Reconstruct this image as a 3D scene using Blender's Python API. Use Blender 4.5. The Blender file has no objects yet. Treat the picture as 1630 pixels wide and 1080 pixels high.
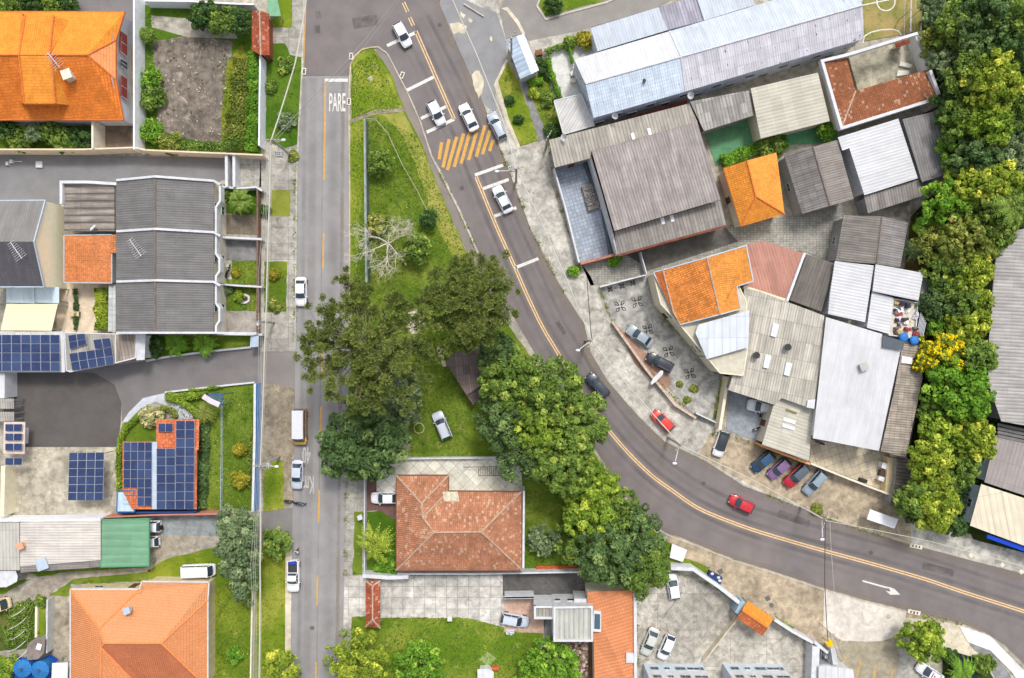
import bpy, bmesh, math, random
import numpy as np
from mathutils import Vector, Matrix
R = math.radians
sc = bpy.context.scene
col = sc.collection
random.seed(7)
S = 0.095      # metres per photo pixel on the ground
H = 118.0      # height of the drone

# ------------------------------------------------------------------ camera, sky, sun, exposure
cam = bpy.data.cameras.new('camera'); camo = bpy.data.objects.new('camera', cam); col.objects.link(camo)
camo.location = (0, 0, H); camo.rotation_euler = (0, 0, 0)
cam.sensor_width = 36; cam.lens = 36 * H / (1630 * S); cam.clip_end = 5000; cam.clip_start = 1
sc.camera = camo
SUN_EL, SUN_DIR = 58, (0.30, 0.95)      # light comes from the top of the picture, slightly right
w = bpy.data.worlds.new('World'); sc.world = w; w.use_nodes = True
nt = w.node_tree; nt.nodes.clear()
sky = nt.nodes.new('ShaderNodeTexSky'); sky.sky_type = 'NISHITA'; sky.sun_disc = False
sky.sun_elevation = R(SUN_EL); sky.sun_rotation = math.atan2(SUN_DIR[0], SUN_DIR[1])
sky.air_density = 1.0; sky.dust_density = 4.0; sky.ozone_density = 0.6
hs = nt.nodes.new('ShaderNodeHueSaturation'); hs.inputs['Saturation'].default_value = 0.35
bg = nt.nodes.new('ShaderNodeBackground'); bg.inputs[1].default_value = 0.15
wo = nt.nodes.new('ShaderNodeOutputWorld')
nt.links.new(sky.outputs[0], hs.inputs['Color']); nt.links.new(hs.outputs[0], bg.inputs[0]); nt.links.new(bg.outputs[0], wo.inputs[0])
sl = bpy.data.lights.new('sun', 'SUN'); sl.energy = 1.5; sl.angle = R(10); sl.color = (1, .96, .9)
so = bpy.data.objects.new('sun', sl); col.objects.link(so)
ce = math.cos(R(SUN_EL)); d = Vector((SUN_DIR[0], SUN_DIR[1])).normalized()
so.rotation_euler = Vector((d.x * ce, d.y * ce, math.sin(R(SUN_EL)))).to_track_quat('Z', 'Y').to_euler()
so.location = (60, 200, 300)
sc.view_settings.view_transform = 'Standard'; sc.view_settings.look = 'None'
sc.view_settings.exposure = 0.32; sc.view_settings.gamma = 1

# ------------------------------------------------------------------ helpers
def P(px, py, z=0.0):
    k = S * (H - z) / H
    return Vector(((px - 815) * k, (540 - py) * k, z))

def lin(c):
    c = c / 255.0
    return c / 12.92 if c <= .04045 else ((c + .055) / 1.055) ** 2.4
def C(rgb, f=1.0): return (lin(rgb[0]) * f, lin(rgb[1]) * f, lin(rgb[2]) * f, 1)

class MB:
    def __init__(s): s.v = []; s.f = []; s.uv = []; s.mi = []
    def face(s, pts, uv=None, mi=0):
        n = len(s.v); s.v += [tuple(p) for p in pts]; s.f.append(list(range(n, n + len(pts)))); s.uv.append(uv); s.mi.append(mi); return s
    def prism(s, xy, z0, z1, mi=0):
        a = sum(xy[i][0] * xy[(i + 1) % len(xy)][1] - xy[(i + 1) % len(xy)][0] * xy[i][1] for i in range(len(xy)))
        if a < 0: xy = xy[::-1]
        n = len(xy); zz0 = z0 if isinstance(z0, list) else [z0] * n; zz1 = z1 if isinstance(z1, list) else [z1] * n
        b = len(s.v)
        s.v += [(p[0], p[1], zz0[i]) for i, p in enumerate(xy)] + [(p[0], p[1], zz1[i]) for i, p in enumerate(xy)]
        s.f.append([b + n + i for i in range(n)]); s.f.append([b + n - 1 - i for i in range(n)])
        for i in range(n): j = (i + 1) % n; s.f.append([b + i, b + j, b + n + j, b + n + i])
        s.uv += [None] * (n + 2); s.mi += [mi] * (n + 2); return s
    def box(s, c, d, rz=0, mi=0, z0=None):
        ca, sa = math.cos(rz), math.sin(rz); q = []
        for sx, sy in ((-1, -1), (1, -1), (1, 1), (-1, 1)):
            x, y = sx * d[0] / 2, sy * d[1] / 2; q.append((c[0] + x * ca - y * sa, c[1] + x * sa + y * ca))
        b = c[2] - d[2] / 2 if z0 is None else z0
        return s.prism(q, b, b + d[2], mi)
    def tube(s, pts, r, n=8, mi=0, cap=True):
        pts = [Vector(p) for p in pts]; rr = r if isinstance(r, (list, tuple)) else [r] * len(pts)
        b = len(s.v); up = Vector((0, 0, 1))
        for i, p in enumerate(pts):
            t = (pts[min(i + 1, len(pts) - 1)] - pts[max(i - 1, 0)])
            t = t.normalized() if t.length > 1e-9 else up
            a = t.cross(up if abs(t.z) < .95 else Vector((1, 0, 0))).normalized(); c = t.cross(a)
            for k in range(n):
                an = 2 * math.pi * k / n; s.v.append(tuple(p + (a * math.cos(an) + c * math.sin(an)) * rr[i]))
        for i in range(len(pts) - 1):
            for k in range(n):
                k2 = (k + 1) % n; s.f.append([b + i * n + k, b + (i + 1) * n + k, b + (i + 1) * n + k2, b + i * n + k2]); s.uv.append(None); s.mi.append(mi)
        if cap:
            s.f.append([b + k for k in range(n)]); s.f.append([b + (len(pts) - 1) * n + n - 1 - k for k in range(n)]); s.uv += [None, None]; s.mi += [mi, mi]
        return s
    def cyl(s, c, r, h, n=16, mi=0, r2=None):
        return s.tube([(c[0], c[1], c[2]), (c[0], c[1], c[2] + h)], [r, r if r2 is None else r2], n, mi)
    def beam(s, pts, wd, ht, mi=0):
        """rectangular bar along a 3-D polyline; pts give its TOP centre line"""
        pts = [Vector(p) for p in pts]; b = len(s.v); n = len(pts)
        for i, p in enumerate(pts):
            ds = []
            if i > 0: ds.append((pts[i] - pts[i - 1]).xy.normalized())
            if i < n - 1: ds.append((pts[i + 1] - pts[i]).xy.normalized())
            t = sum(ds, Vector((0, 0)))
            t = t.normalized() if t.length > 1e-6 else ds[0]
            m = Vector((-t.y, t.x)); k = wd / 2 / max(.35, m.dot(Vector((-ds[0].y, ds[0].x))))
            for sg, dz in ((1, 0), (-1, 0), (-1, -1), (1, -1)):
                z = p.z if dz == 0 else (p.z - ht if ht > 0 else 0)
                s.v.append((p.x + m.x * k * sg, p.y + m.y * k * sg, z))
        for i in range(n - 1):
            for k in range(4):
                k2 = (k + 1) % 4; s.f.append([b + i * 4 + k, b + i * 4 + k2, b + i * 4 + 4 + k2, b + i * 4 + 4 + k]); s.uv.append(None); s.mi.append(mi)
        s.f.append([b, b + 3, b + 2, b + 1]); e = b + 4 * (n - 1); s.f.append([e, e + 1, e + 2, e + 3]); s.uv += [None, None]; s.mi += [mi, mi]
        return s
    def ball(s, c, r, n=10, m=6, sz=1, mi=0):
        b = len(s.v)
        rx, ry, rz = (r, r, r * sz) if not isinstance(r, (tuple, list)) else r
        for i in range(m + 1):
            ph = math.pi * i / m
            for k in range(n):
                a = 2 * math.pi * k / n; s.v.append((c[0] + rx * math.sin(ph) * math.cos(a), c[1] + ry * math.sin(ph) * math.sin(a), c[2] + rz * math.cos(ph)))
        for i in range(m):
            for k in range(n):
                k2 = (k + 1) % n; s.f.append([b + i * n + k, b + (i + 1) * n + k, b + (i + 1) * n + k2, b + i * n + k2]); s.uv.append(None); s.mi.append(mi)
        return s
    def build(s, name, mats, parent=None, smooth=False, origin=None):
        me = bpy.data.meshes.new(name)
        v = np.array(s.v, dtype=float) if s.v else np.zeros((0, 3))
        if parent is not None: og = WO.get(parent.name, Vector((0, 0, 0)))
        elif origin is not None: og = Vector(origin)
        else: og = Vector(((v[:, 0].min() + v[:, 0].max()) / 2, (v[:, 1].min() + v[:, 1].max()) / 2, v[:, 2].min()))
        v = v - np.array(og)
        me.from_pydata(v.tolist(), [], s.f)
        if not isinstance(mats, (list, tuple)): mats = [mats]
        for m in mats: me.materials.append(m)
        if any(s.mi): me.polygons.foreach_set('material_index', s.mi)
        if any(u is not None for u in s.uv):
            ul = me.uv_layers.new(name='UVMap'); flat = []
            for f, u in zip(s.f, s.uv): flat += [c for q in (u if u is not None else [(0.03 * i, 0.02 * i) for i in range(len(f))]) for c in q]
            ul.data.foreach_set('uv', flat)
        if smooth: me.polygons.foreach_set('use_smooth', [True] * len(me.polygons))
        me.validate(); me.update()
        o = bpy.data.objects.new(name, me); col.objects.link(o)
        if parent is not None: o.parent = parent; WO[o.name] = og
        else: o.location = og; WO[o.name] = og
        return o
WO = {}
GR = None
def tag(o, label=None, cat=None, group=None, kind=None):
    if label: o['label'] = label
    if cat: o['category'] = cat
    if group or GR: o['group'] = group or GR
    if kind: o['kind'] = kind
    return o
def thing(name, label, cat, loc, group=None, rz=0):
    o = bpy.data.objects.new(name, None); col.objects.link(o); o.location = loc; o.empty_display_size = .3
    o.rotation_euler = (0, 0, rz)
    WO[o.name] = Vector(loc) if rz == 0 else Vector((0, 0, 0))
    return tag(o, label, cat, group)
def xy(poly, z=0): return [P(a, b, z).xy for a, b in poly]

# ------------------------------------------------------------------ materials
_MC = {}
class N:
    def __init__(s, name):
        s.m = bpy.data.materials.new(name); s.m.use_nodes = True; s.t = s.m.node_tree; s.t.nodes.clear()
        s.out = s.t.nodes.new('ShaderNodeOutputMaterial'); s.b = s.t.nodes.new('ShaderNodeBsdfPrincipled')
        s.t.links.new(s.b.outputs[0], s.out.inputs[0]); s._pos = None
    def new(s, t): return s.t.nodes.new('ShaderNode' + t)
    def put(s, inp, v):
        if isinstance(v, bpy.types.NodeSocket): s.t.links.new(v, inp)
        else: inp.default_value = v[:3] if inp.type == 'VECTOR' and len(v) == 4 else v
    def pos(s):
        if s._pos is None: s._pos = s.new('NewGeometry').outputs['Position']
        return s._pos
    def uv(s): return s.new('UVMap').outputs[0]
    def noise(s, sc_, det=4, rough=.55, vec=None, dist=0):
        n = s.new('TexNoise'); s.put(n.inputs['Vector'], vec or s.pos()); n.inputs['Scale'].default_value = sc_
        n.inputs['Detail'].default_value = det; n.inputs['Roughness'].default_value = rough; n.inputs['Distortion'].default_value = dist
        return n.outputs[0]
    def map(s, v, a, b, c=0., d=1., smooth=True):
        n = s.new('MapRange'); s.put(n.inputs[0], v); n.inputs[1].default_value = a; n.inputs[2].default_value = b
        n.inputs[3].default_value = c; n.inputs[4].default_value = d
        if smooth: n.interpolation_type = 'SMOOTHSTEP'
        return n.outputs[0]
    def mix(s, f, a, b, mode='MIX'):
        n = s.new('MixRGB'); n.blend_type = mode; s.put(n.inputs[0], f); s.put(n.inputs[1], a); s.put(n.inputs[2], b); return n.outputs[0]
    def math(s, op, a, b=0.):
        n = s.new('Math'); n.operation = op; s.put(n.inputs[0], a); s.put(n.inputs[1], b); return n.outputs[0]
    def scl(s, c, f):      # multiply colour by scalar socket
        n = s.new('VectorMath'); n.operation = 'SCALE'; s.put(n.inputs[0], c); s.put(n.inputs['Scale'], f); return n.outputs[0]
    def mapping(s, vec, scale=(1, 1, 1), rot=0):
        n = s.new('Mapping'); s.put(n.inputs[0], vec); n.inputs['Scale'].default_value = scale; n.inputs['Rotation'].default_value = (0, 0, rot); return n.outputs[0]
    def bump(s, h, st=.3, dist=.05):
        n = s.new('Bump'); n.inputs['Strength'].default_value = st; n.inputs['Distance'].default_value = dist; s.put(n.inputs['Height'], h)
        s.put(s.b.inputs['Normal'], n.outputs[0]); return n
    def brick(s, vec, bw, rh, mortar=.0, off=.5, c1=(0, 0, 0, 1), c2=(1, 1, 1, 1), cm=(.5, .5, .5, 1)):
        n = s.new('TexBrick'); s.put(n.inputs['Vector'], vec); n.inputs['Scale'].default_value = 1; n.inputs['Brick Width'].default_value = bw
        n.inputs['Row Height'].default_value = rh; n.inputs['Mortar Size'].default_value = mortar; n.offset = off; n.inputs['Bias'].default_value = 0
        n.inputs['Color1'].default_value = c1; n.inputs['Color2'].default_value = c2; n.inputs['Mortar'].default_value = cm; return n
    def fin(s, colr, rough=.8, spec=.3, metal=0.):
        s.put(s.b.inputs['Base Color'], colr); s.put(s.b.inputs['Roughness'], rough); s.b.inputs['Specular IOR Level'].default_value = spec
        s.b.inputs['Metallic'].default_value = metal; return s.m

def cached(fn):
    def g(*a, **k):
        key = (fn.__name__, a, tuple(sorted(k.items())))
        if key not in _MC: _MC[key] = fn(*a, **k)
        return _MC[key]
    return g
@cached
def plain(rgb, rough=.7, var=.10, metal=0., spec=.3, sc_=1.2):
    n = N('painted'); c = C(rgb)
    f = n.map(n.noise(sc_, 5), .3, .7, 1 - var, 1 + var * .6)
    return n.fin(n.scl(c, f), rough, spec, metal)
@cached
def gloss(rgb, rough=.25, metal=0., coat=.6):
    n = N('car_paint'); n.b.inputs['Coat Weight'].default_value = coat; n.b.inputs['Coat Roughness'].default_value = .05
    f = n.map(n.noise(3, 4), .3, .7, .95, 1.03)
    return n.fin(n.scl(C(rgb), f), rough, .5, metal)
@cached
def glass(rgb=(50, 64, 74), rough=.06):
    n = N('glass'); return n.fin(C(rgb), rough, .8)
@cached
def conc(rgb, dark=.55, slab=0., stain=1., crack=.5, rot=0., sl2=0., fine=.12, dirt=(96, 88, 74)):
    n = N('concrete'); c = C(rgb)
    big = n.noise(.16, 6, .6); mid = n.noise(.9, 6, .65, dist=.4); fi = n.noise(7, 3, .7)
    k = n.map(big, .35, .68, 1 - .22 * stain, 1.06)
    k = n.math('MULTIPLY', k, n.map(mid, .32, .68, 1 - .28 * stain, 1.16))
    k = n.math('MULTIPLY', k, n.map(fi, .3, .7, 1 - fine, 1 + fine, False))
    cc = n.scl(c, k)
    st = n.math('MULTIPLY', n.map(n.noise(.55, 7, .72, dist=.8), .56, .70), .55 * stain)
    cc = n.mix(st, cc, C(dirt, .8))
    sp = n.math('MULTIPLY', n.map(n.noise(2.2, 5, .7), .62, .74), .4 * stain)
    cc = n.mix(sp, cc, C((62, 60, 55)))
    if crack:
        v = n.new('TexVoronoi'); v.feature = 'DISTANCE_TO_EDGE'; v.inputs['Scale'].default_value = .22
        n.put(v.inputs['Vector'], n.mix(.25, n.pos(), n.noise(.8, 4), 'ADD'))
        ck = n.math('MULTIPLY', n.map(v.outputs[0], .0, .008, 1, 0), crack * .5)
        cc = n.mix(ck, cc, C((70, 66, 58)))
    if slab:
        b = n.brick(n.mapping(n.pos(), rot=rot), slab, sl2 or slab, .035, 0)
        cc = n.mix(n.math('MULTIPLY', b.outputs['Fac'], .6), cc, C((88, 86, 78)))
        cc = n.mix(n.math('MULTIPLY', n.math('SUBTRACT', 1, b.outputs['Fac']), n.math('MULTIPLY', .28, b.outputs['Color'])), cc, C((96, 94, 88)))
    n.bump(mid, .15, .03)
    return n.fin(cc, .9, .2)
@cached
def asph(rgb, warm=.3, dust=(150, 138, 122)):
    n = N('asphalt'); c = C(rgb)
    st = n.noise(.35, 5, .6, vec=n.pos()); f = n.noise(9, 3, .8)
    k = n.math('MULTIPLY', n.map(st, .3, .7, .90, 1.08), n.map(f, .25, .75, .88, 1.12, False))
    cc = n.scl(c, k)
    cc = n.mix(n.math('MULTIPLY', n.map(n.noise(.11, 6, .65, dist=.6), .5, .72), warm), cc, C(dust))
    cc = n.mix(n.math('MULTIPLY', n.map(n.noise(1.4, 6, .75), .63, .74), .3), cc, C((66, 63, 62)))
    v = n.new('TexVoronoi'); v.feature = 'DISTANCE_TO_EDGE'; v.inputs['Scale'].default_value = .09
    n.put(v.inputs['Vector'], n.mix(.4, n.pos(), n.noise(.5, 5), 'ADD'))
    cc = n.mix(n.math('MULTIPLY', n.map(v.outputs[0], 0, .003, 1, 0), .18), cc, C((80, 78, 78)))
    n.bump(f, .3, .01)
    return n.fin(cc, .85, .25)
@cached
def grass(a=(92, 117, 32), b=(128, 142, 54), dk=(62, 90, 24), dry=.42):
    n = N('grass'); big = n.noise(.16, 5, .6); mid = n.noise(.8, 6, .7, dist=.3); f = n.noise(9, 4, .8)
    cc = n.mix(n.map(big, .4, .66), C(a), C(b))
    cc = n.mix(n.map(mid, .52, .72), cc, C(dk))
    cc = n.mix(n.math('MULTIPLY', n.map(n.noise(.42, 6, .7), .57, .70), dry), cc, C((176, 160, 96)))
    cc = n.scl(cc, n.map(f, .25, .75, .62, 1.32, False))
    n.bump(f, .8, .08)
    return n.fin(cc, .95, .1)
@cached
def corr(rgb, period=.36, sheet=(1.1, 2.4), var=.14, rust=0., dirt=.32, bump=.42, rough=.75, seam=.35, metal=0., dc=(70, 66, 62)):
    """corrugated sheet roofing: grooves run down the slope (v)"""
    n = N('corrugated_sheet'); uv = n.uv(); c = C(rgb)
    b = n.brick(uv, sheet[0], sheet[1], .03, 0)
    k = n.map(b.outputs['Color'], 0, 1, 1 - var, 1 + var * .6, False)
    st = n.noise(1, 5, .65, vec=n.mapping(uv, (1.6, .18, 1)))
    k = n.math('MULTIPLY', k, n.map(st, .3, .7, 1 - dirt * .55, 1.08))
    k = n.math('MULTIPLY', k, n.map(n.noise(.5, 5, .6, vec=uv), .3, .7, 1 - dirt * .3, 1.06))
    cc = n.scl(c, k)
    sep = n.new('SeparateXYZ'); n.put(sep.inputs[0], uv)
    w_ = n.math('SINE', n.math('MULTIPLY', sep.outputs[0], 2 * math.pi / period))
    cc = n.mix(n.math('MULTIPLY', n.map(w_, -1, -.35, 1, 0), dirt * .8), cc, C(dc))  # valley dirt that also paints in groove shade, the bump alone being faint
    cc = n.mix(n.math('MULTIPLY', b.outputs['Fac'], seam), cc, C(dc))
    if rust:
        cc = n.mix(n.math('MULTIPLY', n.map(n.noise(1.1, 5, .7, vec=uv), .68, .73), min(1, rust)), cc, C((140, 84, 62)))
        cc = n.mix(n.math('MULTIPLY', n.map(n.noise(2.4, 3, .6, vec=n.mapping(uv, (1, .35, 1))), .645, .69), min(1, rust)), cc, C((92, 78, 76)))
    n.bump(n.math('MULTIPLY', w_, .5), bump, .08)
    return n.fin(cc, rough, .35, metal)
@cached
def tile(rgb, tw=.30, th=.42, var=.18, spots=0., blotch=.25, sc2=(90, 60, 44), lt=0., bump=.6, col2=None):
    n = N('clay_tiles'); uv = n.uv(); c = C(rgb)
    b = n.brick(uv, tw, th, .035, 0)
    k = n.map(b.outputs['Color'], 0, 1, 1 - var, 1 + var * .7, False)
    k = n.math('MULTIPLY', k, n.map(n.noise(.45, 5, .6, vec=uv), .3, .7, 1 - blotch, 1 + blotch * .4))
    cc = n.scl(c if col2 is None else n.mix(n.map(n.noise(.2, 4, .6, vec=uv), .4, .6), c, C(col2)), k)
    cc = n.mix(n.math('MULTIPLY', b.outputs['Fac'], .45), cc, C(sc2))
    if spots: cc = n.mix(n.math('MULTIPLY', n.map(n.noise(2.3, 5, .75, vec=uv), .60 - .06 * spots, .68), min(1, spots)), cc, C(sc2))
    if lt:
        b2 = n.brick(n.mapping(uv, (1, 1, 1)), tw * 1.01, th * 1.02, 0, .5)
        cc = n.mix(n.math('MULTIPLY', n.map(n.math('ADD', n.math('MULTIPLY', b2.outputs['Color'], 1.0), n.math('MULTIPLY', n.noise(1.6, 4, .7, vec=uv), .3)), 1.02, 1.08), lt), cc, C((212, 190, 168)))
    sep = n.new('SeparateXYZ'); n.put(sep.inputs[0], uv)
    wv = n.math('SINE', n.math('MULTIPLY', sep.outputs[0], 2 * math.pi / tw))
    rw = n.math('FRACT', n.math('DIVIDE', sep.outputs[1], th))
    n.bump(n.math('ADD', n.math('MULTIPLY', wv, .4), n.math('MULTIPLY', rw, .6)), bump, .07)
    return n.fin(cc, .85, .2)
@cached
def leafm(c1, c2, c3=None, trans=.25):
    """leaves: per-leaf and per-clump tint comes from a face attribute"""
    n = N('leaves'); at = n.new('Attribute'); at.attribute_name = 'tint'
    f = at.outputs['Fac']
    cc = n.mix(n.map(f, 0, .75, smooth=False), C(c1), C(c2))
    if c3: cc = n.mix(n.map(f, .78, .9, smooth=False), cc, C(c3))
    d = n.new('BsdfDiffuse'); n.put(d.inputs[0], cc); tr = n.new('BsdfTranslucent'); n.put(tr.inputs[0], cc)
    mx = n.new('MixShader'); mx.inputs[0].default_value = trans; n.t.links.new(d.outputs[0], mx.inputs[1]); n.t.links.new(tr.outputs[0], mx.inputs[2])
    n.t.links.new(mx.outputs[0], n.out.inputs[0]); return n.m
@cached
def wear(rgb, amt=.5, scale=.5, soft=.35):
    """dust, wear or damp lying on a surface in a ribbon: u across, v along"""
    n = N('worn_surface'); uv = n.uv(); sep = n.new('SeparateXYZ'); n.put(sep.inputs[0], uv)
    e = n.math('MULTIPLY', n.map(sep.outputs[0], 0, soft), n.map(sep.outputs[0], 1 - soft, 1, 1, 0))
    k = n.math('MULTIPLY', e, n.map(n.noise(scale, 6, .65, dist=.5), .35, .65, .25, 1))
    k = n.math('MULTIPLY', k, n.map(n.noise(6, 4, .7), .3, .7, .6, 1.2))
    n.put(n.b.inputs['Alpha'], n.math('MULTIPLY', k, amt)); return n.fin(C(rgb), .9, .2)
@cached
def solarm():
    n = N('solar_cells'); b = n.brick(n.uv(), .17, .17, .012, 0, (.011, .02, .075, 1), (.014, .028, .10, 1), (.05, .075, .16, 1))
    oi = n.new('ObjectInfo').outputs['Random']; cc = n.mix(n.math('MULTIPLY', n.map(n.noise(.35, 4, .6), .35, .7), .8), b.outputs['Color'], (.035, .06, .15, 1)); cc = n.mix(n.map(oi, .55, 1, 0, .55), cc, (.05, .085, .19, 1)); cc = n.mix(n.math('MULTIPLY', n.map(n.noise(2.2, 5, .7), .55, .75), .35), cc, (.16, .17, .19, 1))  # random panels tinted lighter, sky glare painted into the cell colour
    return n.fin(cc, .22, .5)
@cached
def court(rgb, v=.12):
    n = N('paving'); b = n.brick(n.mapping(n.pos(), rot=R(-17)), .55, .55, .05, 0)
    cc = n.scl(C(rgb), n.map(b.outputs['Color'], 0, 1, 1 - v, 1 + v))
    cc = n.mix(n.math('MULTIPLY', b.outputs['Fac'], .5), cc, C((110, 114, 120)))
    cc = n.scl(cc, n.map(n.noise(.5, 5), .3, .7, .82, 1.1))
    return n.fin(cc, .8, .3)

white = plain((206, 208, 212), .6, .12); offw = plain((222, 214, 196), .7, .10); cream = plain((226, 217, 190), .7, .07)
greyw = plain((150, 150, 150), .8, .15); darkg = plain((60, 60, 62), .7, .15); barkm = plain((92, 78, 62), .9, .3, sc_=4)
rubber = plain((26, 26, 27), .8, .1); chrome = plain((170, 172, 176), .3, .03, .8); metalg = plain((160, 164, 168), .45, .1, .4)
wood = plain((128, 92, 62), .8, .25); blackp = plain((24, 24, 26), .5, .1); brickm = plain((140, 78, 58), .85, .25, sc_=3)
yelm = plain((206, 158, 78), .75, .16, sc_=2.5); whim = plain((216, 214, 208), .75, .22, sc_=3.5)
# ------------------------------------------------------------------ builders
def flat(name, poly, mat, z, kind='structure', parent=None, dz=.3, label=None, cat=None):
    q = xy(poly, 0)
    if 'grass' in name or name in ('garden', 'concrete_patch', 'sand_patch', 'soil_strip', 'yard', 'rubble_ground'):      # ragged borders
        rg = random.Random(len(poly) + int(poly[0][0])); out = []
        for i in range(len(q)):
            a, b = q[i], q[(i + 1) % len(q)]; L = (b - a).length; k = max(1, min(60, int(L / .45))); t = (b - a).normalized() if L > 0 else Vector((1, 0)); m = Vector((-t.y, t.x)); w_ = 0
            for j in range(k):
                w_ = w_ * .6 + rg.uniform(-.09, .09); out.append(a + (b - a) * (j / k) + (m * w_ if j else m * 0))
        q = out
    mb = MB(); mb.prism(q, z - dz, z); o = mb.build(name, mat, parent)
    if parent is None: tag(o, label, cat, kind=kind)
    return o
def line(mb, p0, p1, wpx, z=.012, th=.008):
    a, b = P(*p0), P(*p1); t = (b - a).xy.normalized(); m = Vector((-t.y, t.x)) * wpx * S / 2
    mb.prism([a.xy + m, a.xy - m, b.xy - m, b.xy + m], z - th, z); return mb
def pline(mb, pts, wpx, z=.012, off=0.):
    q = [P(*p) for p in pts]; L = []; Rr = []
    for i, p in enumerate(q):
        t = (q[min(i + 1, len(q) - 1)] - q[max(i - 1, 0)]).xy.normalized(); m = Vector((-t.y, t.x))
        L.append(p.xy + m * (off + wpx / 2) * S); Rr.append(p.xy + m * (off - wpx / 2) * S)
    for i in range(len(q) - 1): mb.prism([L[i], Rr[i], Rr[i + 1], L[i + 1]], z - .008, z)
    return mb
def ribbon(name, pts, wpx, off, mat, z, par=None):
    q = [P(*p) for p in pts]; mb = MB(); E = []; L = 0
    for i, p in enumerate(q):
        t = (q[min(i + 1, len(q) - 1)] - q[max(i - 1, 0)]).xy.normalized(); m = Vector((-t.y, t.x))
        if i: L += (q[i] - q[i - 1]).length
        a, b = p.xy + m * (off + wpx / 2) * S, p.xy + m * (off - wpx / 2) * S; E.append(((a.x, a.y, z), (b.x, b.y, z), L))
    for i in range(len(E) - 1): mb.face([E[i][0], E[i][1], E[i + 1][1], E[i + 1][0]], [(0, E[i][2]), (1, E[i][2]), (1, E[i + 1][2]), (0, E[i + 1][2])])
    o = mb.build(name, mat, par)
    if par is None: o['kind'] = 'structure'
    return o
def smooth_pts(pts, k=4):
    out = []
    for i in range(len(pts) - 1):
        p0 = pts[max(i - 1, 0)]; p1 = pts[i]; p2 = pts[i + 1]; p3 = pts[min(i + 2, len(pts) - 1)]
        for j in range(k):
            t = j / k; out.append(tuple(.5 * ((2 * p1[a]) + (-p0[a] + p2[a]) * t + (2 * p0[a] - 5 * p1[a] + 4 * p2[a] - p3[a]) * t * t + (-p0[a] + 3 * p1[a] - 3 * p2[a] + p3[a]) * t ** 3) for a in range(2)))
    out.append(pts[-1]); return out
def offset_poly(pts, d):
    n = len(pts); a = sum(pts[i].x * pts[(i + 1) % n].y - pts[(i + 1) % n].x * pts[i].y for i in range(n))
    if a < 0: pts = pts[::-1]
    out = []
    for i in range(n):
        p0, p1, p2 = pts[i - 1], pts[i], pts[(i + 1) % n]
        d1 = (p1 - p0).normalized(); d2 = (p2 - p1).normalized(); n1 = Vector((-d1.y, d1.x)); n2 = Vector((-d2.y, d2.x))
        b = n1 + n2; k = d / max(.3, (1 + n1.dot(n2)) / 2) / 2; out.append(p1 + b * k)
    return out
def inpoly(p, q):
    c = False; n = len(q)
    for i in range(n):
        a, b = q[i], q[i - 1]
        if (a[1] > p[1]) != (b[1] > p[1]) and p[0] < (b[0] - a[0]) * (p[1] - a[1]) / (b[1] - a[1] + 1e-12) + a[0]: c = not c
    return c
def newell(q):
    n = Vector((0, 0, 0))
    for i in range(len(q)):
        a, b = q[i], q[(i + 1) % len(q)]; n += Vector(((a.y - b.y) * (a.z + b.z), (a.z - b.z) * (a.x + b.x), (a.x - b.x) * (a.y + b.y)))
    n.normalize(); return n if n.z > 0 else -n
def winbox(parent, a, b, t, wd, z0, z1, fm, gm, name='window', out=1):
    """window or door on the wall a->b (xy, ccw outline so outside is to the right) at parameter t"""
    d = (b - a).normalized(); nrm = Vector((d.y, -d.x)) * out; c = a + (b - a) * t; rz = math.atan2(d.y, d.x)
    mb = MB(); fw = .07
    for s_ in (-1, 1): mb.box((c.x + d.x * (wd / 2 - fw / 2) * s_ + nrm.x * .03, c.y + d.y * (wd / 2 - fw / 2) * s_ + nrm.y * .03, (z0 + z1) / 2), (fw, .1, z1 - z0), rz)
    for zz in (z0 + fw / 2, z1 - fw / 2): mb.box((c.x + nrm.x * .03, c.y + nrm.y * .03, zz), (wd - 2 * fw, .1, fw), rz)
    mb.box((c.x + nrm.x * .03, c.y + nrm.y * .03, (z0 + z1) / 2), (.05, .07, z1 - z0 - 2 * fw), rz)
    o = mb.build(name, fm, parent)
    MB().box((c.x + nrm.x * .015, c.y + nrm.y * .015, (z0 + z1) / 2), (wd - .02, .05, z1 - z0 - .02), rz).build('pane' if name == 'window' else 'panel', gm, o)
    return o
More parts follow.
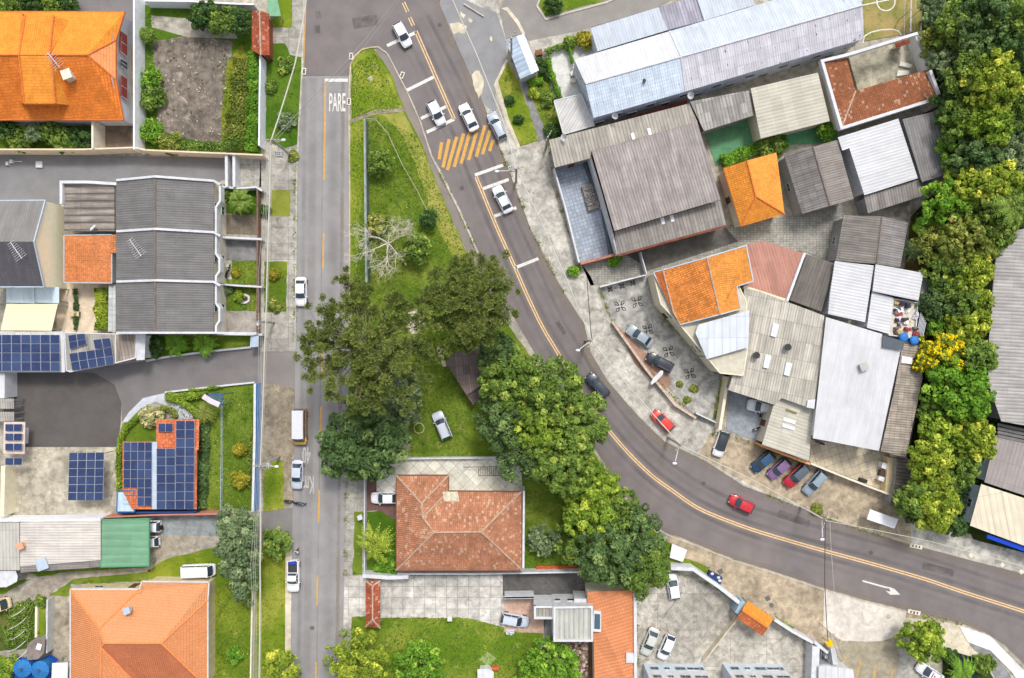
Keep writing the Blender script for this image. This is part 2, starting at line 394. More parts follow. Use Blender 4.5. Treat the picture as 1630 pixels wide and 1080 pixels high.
def building(name, label, cat, V, F, mat, wall='offw', inset=.3, base=0., th=.12, ridge=None, win=1, posts=False, group=None, fascia=None, gdir=None):
    W = [P(*v) for v in V]; zmin = min(v[2] for v in V)
    c = sum((p.xy for p in W), Vector((0, 0))) / len(W)
    root = thing(name, label, cat, (c.x, c.y, base), group)
    fs = []
    for f in F:
        ids, m, gd = (f, mat, gdir) if isinstance(f, list) else (f[0], f[1] or mat, f[2] if len(f) > 2 else gdir)
        q = [W[i] for i in ids]
        a = sum(q[i].x * q[(i + 1) % len(q)].y - q[(i + 1) % len(q)].x * q[i].y for i in range(len(q)))
        if a < 0: ids = ids[::-1]
        fs.append((ids, m, gd))
    ec = {}
    for ids, m, gd in fs:
        for i in range(len(ids)): e = (ids[i], ids[(i + 1) % len(ids)]); ec[tuple(sorted(e))] = ec.get(tuple(sorted(e)), []) + [e]
    bnd = {es[0][0]: es[0][1] for es in ec.values() if len(es) == 1}
    groups = {}
    for ids, m, gd in fs: groups.setdefault(m.name, []).append((ids, m, gd))
    planes = []
    for g in groups.values():
        mb = MB()
        for ids, m, gd in g:
            q = [W[i] for i in ids]; n = newell(q); cen = sum(q, Vector((0, 0, 0))) / len(q); planes.append((q, n, cen))
            if gd: v = Vector((gd[0], -gd[1], 0)).normalized()
            elif n.z > .99995: v = (q[1] - q[0]).normalized()
            else: v = Vector((n.x, n.y, 0)).normalized()
            v = (v - n * v.dot(n)).normalized(); u = v.cross(n)
            mb.face(q, [(p.dot(u), p.dot(v)) for p in q])
            lo = [p - Vector((0, 0, th)) for p in q]; mb.face(lo[::-1], [(p.dot(u), p.dot(v)) for p in lo[::-1]])
            for i in range(len(ids)):
                e = (ids[i], ids[(i + 1) % len(ids)])
                if len(ec[tuple(sorted(e))]) == 1:
                    a_, b_ = W[e[0]], W[e[1]]; dz = Vector((0, 0, th)); mb.face([a_, a_ - dz, b_ - dz, b_], [(p.dot(u), p.dot(v)) for p in (a_, a_, b_, b_)])
        mb.build('roof', g[0][1], root)
    def rz_(p):
        best = None
        for q, n, cen in planes:
            z = cen.z - ((p.x - cen.x) * n.x + (p.y - cen.y) * n.y) / n.z
            if inpoly(p, q): return z
            dd = (p - cen.xy).length
            if best is None or dd < best[0]: best = (dd, z)
        return min(best[1], zmin + 3)
    loop = []
    if bnd:
        s0 = next(iter(bnd)); k = s0
        while k in bnd and len(loop) < 60:
            loop.append(W[k].xy); k = bnd[k]
            if k == s0: break
    if ridge:
        mb = MB(); any_ = False
        for k, es in ec.items():
            if len(es) == 2 and (W[k[0]].z > zmin + .25 or W[k[1]].z > zmin + .25):
                mb.tube([W[k[0]] + Vector((0, 0, .02)), W[k[1]] + Vector((0, 0, .02))], .13, 6); any_ = True
        if any_: mb.build('ridge_cap', ridge, root)
    if fascia and loop:
        mb = MB(); bl = []
        k = s0
        while True:
            bl.append(W[k] + Vector((0, 0, .06))); k = bnd[k]
            if k == s0: break
        bl.append(bl[0]); bl.append(bl[1])
        for i in range(len(bl) - 2): mb.beam([bl[i], bl[i + 1]], .16, .3)
        mb.build('gutter', fascia, root)
    if wall and loop:
        wm = wall if not isinstance(wall, str) else {'offw': offw, 'white': white, 'cream': cream, 'grey': greyw, 'brick': brickm}[wall]
        ins = offset_poly(loop, inset); mb = MB(); n = len(ins)
        for i in range(n):
            a, b = ins[i], ins[(i + 1) % n]; L = (b - a).length; k = max(1, int(L / .6))
            for j in range(k):
                p, q = a + (b - a) * (j / k), a + (b - a) * ((j + 1) / k)
                mb.face([(p.x, p.y, base), (q.x, q.y, base), (q.x, q.y, rz_(q) - th - .02), (p.x, p.y, rz_(p) - th - .02)])
        mb.build('wall', wm, root)
        if win:
            nw = 0; door = False
            for i in range(n):
                a, b = ins[i], ins[(i + 1) % n]; L = (b - a).length
                if L < 3: continue
                k = min(3, max(1, int(L / 4.5)))
                for j in range(k):
                    t = (j + .5) / k; zt = rz_(a + (b - a) * t) - base
                    if nw > 9 or zt < 2.4: continue
                    if not door: winbox(root, a, b, t, .95, base + .02, base + 2.1, wood, plain((96, 66, 44), .6), 'door'); door = True
                    else: winbox(root, a, b, t, 1.3, base + 1.0, base + 2.15, white, glass())
                    nw += 1
                    if zt > 5.2: winbox(root, a, b, t, 1.3, base + 3.8, base + 4.95, white, glass()); nw += 1
    if posts and loop:
        ins = offset_poly(loop, .25)
        for p in ins: MB().box((p.x, p.y, base), (.14, .14, rz_(p) - th - base), z0=base).build('post', metalg, root)
    return root
def shed(name, label, cat, quad, z, mat, drop=.5, hi=0, **k):
    """four-cornered mono-pitch roof; edge hi..hi+1 is the high one"""
    V = [(q[0], q[1], z if i in (hi, (hi + 1) % 4) else z - drop) for i, q in enumerate(quad)]
    return building(name, label, cat, V, [[0, 1, 2, 3]], mat, **k)
def wall_(label, pts, h, mat=None, wd=.18, name='boundary_wall', cat='wall', cap=None, base=0, group=None):
    m = mat or white; q = [P(x, y, h) for x, y in pts]
    if cap is None:
        mb = MB(); mb.beam(q, wd, h - base); return tag(mb.build(name, m), label, cat, group)
    r = thing(name, label, cat, (q[0].x, q[0].y, base), group)
    MB().beam([p - Vector((0, 0, .06)) for p in q], wd, h - .06 - base).build('wall', m, r)
    MB().beam(q, wd + .1, .06).build('coping', cap, r); return r
def fence_(label, pts, h, mat, step=2.5, wire=True, group=None, mesh=None):
    q = [P(x, y, h) for x, y in pts]; r = thing('fence', label, 'fence', (q[0].x, q[0].y, 0), group)
    mb = MB(); mb.beam(q, .06, .06); mb.beam([p - Vector((0, 0, h * .5)) for p in q], .04, .05); mb.build('rail', mat, r)
    if mesh: MB().beam([p - Vector((0, 0, .04)) for p in q], .03, h - .1).build('wire_mesh', mesh, r)
    c = 0
    for i in range(len(q) - 1):
        L = (q[i + 1] - q[i]).length; k = max(1, round(L / step))
        for j in range(k + (i == len(q) - 2)):
            if c > 60: break
            p = q[i].lerp(q[i + 1], j / k); MB().cyl((p.x, p.y, 0), .05, h + .08, 6).build('post', mat, r); c += 1
    return r
def solar(label, quad, z, nx, ny, gx=.03, gy=.03, skip=(), legs=False, group='arrays of solar panels', zs=None):
    q = [P(a, b, (zs[i] if zs else z)) for i, (a, b) in enumerate(quad)]
    def bl(u, v): return q[0] * (1 - u) * (1 - v) + q[1] * u * (1 - v) + q[2] * u * v + q[3] * (1 - u) * v
    c = bl(.5, .5); r = thing('solar_array', label, 'solar array', (c.x, c.y, c.z - .2), group)
    up = Vector((0, 0, 1)); mb = MB()
    for j in range(ny):
        for t in (.25, .75): a, b = bl(0, (j + t) / ny), bl(1, (j + t) / ny); mb.beam([a - up * .05, b - up * .05], .05, .06)
    if legs:
        for u in (0.03, .97):
            for v in (.03, .5, .97): p = bl(u, v); mb.cyl((p.x, p.y, 0), .06, p.z - .1, 6)
    mb.build('rack', metalg, r)
    for i in range(nx):
        for j in range(ny):
            if (i, j) in skip: continue
            u0, u1, v0, v1 = (i + gx) / nx, (i + 1 - gx) / nx, (j + gy) / ny, (j + 1 - gy) / ny
            pts = [bl(u0, v0), bl(u1, v0), bl(u1, v1), bl(u0, v1)]; A = (pts[1] - pts[0]).length; B = (pts[3] - pts[0]).length
            mb = MB(); fr = MB()
            mb.face([p + up * .012 for p in pts], [(0, 0), (A, 0), (A, B), (0, B)])
            a = sum(pts[k].x * pts[(k + 1) % 4].y - pts[(k + 1) % 4].x * pts[k].y for k in range(4))
            pp = [bl(u0 - .018 / nx, v0 - .012 / ny), bl(u1 + .018 / nx, v0 - .012 / ny), bl(u1 + .018 / nx, v1 + .012 / ny), bl(u0 - .018 / nx, v1 + .012 / ny)]
            fr.v = [tuple(p - up * .03) for p in pp] + [tuple(p) for p in pp]
            fr.f = [[4, 5, 6, 7], [3, 2, 1, 0]] + [[k, (k + 1) % 4, 4 + (k + 1) % 4, 4 + k] for k in range(4)]; fr.uv = [None] * 6; fr.mi = [0] * 6
            o = fr.build('panel', chrome if False else plain((196, 200, 206), .4, .04), r); mb.build('cells', solarm(), o)
    return r
def antenna(label, px, py, z, ang=40, n=7, L=2.4, group='television antennas'):
    p = P(px, py, z + 1.6); r = thing('television_antenna', label, 'antenna', (p.x, p.y, z), group)
    MB().cyl((p.x, p.y, z), .035, 1.7, 6).build('mast', metalg, r)
    a = R(ang); d = Vector((math.cos(a), math.sin(a), 0)); m = Vector((-d.y, d.x, 0)); top = Vector((p.x, p.y, z + 1.6))
    MB().tube([top - d * L * .15, top + d * L * .85], .05, 6).build('boom', white, r)
    for k in range(n):
        t = -.1 + k / (n - 1) * .92; c = top + d * L * t; l = .95 - .45 * k / n
        MB().tube([c - m * l, c + m * l], .025, 5).build('element', white, r)
    return r
def dish(label, px, py, z, r_=.45, az=60):
    p = P(px, py, z + .6); r = thing('satellite_dish', label, 'satellite dish', (p.x, p.y, z), 'satellite dishes')
    MB().cyl((p.x, p.y, z), .04, .55, 6).build('mast', metalg, r)
    mb = MB(); n = 16; a = R(az); ax = Vector((math.cos(a) * .75, math.sin(a) * .75, .66)).normalized(); u = ax.orthogonal().normalized(); v = ax.cross(u); c = Vector((p.x, p.y, z + .6))
    rings = [[c + ax * .02 + (u * math.cos(2 * math.pi * k / n) + v * math.sin(2 * math.pi * k / n)) * r_ * t + ax * .22 * t * t for k in range(n)] for t in (.02, .5, 1)]
    for i in range(2):
        for k in range(n): mb.face([rings[i][k], rings[i][(k + 1) % n], rings[i + 1][(k + 1) % n], rings[i + 1][k]])
    mb.build('reflector', white, r, True)
    MB().tube([c, c + ax * .5], .02, 5).ball(c + ax * .5, .06, 6, 4).build('receiver', darkg, r)
    return r
def chimney(label, px, py, z, w_=.9, h=1.1, mat=None, vent=False, name='chimney'):
    p = P(px, py, z + h); r = thing(name, label, 'roof vent' if vent else 'chimney', (p.x, p.y, z))
    if vent:
        MB().cyl((p.x, p.y, z - .3), w_ / 2, h, 14).build('duct', metalg, r); MB().cyl((p.x, p.y, z + h - .25), w_ * .62, .14, 14).build('cap', darkg, r)
    else:
        MB().box((p.x, p.y, z - .4), (w_, w_, h + .25), R(20), z0=z - .4).build('stack', mat or plain((196, 196, 190)), r)
        MB().box((p.x, p.y, z), (w_ + .25, w_ + .25, .12), R(20), z0=z + h - .12).build('cap', mat or offw, r)
    return r

# ------------------------------------------------------------------ vegetation
def leaf_mesh(name, cen, nor, size, tint, mat, parent, aspect=1.7):
    """many small rhombic leaves; cen, nor: (n,3); size, tint: (n,)"""
    n = len(cen); rs = np.random.RandomState(n % 9973 + 3)
    nor = nor / (np.linalg.norm(nor, axis=1, keepdims=True) + 1e-9)
    rv = rs.normal(size=(n, 3)); u = np.cross(nor, rv); u /= (np.linalg.norm(u, axis=1, keepdims=True) + 1e-9); v = np.cross(nor, u)
    a = size[:, None] * u * aspect / 2; b = size[:, None] * v / 2
    sag = nor * size[:, None] * .12
    vs = np.stack([cen - a - sag, cen - b, cen + a - sag, cen + b], 1).reshape(-1, 3)
    og = WO.get(parent.name, Vector((0, 0, 0))) if parent is not None else Vector((0, 0, 0)); vs = vs - np.array(og)
    me = bpy.data.meshes.new(name); me.vertices.add(4 * n); me.vertices.foreach_set('co', vs.ravel())
    me.loops.add(4 * n); me.loops.foreach_set('vertex_index', np.arange(4 * n, dtype=np.int32))
    me.polygons.add(n); me.polygons.foreach_set('loop_start', np.arange(0, 4 * n, 4, dtype=np.int32)); me.polygons.foreach_set('loop_total', np.full(n, 4, dtype=np.int32))
    me.update(calc_edges=True)
    at = me.attributes.new('tint', 'FLOAT', 'FACE'); at.data.foreach_set('value', np.clip(tint, 0, 1).astype(np.float32))
    me.materials.append(mat); o = bpy.data.objects.new(name, me); col.objects.link(o)
    if parent is not None: o.parent = parent; WO[o.name] = og
    return o
LM = {  # leaf palettes: darker colour, bright colour, new-growth colour
 'mid': ((91, 118, 56), (135, 162, 76), (181, 197, 95)), 'dark': ((76, 101, 63), (113, 140, 84), (150, 171, 104)),
 'lime': ((106, 136, 52), (157, 182, 69), (205, 219, 91)), 'yel': ((115, 140, 52), (172, 188, 71), (231, 232, 104)),
 'grey': ((96, 118, 84), (144, 164, 117), (176, 190, 143)), 'olive': ((109, 125, 58), (154, 164, 80), (194, 192, 106)),
 'bright': ((96, 138, 49), (130, 175, 63), (176, 210, 84)), 'flower': ((109, 134, 52), (146, 164, 60), (189, 201, 84)),
 'pine': ((96, 112, 58), (150, 162, 86), (183, 186, 106)), 'deep': ((63, 90, 52), (91, 121, 67), (120, 147, 82)),
 'cream': ((146, 149, 95), (211, 208, 154), (237, 227, 176)), 'gold': ((134, 134, 46), (176, 168, 62), (204, 190, 80)), 'blossom': ((250, 208, 30), (255, 236, 41), (255, 251, 73))}
def crown_pts(c, r, rz, seed, clumps=None, dens=1.0, leaf=.30, low=-.25, irr=.22, mode=0):
    rs = np.random.RandomState(seed); rx, ry = r if isinstance(r, tuple) else (r, r); rm = (rx + ry) / 2
    kf = rs.uniform(.72, 1.35); nc = clumps or int((48 + rm * rm * 5.0) / kf ** 1.6); cen = []; nor = []; tin = []
    ph = rs.uniform(0, 6.28, 6)
    for i in range(nc):
        a = rs.uniform(0, 2 * np.pi); zz = rs.uniform(low, 1) ; rad = math.sqrt(max(0, 1 - zz * zz)); sh = rs.uniform(.62, 1.0) if rs.rand() < .8 else rs.uniform(.2, .6)
        lob = 1 + irr * (math.sin(2 * a + ph[0]) * .5 + math.sin(3 * a + ph[1]) * .5 + math.sin(5 * a + ph[2]) * .35)
        p = np.array([math.cos(a) * rad * rx * sh * lob, math.sin(a) * rad * ry * sh * lob, zz * rz * sh * rs.uniform(.85, 1.12)])
        cr = kf * rs.uniform(.45, 1.15) * (.34 + .085 * rm); n = int(dens * 120 * cr * cr / (leaf / .26) ** 2) + 8
        dv = rs.normal(size=(n, 3)); dv[:, 2] = np.abs(dv[:, 2]) * .9 - .25; dv /= np.linalg.norm(dv, axis=1, keepdims=True)
        rr = cr * rs.uniform(.65, 1.05, n)[:, None]
        q = p + dv * rr * np.array([1, 1, .75]); cen.append(q); nor.append(dv * .7 + rs.normal(size=(n, 3)) * .45 + np.array([0, 0, .35]))
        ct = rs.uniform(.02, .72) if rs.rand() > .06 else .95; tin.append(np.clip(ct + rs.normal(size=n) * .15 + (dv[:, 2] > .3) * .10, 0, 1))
    return np.concatenate(cen) + np.array(c), np.concatenate(nor), np.concatenate(tin), rs
def tree(label, px, py, rpx, h, pal='mid', group=None, seed=None, rz=None, dens=1., leaf=.26, name='tree', cat='tree', trunk=True, low=-.25, irr=.14, tw=None):
    seed = seed if seed is not None else int(px * 13 + py * 7) % 99991
    rx, ry = (rpx[0] * S, rpx[1] * S) if isinstance(rpx, tuple) else (rpx * S, rpx * S)
    rm = (rx + ry) / 2; rzv = rz or min(rm * .8, h * .48); zc = max(h - rzv * 1.0, rzv * .25)
    k = (H - h * .8) / H; rx *= k; ry *= k
    c = P(px, py, zc + rzv * .4); c = Vector((c.x, c.y, zc))
    root = thing(name, label, cat, (c.x, c.y, 0), group)
    cen, nor, tin, rs = crown_pts(c, (rx, ry), rzv, seed, dens=dens, leaf=leaf, low=low, irr=irr)
    cen[:, 2] = np.maximum(cen[:, 2], .06)
    size = leaf * rs.uniform(.65, 1.35, len(cen))
    lm = leafm(*LM[pal]); size *= rs.uniform(.8, 1.25)
    leaf_mesh('crown', cen, nor, size, tin, lm, root)
    if pal == 'flower':
        top = np.argsort(-(((cen - np.array([c.x, c.y, zc])) / np.array([rx, ry, rzv])) ** 2).sum(1))[:4500]; pk = top[rs.permutation(len(top))[:420]]
        fc = np.repeat(cen[pk], 16, 0) + rs.normal(size=(len(pk) * 16, 3)) * .10 + np.array([0, 0, .15]); leaf_mesh('blossoms', fc, rs.normal(size=fc.shape) + np.array([0, 0, 1.]), np.full(len(fc), .21), rs.uniform(0, 1, len(fc)), leafm(*LM['blossom']), root, aspect=1.1)
    if trunk:
        mb = MB(); tr = tw or max(.08, rm * .06)
        mb.tube([(c.x, c.y, 0), (c.x + .1, c.y, zc * .5), (c.x, c.y + .1, max(zc, .3))], [tr * 1.3, tr, tr * .7], 8)
        for i in range(7):
            a = i * .9 + seed; rr = .7; e = Vector((c.x + math.cos(a) * rx * rr, c.y + math.sin(a) * ry * rr, zc + rzv * rs.uniform(.1, .6)))
            st = Vector((c.x, c.y, zc * rs.uniform(.55, .95))); mid = st.lerp(e, .5) + Vector((0, 0, -.1 * rm))
            mb.tube([st, mid, e], [tr * .55, tr * .35, tr * .12], 5)
        mb.build('trunk', barkm, root)
    return root
def bush(label, px, py, rpx, h=1.4, pal='mid', **k):
    return tree(label, px, py, rpx, h, pal, name=k.pop('name', 'bush'), cat=k.pop('cat', 'bush'), leaf=k.pop('leaf', .2), trunk=True, low=-.1, rz=h * .6, tw=.05, **k)
def hedge(label, pts, wpx, h, pal='lime', leaf=.17, dens=1., name='hedge', group=None, cat='hedge'):
    rs = np.random.RandomState(int(pts[0][0] * 3 + pts[0][1])); q = [P(a, b, h * .7) for a, b in pts]
    root = thing(name, label, cat, (q[0].x, q[0].y, 0), group); cen = []; nor = []; tin = []; wd = wpx * S; stm = MB()
    for i in range(len(q) - 1):
        a, b = q[i], q[i + 1]; L = (b - a).length; t = (b - a).xy.normalized(); n = int(L * wd * h * 90 * dens) + int(L * 50 * dens)
        s_ = rs.uniform(0, 1, n); o_ = rs.uniform(-.5, .5, n); z = h * (1 - rs.power(1.0, n) ** 2 * .8) * (1 - .25 * (2 * o_) ** 2) + .12 * np.sin(s_ * L * 2.1 + i) + rs.normal(size=n) * .06
        o2 = o_ * wd * (1 + .18 * np.sin(s_ * L * 1.7 + 2))
        cen.append(np.stack([a.x + (b.x - a.x) * s_ - t.y * o2, a.y + (b.y - a.y) * s_ + t.x * o2, np.maximum(z, .05)], 1))
        nor.append(np.stack([-t.y * o_ * 2, t.x * o_ * 2, np.full(n, .7)], 1) + rs.normal(size=(n, 3)) * .5)
        tin.append(.4 + .25 * np.sin(s_ * L * 1.1 + i) + rs.normal(size=n) * .16)
        for j in range(max(1, int(L / 1.2))): p = a.lerp(b, (j + .5) / max(1, int(L / 1.2))); stm.cyl((p.x, p.y, 0), .04, h * .6, 5)
    cen = np.concatenate(cen); leaf_mesh('foliage', cen, np.concatenate(nor), leaf * rs.uniform(.7, 1.35, len(cen)), np.concatenate(tin), leafm(*LM[pal]), root)
    stm.build('stem', barkm, root); return root
def palm(label, px, py, rpx, h, pal='bright', n=16, droop=.35, wid=.5, cat='palm', name='palm_tree', up=.3, group=None):
    rs = np.random.RandomState(int(px + py)); L = rpx * S * (H - h) / H; c = P(px, py, h)
    root = thing(name, label, cat, (c.x, c.y, 0), group); cen = []; nor = []; sz = []; tin = []; ra = MB()
    for i in range(n):
        a = i * 2.39996 + rs.uniform(-.15, .15); l = L * rs.uniform(.75, 1.05); upz = up * rs.uniform(.3, 1.3) * L
        pts = []
        for k in range(13):
            t = k / 12; x = l * t; z = h + upz * math.sin(t * math.pi * .8) - droop * L * t * t; p = Vector((c.x + math.cos(a) * x, c.y + math.sin(a) * x, max(.1, z))); pts.append(p)
        ra.tube(pts[::3], [.035, .03, .02, .012, .008], 4)
        sd = Vector((-math.sin(a), math.cos(a), 0)); out = Vector((math.cos(a), math.sin(a), 0))
        for k in range(1, 13):
            for s_ in (-1, 1):
                for m in range(2):
                    t = (k - rs.uniform(0, 1)) / 12; ll = wid * math.sin(min(1, t * 1.1) * math.pi * .85 + .3) * rs.uniform(.7, 1.1); p = pts[k] + out * rs.uniform(-.08, .08)
                    dirv = (sd * s_ * .8 + out * .6 + Vector((0, 0, -.25))).normalized(); cen.append((p, p + dirv * max(.12, ll))); tin.append(rs.uniform(.1, .9))
    vs = []; 
    for a_, b_ in cen:
        d_ = (b_ - a_); w2 = d_.cross(Vector((0, 0, 1))).normalized() * (.035 + .05 * min(1, wid)); vs += [a_ + w2, a_ - w2, b_ - w2 * .3, b_ + w2 * .3]
    og = WO[root.name]; m = len(cen); me = bpy.data.meshes.new('fronds'); me.from_pydata([tuple(v - og) for v in vs], [], [[4 * i, 4 * i + 1, 4 * i + 2, 4 * i + 3] for i in range(m)])
    at = me.attributes.new('tint', 'FLOAT', 'FACE'); at.data.foreach_set('value', np.array(tin, dtype=np.float32)); me.materials.append(leafm(*LM[pal]))
    o = bpy.data.objects.new('fronds', me); col.objects.link(o); o.parent = root
    ra.build('frond_stem', plain((120, 128, 60)), root)
    MB().tube([(c.x, c.y, 0), (c.x, c.y, h)], [.18, .12], 8).ball((c.x, c.y, h), .17, 8, 5).build('trunk', barkm, root)
    return root
def araucaria(label, px, py, rpx, h, nt=90, seed=1, pal='pine', flat_=.35):
    rs = np.random.RandomState(seed); R0 = rpx * S * (H - h * .85) / H; c = P(px, py, h * .85); root = thing('araucaria_tree', label, 'tree', (c.x, c.y, 0))
    br = MB(); cen = []; nor = []; sz = []; tin = []
    br2 = MB(); br2.tube([(c.x, c.y, 0), (c.x, c.y, h * .6), (c.x, c.y, h * .9)], [.55, .42, .22], 10); br2.build('trunk', plain((96, 88, 78), .9, .25, sc_=3), root)
    for i in range(nt):
        a = i * 2.39996 + rs.uniform(-.3, .3); rad = R0 * math.sqrt((i + .8) / nt) * rs.uniform(.82, 1.06)
        lay = rs.uniform(0, 1); z = h * (.97 - .20 * (rad / R0)) - lay * h * .16
        e = Vector((c.x + math.cos(a) * rad, c.y + math.sin(a) * rad, z)); st = Vector((c.x, c.y, z - .06 * h - .02 * rad))
        if rad > .15 * R0: br.tube([st, st.lerp(e, .55) - Vector((0, 0, .05 * rad)), e], [.10, .07, .04], 5)
        tufts = [(e, rs.uniform(.75, 1.1))]
        for k in range(rs.randint(1, 4)):
            o_ = Vector((rs.normal() * .9, rs.normal() * .9, rs.uniform(-.3, .4))); tufts.append((e + o_, rs.uniform(.42, .72)))
            br.tube([st.lerp(e, .85), e + o_], [.035, .02], 4)
        for tc, tr in tufts:
            m = int(190 * tr); dv = rs.normal(size=(m, 3)); dv[:, 2] = np.abs(dv[:, 2]) * .8 - .1; dv /= np.linalg.norm(dv, axis=1, keepdims=True)
            cen.append(np.array(tc) + dv * tr * rs.uniform(.25, 1.0, m)[:, None]); nor.append(np.cross(dv, rs.normal(size=(m, 3))))
            sz.append(np.full(m, .15)); b0 = rs.uniform(.1, .6); tin.append(b0 + rs.normal(size=m) * .15)
    cen = np.concatenate(cen); leaf_mesh('crown', cen, np.concatenate(nor), np.concatenate(sz), np.concatenate(tin), leafm(*LM[pal]), root, aspect=2.6)
    br.build('branch', plain((120, 112, 98), .9, .2), root); return root
def bare_tree(label, px, py, rpx, h, seed=5):
    rs = random.Random(seed); c = P(px, py, h * .3); root = thing('bare_tree', label, 'tree', (c.x, c.y, 0)); mb = MB(); R0 = rpx * S
    def grow(p, d, L, r, dep):
        pts = [p]; q = p.copy()
        for k in range(4):
            d = (d + Vector((rs.uniform(-.3, .3), rs.uniform(-.3, .3), rs.uniform(-.12, .2)))).normalized(); q = q + d * L / 4; pts.append(q.copy())
        mb.tube(pts, [r, r * .85, r * .7, r * .6, r * .45], 5 if dep < 3 else 3, cap=False)
        if dep < 5:
            for k in range(3 if dep else 4):
                t = rs.choice([2, 3, 4]); nd = (d + Vector((rs.uniform(-.9, .9), rs.uniform(-.9, .9), rs.uniform(-.15, .4)))).normalized(); grow(pts[t], nd, L * rs.uniform(.55, .78), max(.012, r * .55), dep + 1)
    for i in range(6):
        a = i * 1.05 + .3; grow(Vector((c.x, c.y, h * .3)), Vector((math.cos(a), math.sin(a), .55)).normalized(), R0 * .60, .10, 0)
    mb.build('branches', plain((222, 214, 200), .9, .12), root)
    MB().tube([(c.x, c.y, 0), (c.x, c.y, h * .32)], [.3, .2], 8).build('trunk', plain((150, 138, 122), .9, .2), root)
# ------------------------------------------------------------------ vehicles
CT = {  # L, W, H, rear glass base/top, windshield top/base (fraction of length from tail), belt height
 'hatch': (3.95, 1.72, 1.48, .03, .13, .56, .73, .92), 'sedan': (4.45, 1.76, 1.45, .13, .25, .56, .72, .90),
 'suv': (4.35, 1.82, 1.66, .02, .09, .57, .72, 1.02), 'wagon': (4.35, 1.74, 1.50, .02, .10, .56, .72, .92),
 'pickup': (4.9, 1.82, 1.72, .40, .44, .60, .72, 1.02), 'van': (5.4, 2.0, 2.35, .01, .03, .80, .90, 1.25), 'minivan': (4.9, 1.85, 1.95, .01, .04, .84, .93, 1.10)}
def car(label, nose, tail, kind='hatch', rgb=(225, 226, 230), roof=None, group='cars', name='car', cat='car', extra=None, hood=None, base=0., sidec=None, Wk=1.0):
    L, Wd, Hh, r0, r1, f1, f0, belt = CT[kind]; Wd *= Wk
    a = P(nose[0], nose[1], .7 + base); b = P(tail[0], tail[1], .7 + base); c = (a + b) / 2; d = (a - b).xy
    root = thing(name, label, cat, (c.x, c.y, base), group, rz=math.atan2(d.y, d.x)); WO[root.name] = Vector((0, 0, 0))
    pm = gloss(rgb); rm_ = gloss(roof) if roof else pm; hm = gloss(hood) if hood else pm; gm = glass(); X = lambda t: (t - .5) * L; w = Wd / 2
    boxy = kind in ('van', 'minivan')
    st = [(0, .80, .62), (.012, .90, .86), (.05, .95, .97), (.15, .985, .99), (.30, 1, 1), (.5, 1, 1), (.66, 1, .99), (.74, .99, .97), (.84, .97, .91), (.92, .92, .84), (.965, .84, .76), (.99, .74, .66), (1.0, .62, .55)]
    if boxy: st = [(0, .90, .8), (.01, .97, .97), (.05, 1, 1), (.3, 1, 1), (.6, 1, 1), (.8, 1, .99), (.90, .98, .94), (.95, .94, .86), (.985, .86, .74), (1.0, .78, .6)]
    if kind in ('suv', 'pickup'): st = [(t, min(1, ww + .04), min(1, zz + .05)) for t, ww, zz in st]
    rows = []
    for t, ww, zz in st:
        wl = w * ww; z = belt * zz; x = X(t); zb = .24 if .06 < t < .94 else .34
        rows.append([(x, -wl * .8, zb), (x, -wl * .98, zb + .10), (x, -wl, .55), (x, -wl * .985, z * .82), (x, -wl * .93, z * .96), (x, -wl * .78, z + .01), (x, 0, z + .035), (x, wl * .78, z + .01), (x, wl * .93, z * .96), (x, wl * .985, z * .82), (x, wl, .55), (x, wl * .98, zb + .10), (x, wl * .8, zb)])
    mb = MB(); hb = MB()
    for i in range(len(rows) - 1):
        tgt = hb if (hood and st[i][0] >= .72) else mb
        for k in range(len(rows[0]) - 1): tgt.face([rows[i][k], rows[i][k + 1], rows[i + 1][k + 1], rows[i + 1][k]][::-1])
        tgt.face([rows[i][0], rows[i + 1][0], rows[i + 1][-1], rows[i][-1]])
    mb.face(rows[0]); (hb if hood else mb).face(rows[-1][::-1])
    body = mb.build('body', gloss(sidec) if sidec else pm, root, False)
    bm = bmesh.new(); bm.from_mesh(body.data); bmesh.ops.remove_doubles(bm, verts=bm.verts, dist=.0005); bmesh.ops.recalc_face_normals(bm, faces=bm.faces)
    for f_ in bm.faces: f_.smooth = True
    for e in bm.edges:
        if len(e.link_faces) == 2 and e.calc_face_angle(0) > R(38): e.smooth = False
    bm.to_mesh(body.data); bm.free()
    if hood: hb.build('hood', hm, root)
    # greenhouse
    wb, wt = w * .86, w * (.70 if not boxy else .84); zb = belt * .97; zt = Hh - .05
    def row(tb, tt, bow, n=4):     # curved pane from base to top
        out = []
        for k in range(n + 1):
            s_ = k / n; x0 = X(tb); x1 = X(tt); ww = wb + (wt - wb) * s_; z = zb + (zt - zb) * s_
            out.append([(x0 + (x1 - x0) * s_ + bow * (1 - y * y) * (1 - .5 * s_), y * ww, z + .02 * (1 - y * y)) for y in (-1, -.6, 0, .6, 1)])
        return out
    def sheet(rws, nm, m, flip=False, par=root):
        q = MB()
        for i in range(len(rws) - 1):
            for k in range(len(rws[0]) - 1):
                f_ = [rws[i][k], rws[i][k + 1], rws[i + 1][k + 1], rws[i + 1][k]]; q.face(f_[::-1] if flip else f_)
        return q.build(nm, m, par, True)
    fr = row(f0, f1, .13); re = row(r0, r1, -.05)
    sheet(fr, 'windshield', gm); sheet(re, 'rear_window', gm, True)
    n = 6; rf = []
    for k in range(n + 1):
        t = k / n; x = X(r1) + (X(f1) - X(r1)) * t; cz = .05 * math.sin(math.pi * t); bw = (-.05 * (1 - t) + .13 * t) * .5
        rf.append([(x + bw * (1 - y * y), y * wt * 1.0, zt + cz + .05 * (1 - y * y)) for y in (-1, -.85, -.4, 0, .4, .85, 1)])
    sheet(rf, 'roof', rm_, True)
    pil = MB()
